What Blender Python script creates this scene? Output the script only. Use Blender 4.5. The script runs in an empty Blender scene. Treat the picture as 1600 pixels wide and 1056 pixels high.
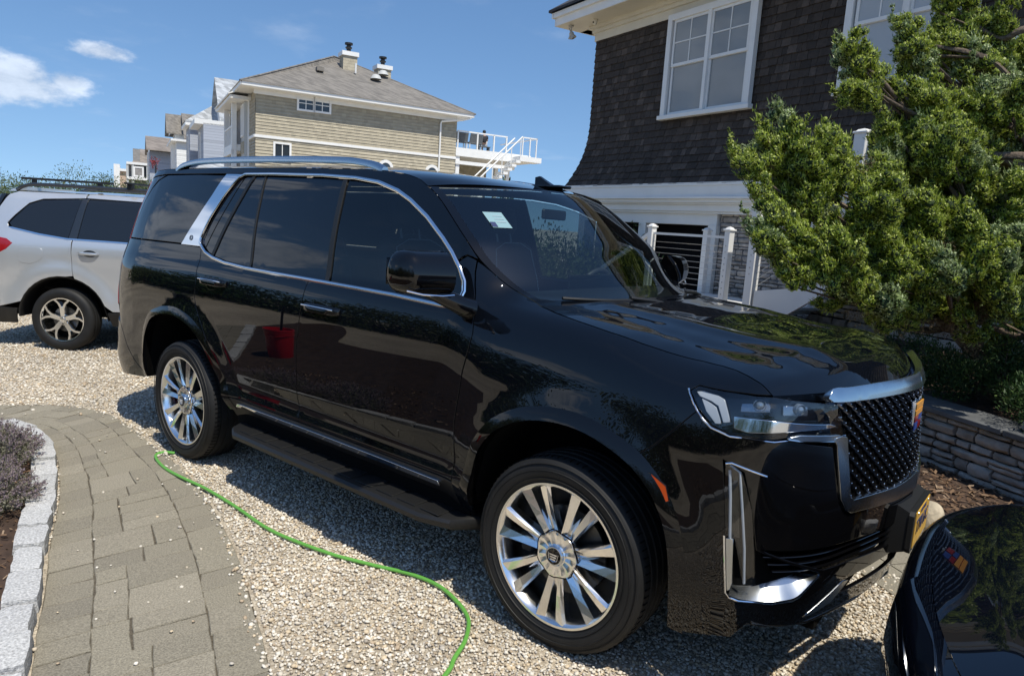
import bpy, math, random
import numpy as np
from mathutils import Vector, Matrix
from mathutils.geometry import delaunay_2d_cdt
random.seed(7)
RNG = np.random.default_rng(11)
sc = bpy.context.scene
COL = sc.collection
R_ = math.radians

# ------------------------------------------------------------------ camera
CAM = np.array([1.4755, -3.2085, 1.6931])
CR = np.array([[0.774, 0.630, 0.064], [0.148, -0.081, -0.986], [-0.616, 0.772, -0.156]])
def _rot(yaw, pit, rol):
    f = np.array([math.cos(yaw)*math.cos(pit), math.sin(yaw)*math.cos(pit), -math.sin(pit)])
    r = np.array([math.sin(yaw), -math.cos(yaw), 0.])
    d = np.cross(f, r); c, s = math.cos(rol), math.sin(rol)
    return np.array([c*r+s*d, -s*r+c*d, f])
CR = _rot(2.2441, 0.1568, -0.0647)
FPX = 1096.2
cam_d = bpy.data.cameras.new('camera'); cam = bpy.data.objects.new('camera', cam_d); COL.objects.link(cam)
cam_d.sensor_width = 36; cam_d.sensor_fit = 'HORIZONTAL'; cam_d.lens = 36*FPX/1600
cam_d.clip_start = .05; cam_d.clip_end = 3000
M = Matrix(((CR[0][0], -CR[1][0], -CR[2][0], CAM[0]), (CR[0][1], -CR[1][1], -CR[2][1], CAM[1]), (CR[0][2], -CR[1][2], -CR[2][2], CAM[2]), (0, 0, 0, 1)))
cam.matrix_world = M
sc.camera = cam
def at(u, v, D):
    """world point seen in direction (u, v) of the survey photo, D metres deep"""
    d = np.array([(u-800)/FPX, (v-528)/FPX, 1.]) @ CR
    return CAM + d*D

# ------------------------------------------------------------------ light
SUN = Vector((.50, -.17, 1.0)).normalized()
elev = math.asin(SUN.z); azim = math.atan2(SUN.x, SUN.y)     # clockwise from +Y
w = bpy.data.worlds.new('World'); sc.world = w; w.use_nodes = True
nt = w.node_tree; nt.nodes.clear()
def N(nt, t, **k):
    n = nt.nodes.new(t)
    for a, b in k.items():
        if a.startswith('i_'):
            n.inputs[int(a[2:]) if a[2:].isdigit() else a[2:].replace('_', ' ')].default_value = b
        else: setattr(n, a, b)
    return n
sky = N(nt, 'ShaderNodeTexSky', sky_type='NISHITA', sun_disc=False, sun_elevation=elev, sun_rotation=azim, air_density=1.0, dust_density=.3, ozone_density=2.0)
tc = N(nt, 'ShaderNodeTexCoord')
lift = N(nt, 'ShaderNodeMapping'); lift.inputs['Location'].default_value = (0, 0, .14); lift.inputs['Scale'].default_value = (1, 1, .86)
nt.links.new(tc.outputs['Generated'], lift.inputs[0]); nt.links.new(lift.outputs[0], sky.inputs[0])
sep = N(nt, 'ShaderNodeSeparateXYZ'); nt.links.new(tc.outputs['Generated'], sep.inputs[0])
zc = N(nt, 'ShaderNodeMath', operation='MAXIMUM', i_1=.03); nt.links.new(sep.outputs[2], zc.inputs[0])
za = N(nt, 'ShaderNodeMath', operation='ADD', i_1=.12); nt.links.new(zc.outputs[0], za.inputs[0])
dv = N(nt, 'ShaderNodeVectorMath', operation='DIVIDE'); nt.links.new(tc.outputs['Generated'], dv.inputs[0])
cb = N(nt, 'ShaderNodeCombineXYZ')
for i in range(3): nt.links.new(za.outputs[0], cb.inputs[i])
nt.links.new(cb.outputs[0], dv.inputs[1])
cn = N(nt, 'ShaderNodeTexNoise'); cn.inputs['Scale'].default_value = 2.1; cn.inputs['Detail'].default_value = 9; cn.inputs['Roughness'].default_value = .56
nt.links.new(dv.outputs[0], cn.inputs['Vector'])
def blob(direction, rad, squash=2.2):
    """soft mask around a sky direction: where a cloud hangs"""
    d = Vector(direction).normalized()
    h = Vector((-d.y, d.x, 0)).normalized(); v = d.cross(h)
    outs = []
    for ax, r in ((h, rad), (v, rad/squash)):
        dp = N(nt, 'ShaderNodeVectorMath', operation='DOT_PRODUCT'); nt.links.new(tc.outputs['Generated'], dp.inputs[0]); dp.inputs[1].default_value = ax
        q = N(nt, 'ShaderNodeMath', operation='DIVIDE', i_1=r); nt.links.new(dp.outputs['Value'], q.inputs[0])
        p = N(nt, 'ShaderNodeMath', operation='MULTIPLY'); nt.links.new(q.outputs[0], p.inputs[0]); nt.links.new(q.outputs[0], p.inputs[1])
        outs.append(p)
    a = N(nt, 'ShaderNodeMath', operation='ADD'); nt.links.new(outs[0].outputs[0], a.inputs[0]); nt.links.new(outs[1].outputs[0], a.inputs[1])
    f = N(nt, 'ShaderNodeVectorMath', operation='DOT_PRODUCT'); nt.links.new(tc.outputs['Generated'], f.inputs[0]); f.inputs[1].default_value = d
    g = N(nt, 'ShaderNodeMath', operation='LESS_THAN', i_1=0.0); nt.links.new(f.outputs['Value'], g.inputs[0])
    b = N(nt, 'ShaderNodeMath', operation='ADD'); nt.links.new(a.outputs[0], b.inputs[0]); nt.links.new(g.outputs[0], b.inputs[1])
    e = N(nt, 'ShaderNodeMath', operation='SUBTRACT', i_0=1.0); nt.links.new(b.outputs[0], e.inputs[1])
    c = N(nt, 'ShaderNodeMath', operation='MAXIMUM', i_1=0.0); nt.links.new(e.outputs[0], c.inputs[0])
    return c
def sumn(a, b):
    s = N(nt, 'ShaderNodeMath', operation='MAXIMUM'); nt.links.new(a.outputs[0], s.inputs[0]); nt.links.new(b.outputs[0], s.inputs[1]); return s
def ddir(u, v): return at(u, v, 1.0) - CAM
m1 = blob(ddir(25, 128), .085, 2.3); m1 = sumn(m1, blob(ddir(103, 127), .032, 1.8)); m1 = sumn(m1, blob(ddir(160, 82), .045, 3.0))
# cumulus behind the viewer, over the land (they are what the tinted glass mirrors)
for dd, rr, sq in (((-.90, -.38, .20), .17, 1.7), ((-.84, -.50, .17), .14, 2.0), ((-.88, -.36, .42), .12, 1.6), ((-.55, -.8, .20), .14, 2.5), ((.5, -.8, .3), .25, 2.6)):
    m1 = sumn(m1, blob(dd, rr, sq))
cn2 = N(nt, 'ShaderNodeTexNoise'); cn2.inputs['Scale'].default_value = 14; cn2.inputs['Detail'].default_value = 8; cn2.inputs['Roughness'].default_value = .6
mp = N(nt, 'ShaderNodeMapping'); mp.inputs['Scale'].default_value = (1, 1, 2.0); nt.links.new(tc.outputs['Generated'], mp.inputs[0]); nt.links.new(mp.outputs[0], cn2.inputs['Vector'])
sub = N(nt, 'ShaderNodeMath', operation='SUBTRACT', i_1=.5); nt.links.new(cn2.outputs[0], sub.inputs[0])
k2 = N(nt, 'ShaderNodeMath', operation='MULTIPLY', i_1=2.6); nt.links.new(sub.outputs[0], k2.inputs[0])
ad = N(nt, 'ShaderNodeMath', operation='ADD'); nt.links.new(m1.outputs[0], ad.inputs[0]); nt.links.new(k2.outputs[0], ad.inputs[1])
ml = N(nt, 'ShaderNodeMath', operation='MULTIPLY'); nt.links.new(ad.outputs[0], ml.inputs[0])
st = N(nt, 'ShaderNodeMath', operation='GREATER_THAN', i_1=.001); nt.links.new(m1.outputs[0], st.inputs[0]); nt.links.new(st.outputs[0], ml.inputs[1])
rm = N(nt, 'ShaderNodeMapRange', interpolation_type='SMOOTHSTEP'); rm.inputs['From Min'].default_value = .22; rm.inputs['From Max'].default_value = .85
nt.links.new(ml.outputs[0], rm.inputs['Value'])
# thin high veils
rv = N(nt, 'ShaderNodeMapRange', interpolation_type='SMOOTHSTEP'); rv.inputs['From Min'].default_value = .56; rv.inputs['From Max'].default_value = .86; rv.inputs['To Max'].default_value = .30
nt.links.new(cn.outputs[0], rv.inputs['Value'])
cm = N(nt, 'ShaderNodeMath', operation='MAXIMUM'); nt.links.new(rm.outputs[0], cm.inputs[0]); nt.links.new(rv.outputs[0], cm.inputs[1])
cm2 = N(nt, 'ShaderNodeMath', operation='MULTIPLY', i_1=.52); nt.links.new(cm.outputs[0], cm2.inputs[0])
gam = N(nt, 'ShaderNodeHueSaturation'); gam.inputs['Saturation'].default_value = 1.15; gam.inputs['Value'].default_value = .92
nt.links.new(sky.outputs[0], gam.inputs['Color'])
crmp = N(nt, 'ShaderNodeMapRange'); crmp.inputs['From Min'].default_value = .35; crmp.inputs['From Max'].default_value = .68; crmp.inputs['To Min'].default_value = 5.0; crmp.inputs['To Max'].default_value = 9.0
nt.links.new(cn2.outputs[0], crmp.inputs['Value'])
ccol = N(nt, 'ShaderNodeVectorMath', operation='SCALE'); ccol.inputs[0].default_value = (.93, .96, 1.0); nt.links.new(crmp.outputs[0], ccol.inputs['Scale'])
mx = N(nt, 'ShaderNodeMix', data_type='RGBA'); nt.links.new(cm2.outputs[0], mx.inputs[0]); nt.links.new(gam.outputs[0], mx.inputs[6]); nt.links.new(ccol.outputs[0], mx.inputs[7])
bg = N(nt, 'ShaderNodeBackground'); bg.inputs[1].default_value = .145; nt.links.new(mx.outputs[2], bg.inputs[0])
wo = N(nt, 'ShaderNodeOutputWorld'); nt.links.new(bg.outputs[0], wo.inputs[0])
sl = bpy.data.lights.new('sun', 'SUN'); sl.energy = 4.3; sl.angle = R_(.53); sl.color = (1.0, .94, .82)
so = bpy.data.objects.new('sun', sl); COL.objects.link(so); so.rotation_euler = SUN.to_track_quat('Z', 'Y').to_euler(); so.location = (20, 0, 40)
sc.view_settings.view_transform = 'Standard'; sc.view_settings.look = 'None'; sc.view_settings.exposure = 0.20; sc.view_settings.gamma = 1.0
sc.cycles.max_bounces = 10; sc.cycles.sample_clamp_indirect = 5; sc.cycles.transparent_max_bounces = 16; sc.cycles.caustics_reflective = False; sc.cycles.caustics_refractive = False

# ------------------------------------------------------------------ materials
def mat(name, col=(.5, .5, .5), rough=.5, metal=0.0, spec=.5, coat=0.0, coat_rough=.02, noise=None, bump=None, trans=0.0, emit=None, rand=0.0, objrand=0.0, sheen=0):
    """noise=(scale, amount, detail) varies the colour; bump=(scale, strength, detail)"""
    m = bpy.data.materials.new(name); m.use_nodes = True
    t = m.node_tree; b = t.nodes['Principled BSDF']
    c4 = (*col, 1)
    b.inputs['Base Color'].default_value = c4; b.inputs['Roughness'].default_value = rough; b.inputs['Metallic'].default_value = metal
    b.inputs['Specular IOR Level'].default_value = spec; b.inputs['Coat Weight'].default_value = coat; b.inputs['Coat Roughness'].default_value = coat_rough
    if emit: b.inputs['Emission Color'].default_value = (*emit[0], 1); b.inputs['Emission Strength'].default_value = emit[1]
    co = N(t, 'ShaderNodeTexCoord'); fac = None
    if noise:
        n = N(t, 'ShaderNodeTexNoise'); n.inputs['Scale'].default_value = noise[0]; n.inputs['Detail'].default_value = noise[2] if len(noise) > 2 else 6
        t.links.new(co.outputs['Object'], n.inputs['Vector'])
        r = N(t, 'ShaderNodeMapRange'); r.inputs['From Min'].default_value = .3; r.inputs['From Max'].default_value = .7
        r.inputs['To Min'].default_value = 1-noise[1]; r.inputs['To Max'].default_value = 1+noise[1]; t.links.new(n.outputs[0], r.inputs['Value']); fac = r.outputs[0]
    if rand:
        g = N(t, 'ShaderNodeNewGeometry'); r = N(t, 'ShaderNodeMapRange'); r.inputs['To Min'].default_value = 1-rand; r.inputs['To Max'].default_value = 1+rand
        t.links.new(g.outputs['Random Per Island'], r.inputs['Value'])
        if fac: q = N(t, 'ShaderNodeMath', operation='MULTIPLY'); t.links.new(fac, q.inputs[0]); t.links.new(r.outputs[0], q.inputs[1]); fac = q.outputs[0]
        else: fac = r.outputs[0]
    if fac:
        s = N(t, 'ShaderNodeVectorMath', operation='SCALE'); s.inputs[0].default_value = col; t.links.new(fac, s.inputs['Scale']); t.links.new(s.outputs[0], b.inputs['Base Color'])
    if bump:
        n = N(t, 'ShaderNodeTexNoise'); n.inputs['Scale'].default_value = bump[0]; n.inputs['Detail'].default_value = bump[2] if len(bump) > 2 else 5
        t.links.new(co.outputs['Object'], n.inputs['Vector'])
        bm_ = N(t, 'ShaderNodeBump'); bm_.inputs['Strength'].default_value = bump[1]; bm_.inputs['Distance'].default_value = bump[3] if len(bump) > 3 else .01
        t.links.new(n.outputs[0], bm_.inputs['Height']); t.links.new(bm_.outputs[0], b.inputs['Normal'])
    return m
def glass_mat(name, tint, ior=1.5, rough=0.0):
    m = bpy.data.materials.new(name); m.use_nodes = True; t = m.node_tree; t.nodes.clear()
    o = N(t, 'ShaderNodeOutputMaterial'); x = N(t, 'ShaderNodeMixShader'); g = N(t, 'ShaderNodeBsdfGlossy'); g.inputs['Roughness'].default_value = rough
    p = N(t, 'ShaderNodeBsdfTransparent'); p.inputs[0].default_value = (*tint, 1)
    f = N(t, 'ShaderNodeLayerWeight'); f.inputs['Blend'].default_value = .5
    # two-sided Schlick: facing -> pow5
    a = N(t, 'ShaderNodeMath', operation='POWER', i_1=5.0); t.links.new(f.outputs['Facing'], a.inputs[0])
    r0 = ((ior-1)/(ior+1))**2*2
    b = N(t, 'ShaderNodeMath', operation='MULTIPLY', i_1=1-r0); t.links.new(a.outputs[0], b.inputs[0])
    c = N(t, 'ShaderNodeMath', operation='ADD', i_1=r0); t.links.new(b.outputs[0], c.inputs[0])
    t.links.new(c.outputs[0], x.inputs[0]); t.links.new(p.outputs[0], x.inputs[1]); t.links.new(g.outputs[0], x.inputs[2]); t.links.new(x.outputs[0], o.inputs[0])
    return m
MT = {}
MT['paint'] = mat('black_paint', (.0022, .0032, .0055), .3, 0.0, .0, coat=1.0, coat_rough=.012)
MT['gloss'] = mat('gloss_black', (.0025, .0025, .003), .3, 0, .0, coat=1.0, coat_rough=.012)
MT['privacy'] = mat('privacy_glass', (.003, .005, .009), .015, 0, .55)
MT['matte'] = mat('black_plastic', (.008, .008, .008), .5, bump=(300, .25, 3, .001))
MT['void'] = mat('dark_underbody', (.004, .004, .004), .9, spec=.1)
MT['chrome'] = mat('chrome', (.80, .82, .86), .07, 1.0)
MT['satin'] = mat('satin_chrome', (.55, .58, .60), .20, 1.0)
MT['alloy'] = mat('polished_alloy', (.94, .93, .91), .20, 1.0, bump=(60, .04, 4, .002))
MT['barrel'] = mat('alloy_barrel', (.60, .60, .61), .3, 1.0)
MT['tyre'] = mat('tyre_rubber', (.013, .013, .013), .62, spec=.35, noise=(9, .25), bump=(220, .2, 3, .001))
MT['disc'] = mat('brake_steel', (.12, .12, .12), .4, 1.0)
MT['glass'] = glass_mat('window_glass', (.26, .31, .33))
MT['wglass'] = glass_mat('windscreen_glass', (.55, .63, .62), 1.62)
MT['clear'] = glass_mat('lamp_glass', (.93, .95, .96))
MT['leather'] = mat('dark_leather', (.035, .034, .036), .5)
MT['tan'] = mat('pale_leather', (.12, .11, .10), .55)
MT['lamp'] = mat('lamp_reflector', (.26, .28, .31), .16, .9)
MT['lampw'] = mat('white_lightguide', (.40, .43, .47), .25)
MT['lens'] = mat('projector_lens', (.25, .3, .36), .03, .55, .8)
MT['amber'] = mat('amber_lens', (.42, .055, .008), .18, 0, .6)
MT['gold'] = mat('plate_gold', (.62, .36, .05), .45, noise=(30, .2))
MT['navy'] = mat('navy_ink', (.02, .03, .10), .5)
MT['white'] = mat('white_paint', (.78, .78, .76), .5, noise=(2.5, .04))
MT['darkchrome'] = mat('dark_chrome', (.15, .15, .16), .18, 1.0)
MT['red'] = mat('red_enamel', (.30, .008, .012), .12, coat=.5)
MT['orange'] = mat('orange_enamel', (.75, .33, .05), .2)
MT['blue'] = mat('blue_enamel', (.03, .07, .30), .2)

# ------------------------------------------------------------------ mesh helpers
def tag(o, label=None, cat=None, group=None, kind=None):
    if label: o['label'] = label
    if cat: o['category'] = cat
    if group: o['group'] = group
    if kind: o['kind'] = kind
    return o
def empty(name, loc=(0, 0, 0), rz=0, **k):
    o = bpy.data.objects.new(name, None); o.empty_display_size = .2; o.location = loc; o.rotation_euler.z = rz; COL.objects.link(o)
    return tag(o, **k) if k else o
def mesh(name, V, F, m, parent=None, smooth=False, normals=None, mi=None, sharp=None):
    me = bpy.data.meshes.new(name)
    V = np.asarray(V, float).reshape(-1, 3)
    me.from_pydata(V.tolist(), [], [tuple(int(i) for i in f) for f in F])
    for x in (m if isinstance(m, (list, tuple)) else [m]): me.materials.append(x)
    if mi is not None: me.polygons.foreach_set('material_index', np.asarray(mi, dtype=np.int32))
    if smooth: me.polygons.foreach_set('use_smooth', [True]*len(me.polygons))
    me.update()
    if sharp is not None and smooth: me.set_sharp_from_angle(angle=R_(sharp))
    if normals is not None:
        me.normals_split_custom_set_from_vertices([Vector(n).normalized() for n in normals])
    o = bpy.data.objects.new(name, me); COL.objects.link(o)
    if parent is not None: o.parent = parent
    return o
class MB:
    """collects boxes, tubes, lathes ... and links them as one mesh"""
    def __init__(s): s.V = []; s.F = []; s.n = 0; s.MI = []
    def add(s, V, F, mi=0, mtx=None):
        V = np.asarray(V, float).reshape(-1, 3)
        if mtx is not None: V = V @ np.array(mtx.to_3x3()).T + np.array(mtx.translation)
        s.V.append(V); s.F += [tuple(int(i)+s.n for i in f) for f in F]; s.MI += [mi]*len(F); s.n += len(V); return s
    def box(s, a, b, mi=0, mtx=None, bev=0.0):
        x0, y0, z0 = a; x1, y1, z1 = b
        if bev <= 0:
            V = [(x0, y0, z0), (x1, y0, z0), (x1, y1, z0), (x0, y1, z0), (x0, y0, z1), (x1, y0, z1), (x1, y1, z1), (x0, y1, z1)]
            F = [(3, 2, 1, 0), (4, 5, 6, 7), (0, 1, 5, 4), (1, 2, 6, 5), (2, 3, 7, 6), (3, 0, 4, 7)]
            return s.add(V, F, mi, mtx)
        V = []; lo = (x0, y0, z0); hi = (x1, y1, z1); c = [(lo[i]+hi[i])/2 for i in range(3)]; h = [(hi[i]-lo[i])/2 for i in range(3)]
        idx = {}
        for sx in (-1, 1):
            for sy in (-1, 1):
                for sz in (-1, 1):
                    for ax in range(3):
                        p = [c[0]+sx*h[0], c[1]+sy*h[1], c[2]+sz*h[2]]; sg = (sx, sy, sz)
                        for k in range(3):
                            if k != ax: p[k] -= sg[k]*bev
                        idx[(sx, sy, sz, ax)] = len(V); V.append(p)
        F = []
        for ax in range(3):
            a1, a2 = [k for k in range(3) if k != ax]
            for sg in (-1, 1):
                q = []
                for (u, v) in ((-1, -1), (1, -1), (1, 1), (-1, 1)):
                    k = [0, 0, 0]; k[ax] = sg; k[a1] = u; k[a2] = v; q.append(idx[(*k, ax)])
                if (sg == 1) == (ax != 1): F.append(q)
                else: F.append(q[::-1])
            for (u, v) in ((-1, -1), (1, -1), (1, 1), (-1, 1)):   # edges along ax
                def g(e, face):
                    k = [0, 0, 0]; k[ax] = e; k[a1] = u; k[a2] = v; return idx[(*k, face)]
                q = [g(-1, a1), g(1, a1), g(1, a2), g(-1, a2)]
                F.append(q if (u*v > 0) == (ax == 1) else q[::-1])
        for sx in (-1, 1):
            for sy in (-1, 1):
                for sz in (-1, 1):
                    q = [idx[(sx, sy, sz, k)] for k in range(3)]; F.append(q if sx*sy*sz > 0 else q[::-1])
        return s.add(V, F, mi, mtx)
    def tube(s, pts, r, n=8, mi=0, closed=False, cap=True):
        P = [Vector(p) for p in pts]; k = len(P); rr = r if isinstance(r, (list, tuple, np.ndarray)) else [r]*k
        V = []; up = None
        for i, p in enumerate(P):
            if closed: t = P[(i+1) % k]-P[i-1]
            else: t = P[min(i+1, k-1)]-P[max(i-1, 0)]
            t.normalize()
            if up is None: up = Vector((0, 0, 1)) if abs(t.z) < .9 else Vector((1, 0, 0))
            a = t.cross(up); 
            if a.length < 1e-5: a = t.orthogonal()
            a.normalize(); b = a.cross(t); up = b
            for j in range(n):
                q = 2*math.pi*j/n; V.append(p+(a*math.cos(q)+b*math.sin(q))*rr[i])
        F = []
        for i in range(k if closed else k-1):
            for j in range(n):
                a0 = i*n+j; a1 = i*n+(j+1) % n; b0 = ((i+1) % k)*n+j; b1 = ((i+1) % k)*n+(j+1) % n
                F.append((a0, b0, b1, a1))
        if cap and not closed: F += [tuple(range(n)), tuple(range((k-1)*n, k*n))[::-1]]
        return s.add([tuple(v) for v in V], F, mi)
    def lathe(s, prof, n=48, axis='z', mi=0, mtx=None, closed=False, a0=0, a1=2*math.pi):
        """prof: (r, h) list"""
        full = abs(a1-a0-2*math.pi) < 1e-6; m = n if full else n+1
        V = []
        for i in range(m):
            q = a0+(a1-a0)*i/n
            for r, h in prof:
                c, d = r*math.cos(q), r*math.sin(q)
                V.append((c, d, h) if axis == 'z' else ((c, h, d) if axis == 'y' else (h, c, d)))
        k = len(prof); F = []
        for i in range(n):
            i2 = (i+1) % m
            for j in range(k if closed else k-1):
                j2 = (j+1) % k; F.append((i*k+j, i2*k+j, i2*k+j2, i*k+j2))
        return s.add(V, F, mi, mtx)
    def prism(s, poly, h0, h1, axis='y', mi=0, mtx=None):
        """extrude 2-D poly between h0 and h1 along axis"""
        def P(p, h): return (p[0], h, p[1]) if axis == 'y' else ((p[0], p[1], h) if axis == 'z' else (h, p[0], p[1]))
        n = len(poly); V = [P(p, h0) for p in poly]+[P(p, h1) for p in poly]
        F = [tuple(range(n))[::-1], tuple(range(n, 2*n))]+[(i, (i+1) % n, n+(i+1) % n, n+i) for i in range(n)]
        return s.add(V, F, mi, mtx)
    def build(s, name, m, parent=None, smooth=False, sharp=35):
        V = np.concatenate(s.V) if s.V else np.zeros((0, 3))
        return mesh(name, V, s.F, m, parent, smooth, mi=s.MI if isinstance(m, (list, tuple)) else None, sharp=sharp if smooth else None)
def dens(P, d=.03, closed=True):
    o = []; n = len(P)
    for i in range(n if closed else n-1):
        a = np.array(P[i], float); b = np.array(P[(i+1) % n], float); k = max(1, int(math.ceil(np.hypot(*(b-a)[:2])/d)))
        for j in range(k): o.append(a+(b-a)*j/k)
    if not closed: o.append(np.array(P[-1], float))
    return o
def spl(P, n=6, closed=False):
    """Catmull-Rom through points"""
    P = [np.array(p, float) for p in P]; k = len(P); o = []
    for i in range(k if closed else k-1):
        if closed: p0, p1, p2, p3 = P[i-1], P[i], P[(i+1) % k], P[(i+2) % k]
        else: p1, p2 = P[i], P[i+1]; p0 = P[i-1] if i > 0 else 2*p1-p2; p3 = P[i+2] if i+2 < k else 2*p2-p1
        for j in range(n):
            u = j/n; o.append(.5*((2*p1)+(-p0+p2)*u+(2*p0-5*p1+4*p2-p3)*u*u+(-p0+3*p1-3*p2+p3)*u**3))
    if not closed: o.append(P[-1])
    return o
def inset(P, g):
    P = np.array(P, float); n = len(P)
    A = .5*np.sum(P[:, 0]*np.roll(P[:, 1], -1)-np.roll(P[:, 0], -1)*P[:, 1]); sg = 1 if A > 0 else -1
    e0 = P-np.roll(P, 1, 0); e1 = np.roll(P, -1, 0)-P
    n0 = np.stack([-e0[:, 1], e0[:, 0]], 1); n1 = np.stack([-e1[:, 1], e1[:, 0]], 1)
    n0 /= np.linalg.norm(n0, axis=1)[:, None]+1e-12; n1 /= np.linalg.norm(n1, axis=1)[:, None]+1e-12
    b = n0+n1; b /= np.maximum(np.linalg.norm(b, axis=1)[:, None], .3)
    c = np.clip((b*n0).sum(1), .5, 1)
    return P+sg*g*b/c[:, None], -sg*b
def pip(pts, poly):
    x, y = pts[:, 0], pts[:, 1]; ins = np.zeros(len(pts), bool); n = len(poly); j = n-1
    for i in range(n):
        xi, yi = poly[i]; xj, yj = poly[j]
        with np.errstate(divide='ignore', invalid='ignore'):
            c = ((yi > y) != (yj > y)) & (x < (xj-xi)*(y-yi)/(yj-yi)+xi)
        ins ^= c; j = i
    return ins
def panel(name, outline, fn, m, parent, grid=.04, gap=.0042, depth=.014, off=0.0, mir=False, holes=(), d=.03, rimr=.0022, rim_all=True):
    """a sheet-metal panel: outline in surface coordinates (s, t), bent onto the body surface fn, with rolled edges"""
    P0 = np.array(dens(outline, d)); P, out2 = inset(P0, gap)
    loops = [(P, out2)]
    for h in holes:
        H = np.array(dens(h, d)); Hi, ho = inset(H, -gap); loops.append((Hi, -ho*-1 if False else -ho))
    lo, hi = P.min(0), P.max(0)
    gx = np.arange(lo[0]+grid/2, hi[0], grid); gy = np.arange(lo[1]+grid/2, hi[1], grid)
    G = np.array(np.meshgrid(gx, gy)).reshape(2, -1).T
    if len(G):
        ins = pip(G, P)
        for L, _ in loops[1:]: ins &= ~pip(G, L)
        G = G[ins]
        B = np.concatenate([l[0] for l in loops])
        if len(G):
            dm = np.sqrt(((G[:, None, :]-B[None])**2).sum(2)).min(1); G = G[dm > grid*.35]
    B = np.concatenate([l[0] for l in loops]); ed = []; k = 0
    for L, _ in loops:
        n = len(L); ed += [(k+i, k+(i+1) % n) for i in range(n)]; k += n
    allp = np.concatenate([B, G]) if len(G) else B
    r = delaunay_2d_cdt([Vector(p) for p in allp], ed, [], 0, 1e-6)
    V2 = np.array([tuple(v) for v in r[0]]); F = np.array([f for f in r[2] if len(f) == 3])
    C = V2[F].mean(1); ins = pip(C, P)
    for L, _ in loops[1:]: ins &= ~pip(C, L)
    F = F[ins]
    a = V2[F]; ar = (a[:, 1, 0]-a[:, 0, 0])*(a[:, 2, 1]-a[:, 0, 1])-(a[:, 2, 0]-a[:, 0, 0])*(a[:, 1, 1]-a[:, 0, 1])
    F[ar < 0] = F[ar < 0][:, ::-1]
    def mp_(q):
        X = fn(q[:, 0], q[:, 1]); e = .004
        du = fn(q[:, 0]+e, q[:, 1])-fn(q[:, 0]-e, q[:, 1]); dt = fn(q[:, 0], q[:, 1]+e)-fn(q[:, 0], q[:, 1]-e)
        n_ = np.cross(du, dt); n_ /= np.linalg.norm(n_, axis=1)[:, None]+1e-12
        return X, n_, du/(2*e), dt/(2*e)
    X, n_, du, dt = mp_(V2)
    V = [X+n_*off]; NN = [n_]; FF = [tuple(f) for f in F]; base = len(V2)
    for L, o2 in loops:
        x, nn, du, dt = mp_(L); o3 = du*o2[:, :1]+dt*o2[:, 1:]; o3 /= np.linalg.norm(o3, axis=1)[:, None]+1e-12
        n = len(L)
        ring = [(x+nn*off, nn), (x+nn*(off-rimr*.4)+o3*rimr*.7, (nn+o3)/1.41), (x+nn*(off-rimr)+o3*rimr, o3), (x+nn*(off-depth)+o3*rimr, o3)]
        ccw = np.sum(L[:, 0]*np.roll(L[:, 1], -1)-np.roll(L[:, 0], -1)*L[:, 1]) > 0
        outer = (L is loops[0][0])
        for j, (xx, mm) in enumerate(ring):
            V.append(xx); NN.append(mm)
        for j in range(3):
            b0 = base+j*n; b1 = base+(j+1)*n
            for i in range(n):
                q = (b0+i, b1+i, b1+(i+1) % n, b0+(i+1) % n)
                FF.append(q if ccw == outer else q[::-1])
        base += 4*n
    V = np.concatenate(V); NN = np.concatenate(NN)
    if mir:
        V = V*np.array([1, -1, 1]); NN = NN*np.array([1, -1, 1]); FF = [f[::-1] for f in FF]
    return mesh(name, V, FF, m, parent, True, normals=NN)
def strip(name, A, B, m, parent, nu=None, nv=4, prof=None, mir=False, smooth=True, sharp=None, obj=True, closed=False):
    """ruled strip between two equally long 3-D polylines; prof(v)->outward offset along the strip's normal"""
    A = np.array(A, float); B = np.array(B, float); n = len(A); rows = []
    t = np.gradient(A, axis=0); nn = np.cross(t, B-A); nn /= np.linalg.norm(nn, axis=1)[:, None]+1e-12
    for j in range(nv+1):
        v = j/nv; o = prof(v) if prof else 0
        rows.append(A+(B-A)*v+nn*o)
    V = np.concatenate(rows); F = []
    for j in range(nv):
        for i in range(n if closed else n-1):
            i2 = (i+1) % n; F.append((j*n+i, j*n+i2, (j+1)*n+i2, (j+1)*n+i))
    if mir: V = V*np.array([1, -1, 1]); F = [f[::-1] for f in F]
    return mesh(name, V, F, m, parent, smooth, sharp=sharp)
def sheet(name, fn, us, vs, m, parent, mir=False, flip=False, off=0):
    """grid surface fn(u, v)->(...,3) with analytic normals"""
    U, Vv = np.meshgrid(us, vs, indexing='ij'); X = fn(U.ravel(), Vv.ravel()); e = 1e-3
    du = fn(np.clip(U.ravel()+e, us[0], us[-1]), Vv.ravel())-fn(np.clip(U.ravel()-e, us[0], us[-1]), Vv.ravel())
    dv_ = fn(U.ravel(), np.clip(Vv.ravel()+e, vs[0], vs[-1]))-fn(U.ravel(), np.clip(Vv.ravel()-e, vs[0], vs[-1]))
    nn = np.cross(du, dv_); nn /= np.linalg.norm(nn, axis=1)[:, None]+1e-15
    if flip: nn = -nn
    X = X+nn*off
    a, b = len(us), len(vs); F = [(i*b+j, (i+1)*b+j, (i+1)*b+j+1, i*b+j+1) for i in range(a-1) for j in range(b-1)]
    if flip: F = [f[::-1] for f in F]
    if mir: X = X*np.array([1, -1, 1]); nn = nn*np.array([1, -1, 1]); F = [f[::-1] for f in F]
    return mesh(name, X, F, m, parent, True, normals=nn)
def resamp(P, n):
    P = np.array(P, float); u = np.r_[0, np.cumsum(np.linalg.norm(np.diff(P, axis=0), axis=1))]
    q = np.linspace(0, u[-1], n); return np.stack([np.interp(q, u, P[:, k]) for k in range(P.shape[1])], 1)
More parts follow.
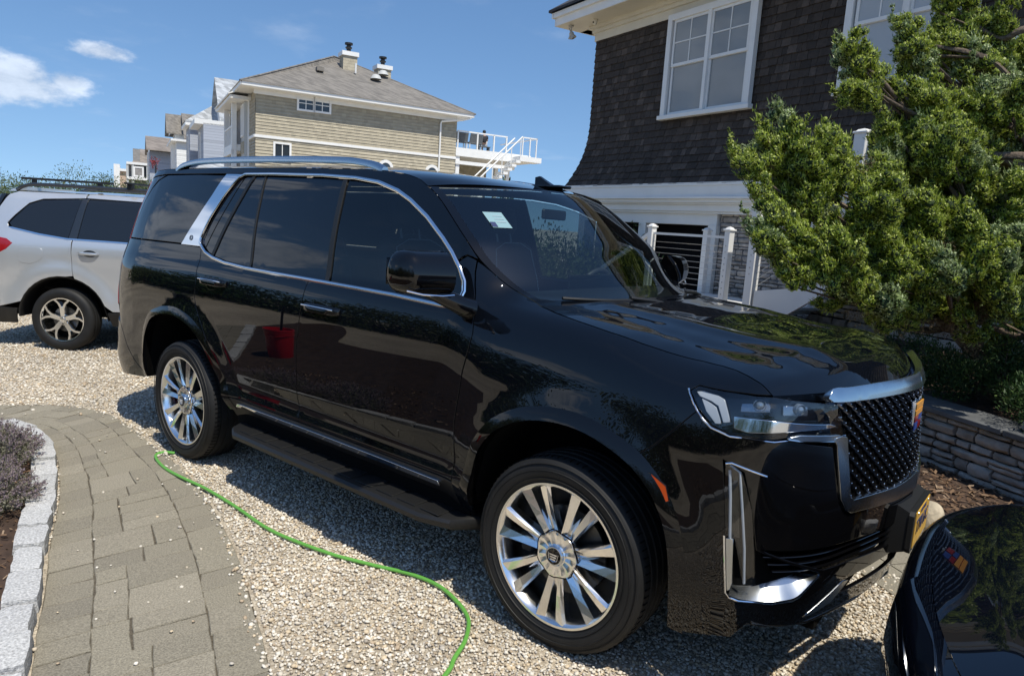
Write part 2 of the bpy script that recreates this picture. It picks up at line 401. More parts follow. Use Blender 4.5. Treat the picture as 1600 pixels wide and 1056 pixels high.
import numpy as np
def cr(xs,ys,x):
    """smooth monotone-ish cubic (PCHIP) interpolation; ys may be 2-D"""
    xs=np.asarray(xs,float);ys=np.asarray(ys,float);x=np.asarray(x,float)
    if ys.ndim==1: ys=ys[:,None];flat=True
    else: flat=False
    h=np.diff(xs)[:,None];d=np.diff(ys,axis=0)/h
    m=np.zeros_like(ys)
    a,b=d[:-1],d[1:];w1=2*h[1:]+h[:-1];w2=h[1:]+2*h[:-1]
    with np.errstate(divide='ignore',invalid='ignore'):
        mm=(w1+w2)/(w1/a+w2/b)
    m[1:-1]=np.where(a*b>0,mm,0);m[0]=d[0];m[-1]=d[-1]
    xc=np.clip(x,xs[0],xs[-1]);i=np.clip(np.searchsorted(xs,xc,side='right')-1,0,len(xs)-2)
    H=h[i,0];u=((xc-xs[i])/H)[...,None];H=H[...,None]
    r=(2*u**3-3*u**2+1)*ys[i]+(u**3-2*u**2+u)*H*m[i]+(-2*u**3+3*u**2)*ys[i+1]+(u**3-u**2)*H*m[i+1]
    # linear extrapolate
    r=r+np.where((x<xs[0])[...,None],(x-xs[0])[...,None]*m[0],0)+np.where((x>xs[-1])[...,None],(x-xs[-1])[...,None]*m[-1],0)
    return r[...,0] if flat else r
# plan curve
PF=np.array([(.30,-1.0),(.45,-.994),(.60,-.975),(.72,-.94),(.81,-.885),(.875,-.80),(.92,-.68),(.96,-.52),(1.005,-.34),(1.04,-.16),(1.052,0)])
PR=np.array([(-3.85,-1.0),(-4.0,-.995),(-4.15,-.975),(-4.27,-.93),(-4.34,-.86),(-4.38,-.75),(-4.41,-.5),(-4.43,-.25),(-4.435,0)])
def _dense(P):
    u=np.r_[0,np.cumsum(np.hypot(*np.diff(P,axis=0).T))]
    uu=np.linspace(0,u[-1],400)
    from numpy import interp
    # smooth by repeated averaging
    q=np.stack([interp(uu,u,P[:,0]),interp(uu,u,P[:,1])],1)
    for _ in range(600):
        q[1:-1]=(q[:-2]+2*q[1:-1]+q[2:])/4
    s=np.r_[0,np.cumsum(np.hypot(*np.diff(q,axis=0).T))]
    return s,q
sF,qF=_dense(PF);sR,qR=_dense(PR)
SFMAX=.30+sF[-1];SRMIN=-3.85-sR[-1]
def plan(s):
    s=np.asarray(s,float)
    x=np.where(s>.30,np.interp(s-.30,sF,qF[:,0]),np.where(s<-3.85,np.interp(-3.85-s,sR,qR[:,0]),s))
    y=np.where(s>.30,np.interp(s-.30,sF,qF[:,1]),np.where(s<-3.85,np.interp(-3.85-s,sR,qR[:,1]),-1.0))
    # slight barrel on the flat side
    e=2e-3
    return x,y
def plan_n(s,e=.02):
    s=np.clip(s,SRMIN+2*e,SFMAX-2*e)
    x0,y0=plan(s-e);x1,y1=plan(s+e)
    tx,ty=x1-x0,y1-y0;l=np.hypot(tx,ty)+1e-12
    n_x,n_y=-ty/l,tx/l # inward normal (side: tangent +x -> inward +y)
    return n_x,n_y
T=np.array([.25,.40,.47,.54,.62,.72,.84,.96,1.08,1.17,1.24,1.30,1.36,1.42,1.52,1.65,1.78,1.88,1.93,1.96])
# rows: (d,z) per T ; stations over s
door_d=[.16,.10,.055,.020,.034,.020,.014,.010,.007,.008,.016,.030,.058,.074,.096,.132,.176,.214,.242,.262]
door=[(d,t) for d,t in zip(door_d,T)]
def mk(dd,zz=None): return list(zip(dd,zz if zz is not None else T))
qr=mk([.14,.08,.045,.025,.018,.016,.012,.008,.004,.004,.010,.028,.055,.072,.098,.138,.182,.222,.25,.27])
rc=mk([.10,.03,.01,.0,.0,.004,.012,.012,.016,.024,.034,.05,.072,.092,.122,.165,.215,.258,.285,.31])
rr=mk([.16,.06,.02,.0,.0,.02,.045,.05,.055,.06,.07,.085,.105,.13,.17,.225,.28,.33,.37,.40])
fd=mk([.14,.09,.05,.022,.022,.014,.010,.012,.018,.030,.050,.080,.124,.190,.26,.30,.32,.33,.34,.35],
      [.25,.40,.47,.54,.62,.72,.84,.96,1.08,1.17,1.24,1.298,1.342,1.372,1.39,1.40,1.40,1.40,1.4,1.4])
f2=mk([.12,.07,.04,.02,.012,.008,.006,.010,.022,.042,.066,.100,.150,.218,.28,.30,.32,.33,.34,.35],
      [.25,.40,.47,.54,.62,.72,.84,.96,1.08,1.165,1.228,1.275,1.31,1.335,1.35,1.36,1.36,1.36,1.36,1.36])
f3=mk([.06,.025,.012,.008,.005,.003,.004,.010,.026,.048,.078,.120,.172,.235,.29,.30,.32,.33,.34,.35],
      [.25,.40,.47,.54,.62,.72,.84,.96,1.07,1.143,1.19,1.225,1.25,1.268,1.28,1.29,1.3,1.3,1.3,1.3])
ff=mk([.05,.02,.008,.004,.004,.004,.008,.012,.018,.032,.058,.105,.165,.225,.26,.27,.28,.29,.30,.31],
      [.25,.40,.47,.54,.62,.72,.84,.96,1.08,1.17,1.228,1.255,1.27,1.28,1.285,1.29,1.29,1.29,1.29,1.29])
fg=mk([.06,.02,.004,-.006,-.012,-.016,-.012,-.002,.008,.018,.036,.075,.125,.175,.20,.21,.22,.23,.24,.25],
      [.25,.40,.47,.54,.62,.72,.84,.96,1.08,1.165,1.215,1.238,1.25,1.257,1.26,1.26,1.26,1.26,1.26,1.26])
ST=np.array([-5.6,-4.55,-4.15,-3.6,-2.9,-1.0,-.70,-.38,.1,.5,.85,1.15,2.0])
TAB=np.array([rr,rr,rc,qr,door,door,door,fd,f2,f3,ff,fg,fg],float) # (S,T,2)
WH=[(0.0,.40),(-3.071,.40)]
def flare(s,t):
    o=0
    for wx,wz in WH:
        r=np.hypot(s-wx,t-wz);o=o+.022*np.clip((.70-r)/.16,0,1)**2*(3-2*np.clip((.70-r)/.16,0,1))
    return o
def side(s,t):
    """right body side. returns (...,3)"""
    s,t=np.broadcast_arrays(np.asarray(s,float),np.asarray(t,float))
    sh=s.shape;s=s.ravel();t=t.ravel()
    A=TAB.transpose(1,0,2).reshape(len(T),-1)
    # interpolate along s for every T row, then along t
    B=cr(ST,TAB.reshape(len(ST),-1),s).reshape(len(s),len(T),2)
    # per point t interpolation (vectorised pchip over axis1)
    xs=T;h=np.diff(xs)[None,:,None];d=np.diff(B,axis=1)/h
    m=np.zeros_like(B);a,b=d[:,:-1],d[:,1:];w1=2*h[:,1:]+h[:,:-1];w2=h[:,1:]+2*h[:,:-1]
    m[:,1:-1]=(a*w1+b*w2)/(w1+w2) if False else (d[:,:-1]*h[:,1:]+d[:,1:]*h[:,:-1])/(h[:,1:]+h[:,:-1])
    m[:,0]=d[:,0];m[:,-1]=d[:,-1]
    tc=np.clip(t,xs[0],xs[-1]);i=np.clip(np.searchsorted(xs,tc,side='right')-1,0,len(xs)-2)
    k=np.arange(len(s));H=(xs[i+1]-xs[i])[:,None];u=((tc-xs[i])/H[:,0])[:,None]
    r=(2*u**3-3*u**2+1)*B[k,i]+(u**3-2*u**2+u)*H*m[k,i]+(-2*u**3+3*u**2)*B[k,i+1]+(u**3-u**2)*H*m[k,i+1]
    dd=r[:,0]-flare(s,t);z=r[:,1]
    x,y=plan(s);nx,ny=plan_n(s)
    return np.stack([x+nx*dd,y+ny*dd,z],1).reshape(sh+(3,))
# ------------------------------------------------------------------ the black sport utility vehicle
# body coordinates: s runs along the plan outline (== x on the flat side), t is the height on the flat side
FA = [(-.492, .454), (-.470, .58), (-.440, .69), (-.405, .765), (-.33, .85), (-.20, .92), (-.06, .95), (.07, .95), (.185, .925), (.297, .88), (.366, .829), (.421, .765), (.468, .668), (.492, .55), (.500, .43), (.500, .30)]
RA = [(-3.64, .46), (-3.655, .62), (-3.642, .756), (-3.551, .884), (-3.42, .94), (-3.28, .965), (-3.14, .968), (-2.985, .939), (-2.88, .895), (-2.79, .835), (-2.69, .735), (-2.61, .64), (-2.55, .545), (-2.52, .46)]
FA_ = spl(FA, 3); RA_ = spl(RA, 3)
suv = empty('sport_utility_vehicle', (0, 0, 0), label='large glossy black sport utility vehicle with chrome framed mesh grille on the gravel drive', cat='car')
DLO = [(-2.955, 1.445), (-2.90, 1.415), (-2.80, 1.390), (-2.65, 1.372), (-2.40, 1.360), (-2.10, 1.356), (-1.6, 1.352), (-1.07, 1.346), (-.74, 1.335), (-.69, 1.337), (-.66, 1.355), (-.650, 1.40), (-.66, 1.44), (-.694, 1.492), (-.76, 1.555), (-.834, 1.612), (-.978, 1.707), (-1.121, 1.780), (-1.234, 1.825), (-1.40, 1.866), (-1.60, 1.888), (-1.9, 1.901), (-2.4, 1.906), (-2.70, 1.904)]
DLOc = DLO+[(-2.75, 1.885), (-2.85, 1.76), (-2.93, 1.62), (-2.985, 1.50), (-2.985, 1.465)]
APIL = [(-.36, 1.468), (-.42, 1.495), (-.50, 1.520), (-.557, 1.545), (-.615, 1.572), (-.72, 1.650), (-.80, 1.712), (-.897, 1.785), (-.97, 1.832), (-1.028, 1.862)]
def S3(P): P = np.array(P, float); return side(P[:, 0], P[:, 1])
for sd in (False, True):
    # front fender: door seam, hood seam, lamp and bumper cut-outs, arch
    fen = [(-.589, .545), (-.597, .814), (-.575, .95), (-.56, 1.057), (-.535, 1.16), (-.529, 1.231), (-.548, 1.31), (-.575, 1.37), (-.60, 1.44), (-.613, 1.50), (-.618, 1.56), (-.557, 1.545), (-.50, 1.520), (-.42, 1.495), (-.36, 1.462), (-.30, 1.424), (-.20, 1.398), (-.08, 1.380), (.08, 1.362), (.222, 1.356), (.35, 1.366), (.475, 1.376), (.56, 1.362), (.622, 1.338), (.68, 1.298), (.733, 1.252), (.76, 1.218), (.775, 1.200),
           (.715, 1.204), (.60, 1.223), (.505, 1.238), (.478, 1.208), (.50, 1.160), (.521, 1.126), (.451, 1.033), (.382, .955), (.307, .893)]
    arch = [p for p in FA_ if p[0] < .30][::-1]
    fen = fen+[tuple(p) for p in arch]+[(-.50, .40), (-.575, .42)]
    panel('front_fender', fen, side, MT['paint'], suv, mir=sd)
    # bumper cover from the arch to the centre line
    bum = [(.307, .893), (.382, .955), (.451, 1.033), (.521, 1.126), (.545, 1.098), (.576, 1.074), (.642, 1.050), (.79, 1.046), (.83, 1.052), (1.035, 1.022), (1.095, .815), (1.15, .782), (1.5, .755), (1.7536, .745),
           (1.7536, .36), (1.6, .352), (1.30, .352), (1.065, .358), (.82, .378), (.778, .385), (.755, .36), (.726, .318), (.60, .300), (.502, .292)]+[tuple(p) for p in FA_[::-1] if p[0] >= .31 and p[1] > .30]
    drl = [(.630, .962), (.650, .83), (.668, .690), (.688, .497), (.700, .478), (.73, .470), (.935, .478), (.96, .488), (1.045, .560), (1.03, .572), (.80, .655), (.772, .665), (.745, .80), (.705, .93)]
    low = [(.80, .668), (1.1, .662), (1.5, .640), (1.748, .632), (1.748, .545), (1.5, .556), (1.2, .572), (1.05, .578), (.80, .662)][:-1]
    low = [(.79, .668), (1.1, .662), (1.5, .640), (1.748, .632), (1.748, .545), (1.5, .553), (1.2, .570), (1.06, .574), (.82, .655)]
    low2 = [(1.15, .452), (1.25, .492), (1.5, .500), (1.748, .496), (1.748, .435), (1.5, .432), (1.2, .430)]
    bp = panel('front_bumper', bum, side, MT['gloss'], suv, mir=sd, holes=(drl, low, low2), gap=.0018)
    # recess plates behind the openings
    for nm, h, dp in (('lamp_recess', drl, .05), ('intake_recess', low, .06), ('intake_recess', low2, .05)):
        panel(nm, h, lambda s, t: side(s, t), MT['void'], bp, off=-dp, mir=sd, gap=0, depth=.001)
    for k in range(3):   # louvres of the upper intake
        zt = .640-.026*k
        A = [(a, zt-.012*max(0, a-.9)-.0) for a in np.linspace(.80+.02*k, 1.745, 26)]
        pts = S3(A); nn = np.array([plan_n(a[0]) for a in A]); pts[:, :2] += nn*.006
        pts2 = pts.copy(); pts2[:, 2] -= .006; pts2[:, :2] += nn*.03; pts0 = pts.copy(); pts0[:, 2] += .005; pts0[:, :2] += nn*.03
        mb = MB(); n_ = len(A); V = np.concatenate([pts0, pts, pts2]); F = [(j*n_+i, j*n_+i+1, (j+1)*n_+i+1, (j+1)*n_+i) for j in range(2) for i in range(n_-1)]
        if sd: V = V*np.array([1, -1, 1])
        mb.add(V, F); mb.tube([tuple(p) for p in (pts*np.array([1, -1, 1]) if sd else pts)], .0022, 5); mb.build('louvre', MT['gloss'], bp, True)
    # skirt blade (satin) under the intake
    sk = [(1.08, .420), (1.14, .428), (1.24, .478), (1.19, .422), (1.12, .388)]
    panel('skid_trim', [(1.02, .392), (1.06, .388), (1.19, .410), (1.26, .482), (1.22, .488)], side, MT['satin'], suv, off=.003, mir=sd, gap=0)
    A = S3([(.79, .392), (.9, .376), (1.05, .360), (1.2, .353), (1.4, .350), (1.745, .355)])
    if sd: A = A*np.array([1, -1, 1])
    MB().tube([p+np.array([.002, 0, 0]) for p in A], .004, 6).build('lip_trim', MT['satin'], suv, True)
    # vertical daytime lamp: tube of light guides, glass cover, chrome boomerang
    lampv = empty('daytime_lamp'); lampv.parent = suv
    def tubeST(P, r, off, name, m, par, n=8):
        A = S3(P); nn = np.array([plan_n(p[0]) for p in P]); A[:, :2] -= nn*off
        if sd: A = A*np.array([1, -1, 1])
        return MB().tube([tuple(a) for a in A], r, n).build(name, m, par, True)
    tubeST([(.655, .925), (.668, .83), (.682, .69)], .0055, -.016, 'light_guide', MT['lampw'], lampv)
    tubeST([(.655, .945), (.69, .925), (.712, .80), (.735, .66), (.748, .535)], .0045, -.010, 'light_guide', MT['lampw'], lampv)
    panel('lamp_housing', [(.648, .945), (.68, .935), (.70, .80), (.715, .69), (.69, .52), (.700, .50), (.735, .495), (.72, .69), (.705, .93), (.64, .955)][:4]+[(.715, .69), (.680, .69)], side, MT['gloss'], lampv, off=-.028, mir=sd, gap=0)
    panel('lamp_cover', [(.640, .952), (.70, .922), (.745, .80), (.770, .665), (.785, .54), (.745, .53), (.700, .69), (.655, .70)], side, MT['clear'], lampv, off=-.002, mir=sd, gap=.001, depth=.004)
    panel('boomerang_face', [(.668, .688), (.693, .690), (.706, .530), (.70, .505), (.688, .497)], side, MT['satin'], lampv, off=-.004, mir=sd, gap=0, depth=.02)
    lo_ = dens([(.70, .486), (.735, .479), (.85, .480), (.935, .487), (.96, .497), (1.04, .566)], .02, False); lo_ = resamp(lo_, 24); hi_ = resamp(dens([(.712, .530), (.80, .545), (.87, .575), (.93, .590), (1.0, .588), (1.04, .578)], .02, False), 24)
    A, B = S3(lo_), S3(hi_); nB = np.array([plan_n(p[0]) for p in hi_]); B[:, :2] += nB*.075; B[:, 2] -= .018
    if sd: A *= [1, -1, 1]; B *= [1, -1, 1]
    strip('boomerang_blade', A if not sd else B, B if not sd else A, MT['satin'], lampv, nv=3)
    tubeST([(.664, .70), (.676, .60), (.689, .495), (.703, .479), (.735, .472), (.85, .473), (.935, .479), (.96, .490), (1.04, .560)], .0045, .0, 'boomerang_edge', MT['chrome'], lampv)
    tubeST([(.640, .95), (.66, .955), (.70, .945), (.78, .925)], .004, .0, 'lamp_brow', MT['chrome'], lampv)
    # headlamp
    hl = empty('headlight'); hl.parent = suv
    HLO = [(.478, 1.205), (.503, 1.236), (.60, 1.220), (.715, 1.200), (.775, 1.196), (.852, 1.186), (.992, 1.178), (1.052, 1.172), (1.096, 1.048), (.90, 1.062), (.83, 1.058), (.79, 1.050), (.642, 1.053), (.576, 1.078), (.521, 1.132)]
    panel('lamp_bowl', HLO, side, MT['gloss'], hl, off=-.045, mir=sd, gap=0, depth=.01)
    panel('lamp_cover', HLO, side, MT['clear'], hl, off=0.0, mir=sd, gap=.003, depth=.05)
    panel('light_guide', [(.498, 1.215), (.520, 1.222), (.575, 1.205), (.600, 1.188), (.632, 1.098), (.612, 1.094), (.585, 1.160), (.555, 1.180), (.512, 1.196)], side, MT['lampw'], hl, off=-.018, mir=sd, gap=0, depth=.012, grid=.015, d=.015)
    panel('light_guide', [(.520, 1.186), (.555, 1.166), (.575, 1.150), (.602, 1.088), (.584, 1.086), (.545, 1.130)], side, MT['lampw'], hl, off=-.022, mir=sd, gap=0, depth=.012, grid=.015, d=.015)
    panel('lamp_bar', [(.648, 1.118), (.76, 1.112), (.90, 1.104), (1.03, 1.098), (1.066, 1.088), (.90, 1.084), (.78, 1.072), (.70, 1.068), (.652, 1.078)], side, MT['chrome'], hl, off=-.012, mir=sd, gap=0, depth=.02, grid=.02, d=.02)
    for (a, b, r) in ((.735, 1.158, .019), (.90, 1.147, .017)):
        panel('projector_box', [(a-.070, b-.016), (a-.070, b+.018), (a+.038, b+.016), (a+.038, b-.016)], side, MT['lamp'], hl, off=-.034, mir=sd, gap=0, depth=.01, grid=.02, d=.02)
        c = side(np.array([a]), np.array([b]))[0]; nx, ny = plan_n(a); c[:2] += np.array([nx, ny])*.036
        if sd: c[1] *= -1
        V = MB(); q = Vector((-nx, -ny*(-1 if sd else 1), 0)).to_track_quat('Z', 'Y').to_matrix().to_4x4(); q.translation = Vector(c)
        V.lathe([(.0, .018), (r*.5, .015), (r*.85, .006), (r, -.004), (r*1.15, -.004), (r*1.15, .01), (r*1.05, .012), (r*1.02, -.006)], 24, 'z', 0, q).build('projector', MT['lens'], hl, True)
    tubeST([(.470, 1.213), (.478, 1.190), (.515, 1.128), (.545, 1.092), (.576, 1.068), (.642, 1.047), (.79, 1.043), (.83, 1.050), (1.04, 1.040)], .0035, .001, 'lamp_surround', MT['chrome'], suv)
    # grille surround: brow and L-shaped side
    tubeST([(.835, 1.056), (.87, 1.052), (1.062, 1.040)], .006, .004, 'grille_wing', MT['satin'], suv)
    panel('grille_frame', [(1.030, 1.052), (1.068, 1.058), (1.100, 1.050), (1.145, .830), (1.170, .818), (1.50, .806), (1.66, .812), (1.7536, .816), (1.7536, .748), (1.5, .752), (1.16, .775), (1.125, .79), (1.090, .835), (1.047, 1.030)], side, MT['satin'], suv, off=.010, mir=sd, gap=0, depth=.035)
    panel('grille_wing', [(.832, 1.060), (.88, 1.070), (1.06, 1.062), (1.058, 1.046), (.88, 1.053)], side, MT['satin'], suv, off=.008, mir=sd, gap=0, depth=.02, d=.02, grid=.02)
    panel('grille_brow', [(1.000, 1.196), (1.030, 1.232), (1.06, 1.238), (1.30, 1.238), (1.7536, 1.236), (1.7536, 1.168), (1.5, 1.170), (1.25, 1.174), (1.02, 1.182)], side, MT['satin'], suv, off=.010, mir=sd, gap=0, depth=.03)
    # fender-lamp
    mk_ = [(.358, .858), (.393, .857), (.448, .826), (.464, .780), (.428, .757), (.415, .785), (.394, .812)]
    panel('side_marker', mk_, side, MT['amber'], suv, off=.004, mir=sd, gap=0, d=.01, grid=.02, depth=.01)
    tubeST([(.352, .862), (.395, .861), (.450, .831), (.470, .780), (.43, .752)], .002, .004, 'marker_edge', MT['gloss'], suv)
    # wheel arch mouldings
    def archlip(P, w0, name):
        A = np.array(P); c = A.mean(0); c[1] = .42
        d_ = A-c; d_ /= np.linalg.norm(d_, axis=1)[:, None]
        o = A+d_*w0; Ap = S3(A); Op = S3(o); n1 = Ap.copy(); n1[:, 1] += .05
        Ap[:, 1] -= .010
        if sd: Ap *= np.array([1, -1, 1]); Op *= np.array([1, -1, 1]); n1 *= np.array([1, -1, 1])
        V = np.concatenate([n1, Ap, (Ap+Op)/2-np.array([0, .003*(-1 if sd else 1), 0]), Op]); n = len(A)
        F = [(j*n+i, j*n+i+1, (j+1)*n+i+1, (j+1)*n+i) for j in range(3) for i in range(n-1)]
        return mesh(name, V, F, MT['gloss'], suv, True, sharp=50)
    archlip(FA_, .055, 'arch_moulding'); archlip(RA_, .055, 'arch_moulding')
    # wheel-well liners
    for P in (FA_, RA_):
        A = S3(P); n = len(A); A[:, 1] += .012; B = A.copy(); B[:, 1] = -.62
        if sd: A = A*np.array([1, -1, 1]); B = B*np.array([1, -1, 1])
        mesh('wheel_well', np.concatenate([A, B]), [(i, i+1, n+i+1, n+i) for i in range(n-1)], MT['void'], suv, True)
    # doors
    fd = [(-.589, .548), (-.597, .814), (-.575, .95), (-.56, 1.057), (-.535, 1.16), (-.529, 1.231), (-.548, 1.31), (-.575, 1.37), (-.60, 1.44), (-.613, 1.50), (-.618, 1.56), (-.66, 1.56), (-.70, 1.520), (-.648, 1.452), (-.636, 1.40), (-.648, 1.345), (-.69, 1.325), (-.74, 1.323), (-1.07, 1.334), (-1.749, 1.341), (-1.752, 1.30), (-1.760, 1.193), (-1.801, .95), (-1.803, .903), (-1.803, .666), (-1.79, .60), (-1.786, .548)]
    dfo = panel('front_door', fd, side, MT['paint'], suv, mir=sd)
    rd = [(-1.786, .548), (-1.79, .60), (-1.803, .666), (-1.803, .903), (-1.801, .95), (-1.760, 1.193), (-1.752, 1.30), (-1.749, 1.341), (-2.1, 1.344), (-2.4, 1.348), (-2.65, 1.360), (-2.80, 1.378), (-2.90, 1.403), (-2.963, 1.435), (-2.935, 1.34), (-2.918, 1.258), (-2.912, 1.20), (-2.918, 1.12), (-2.895, 1.05)]+[(a-.028*0+.0, b+.04) for a, b in [(-2.86, .972), (-2.80, .90), (-2.735, .82), (-2.66, .72), (-2.60, .63), (-2.545, .545)]]+[(-2.515, .548)]
    dre = panel('rear_door', rd, side, MT['paint'], suv, mir=sd)
    # quarter panel
    qp = [(-2.963, 1.435), (-2.935, 1.34), (-2.918, 1.258), (-2.912, 1.20), (-2.918, 1.12), (-2.895, 1.05), (-2.86, 1.012), (-2.80, .94), (-2.735, .86), (-2.66, .76), (-2.60, .67), (-2.545, .585), (-2.515, .548), (-2.520, .50)]+[tuple(p) for p in RA_[::-1]]+[(-3.69, .46), (-3.80, .53), (-3.93, .64), (-4.02, .74), (-4.10, .80), (-4.17, .96), (-4.22, 1.10), (-4.24, 1.30), (-4.235, 1.425), (-4.10, 1.428), (-3.225, 1.437)]
    panel('quarter_panel', qp, side, MT['paint'], suv, mir=sd)
    # rear bumper and tailgate
    rb = [(-3.69, .46), (-3.80, .53), (-3.93, .64), (-4.02, .74), (-4.10, .80), (-4.35, .84), (-4.8, .86), (SRMIN, .86), (SRMIN, .36), (-4.6, .36), (-4.1, .40), (-3.75, .43)]
    panel('rear_bumper', rb, side, MT['gloss'], suv, mir=sd)
    panel('tailgate', [(-4.36, .86), (SRMIN, .87), (SRMIN, 1.36), (-4.30, 1.36), (-4.24, 1.30), (-4.22, 1.10), (-4.17, .98)], side, MT['paint'], suv, mir=sd)
    panel('rear_window', [(-4.30, 1.37), (SRMIN, 1.37), (SRMIN, 1.86), (-4.25, 1.86)], side, MT['privacy'], suv, mir=sd)
    panel('tail_light', [(-4.165, .92), (-4.30, .93), (-4.30, 1.86), (-4.20, 1.86), (-4.235, 1.42), (-4.24, 1.30), (-4.22, 1.10)], side, MT['red'], suv, mir=sd, off=.003)
    # upper frame above the glass and the rear pillar
    up = [tuple(p) for p in [(-3.20, 1.912), (-2.4, 1.918), (-1.9, 1.913), (-1.60, 1.900), (-1.40, 1.879), (-1.225, 1.838), (-1.11, 1.792), (-.965, 1.718), (-.82, 1.623), (-.745, 1.565), (-.70, 1.527), (-.68, 1.548), (-.66, 1.562), (-.618, 1.565)]]+APIL[4:]+[(-1.10, 1.895), (-1.2, 1.918), (-1.35, 1.935), (-1.6, 1.948), (-2.2, 1.955), (-3.2, 1.952), (-3.8, 1.948), (-4.05, 1.935), (-4.14, 1.915), (-4.2, 1.87), (-4.0, 1.895), (-3.77, 1.908)]
    panel('roof_side', up, side, MT['paint'], suv, mir=sd, grid=.03)
    panel('rear_pillar', [(-4.235, 1.427), (-4.09, 1.430), (-4.075, 1.50), (-4.04, 1.70), (-3.98, 1.80), (-3.90, 1.865), (-3.77, 1.906), (-4.0, 1.893), (-4.2, 1.868), (-4.255, 1.70)], side, MT['gloss'], suv, mir=sd, off=-.004)
    # glass
    panel('quarter_window', [(-4.088, 1.434), (-3.222, 1.442), (-2.925, 1.905), (-3.3, 1.909), (-3.75, 1.903), (-3.87, 1.865), (-3.96, 1.80), (-4.03, 1.70), (-4.072, 1.50)], side, MT['privacy'], suv, mir=sd, off=-.003)
    gw = dens(DLOc, .04)
    def cut(P, x0, x1, fx0, fx1):
        return P
    BP0, BP1 = (-1.606, 1.352), (-1.683, 1.888)   # division bar between front and rear glass
    def xb(t, dx=0): return BP0[0]+(BP1[0]-BP0[0])*(t-BP0[1])/(BP1[1]-BP0[1])+dx
    bot = [p for p in DLO if p[1] < 1.45 and p[0] < -.66]; 
    fgl = [(xb(1.352, .018), 1.352), (-1.07, 1.347), (-.74, 1.336), (-.69, 1.338), (-.662, 1.357), (-.653, 1.40), (-.664, 1.44), (-.697, 1.49), (-.762, 1.552), (-.836, 1.609), (-.98, 1.703), (-1.122, 1.776), (-1.235, 1.821), (-1.40, 1.862), (-1.60, 1.884), (xb(1.886, .018), 1.886)]
    panel('door_window', fgl, side, MT['glass'], dfo, mir=sd, off=-.012, gap=0)
    rgl = [(xb(1.354, -.018), 1.354), (xb(1.892, -.018), 1.892), (-1.9, 1.897), (-2.4, 1.902), (-2.70, 1.900), (-2.745, 1.885), (-2.845, 1.76), (-2.925, 1.62), (-2.98, 1.50), (-2.98, 1.465), (-2.952, 1.449), (-2.90, 1.419), (-2.80, 1.394), (-2.65, 1.376), (-2.40, 1.364), (-2.10, 1.360)]
    panel('door_window', rgl, side, MT['privacy'], dre, mir=sd, off=-.012, gap=0)
    def bar(p0, p1, w, off, m, name):
        panel(name, [(p0[0]-w/2, p0[1]), (p0[0]+w/2, p0[1]), (p1[0]+w/2, p1[1]), (p1[0]-w/2, p1[1])], side, m, suv, off=off, mir=sd, gap=0, depth=.012, rimr=.001)
    bar(BP0, BP1, .034, -.004, MT['matte'], 'window_pillar')
    bar((-2.36, 1.362), (-2.47, 1.9), .016, -.006, MT['matte'], 'window_pillar')
    bar((-2.82, 1.392), (-2.60, 1.902), .03, -.006, MT['matte'], 'window_pillar')
    bar((-2.93, 1.43), (-2.70, 1.90), .006, -.0105, MT['void'], 'window_seam')
    # chrome outline of the side glass
    P = np.array(dens(DLOc, .035)); Pi, _ = inset(P, -.0); Po, _ = inset(P, -.020)
    A, B = S3(Pi), S3(Po)
    if sd: A *= np.array([1, -1, 1]); B *= np.array([1, -1, 1])
    strip('window_trim', B if not sd else A, A if not sd else B, MT['chrome'], suv, nv=6, prof=lambda v: .010*math.sin(math.pi*(.06+.88*v))**.6-.004, closed=True)
    ct = panel('pillar_trim', [(-3.222, 1.438), (-2.955, 1.440), (-2.975, 1.452), (-2.992, 1.49), (-2.94, 1.62), (-2.858, 1.76), (-2.757, 1.885), (-2.72, 1.908), (-2.915, 1.909), (-3.00, 1.76), (-3.10, 1.61)], side, MT['chrome'], suv, mir=sd, off=.005, gap=0, d=.02, grid=.03)
    # round badge on the chrome blade
    cc = side(np.array([-3.105]), np.array([1.487]))[0]
    for rad in (.016, .010):
        ring = [(-3.105+rad*1.15*math.cos(a), 1.487+rad*math.sin(a)) for a in np.linspace(0, 2*math.pi, 20, endpoint=False)]
        A = S3(ring); A[:, 1] -= .007
        if sd: A *= np.array([1, -1, 1])
        MB().tube([tuple(a) for a in A], .0018, 5, closed=True).build('badge', MT['lamp'], ct, True)
    # handles
    for (a, b, dd_, par) in ((-2.69, 1.236, dre, 'h'), (-1.575, 1.203, dfo, 'h')):
        h = MB(); xs = np.linspace(-.150, .150, 17); prof = []
        for x in xs:
            u = abs(x)/.150; k = (1-u**6); y = -(.034*k+.006); z = .030*(1-.25*u**4)
            c = side(np.array([a+x]), np.array([b-.018*(x/.15)*0]))[0]
            prof.append((c, y, z, u))
        V = []; 
        for c, y, z, u in prof:
            for (oy, oz) in ((0.004, z*.9), (y*.7, z), (y, z*.45), (y, -z*.5), (y*.6, -z*.85), (.004, -z*.8)):
                V.append((c[0], c[1]+oy, c[2]+oz*.85))
        n = len(prof); F = [(i*6+j, (i+1)*6+j, (i+1)*6+(j+1) % 6, i*6+(j+1) % 6) for i in range(n-1) for j in range(6)]+[tuple(range(6)), tuple(range((n-1)*6, n*6))[::-1]]
        V = np.array(V); 
        if sd: V *= np.array([1, -1, 1]); F = [f[::-1] for f in F]
        ho = mesh('door_handle', V, F, MT['gloss'], dd_, True, sharp=60)
        tubeST([(a-.135+.27*k/8, b+.013) for k in range(9)], .0045, .036, 'handle_trim', MT['chrome'], dd_, 6)
        # finger cup behind the handle
        ring = [(a-.02+.075*math.cos(q), b-.012+.038*math.sin(q)) for q in np.linspace(0, 2*math.pi, 22, endpoint=False)]
        panel('handle_cup', ring, side, MT['gloss'], dd_, off=.0015, mir=sd, gap=0, depth=.003, rimr=.001)
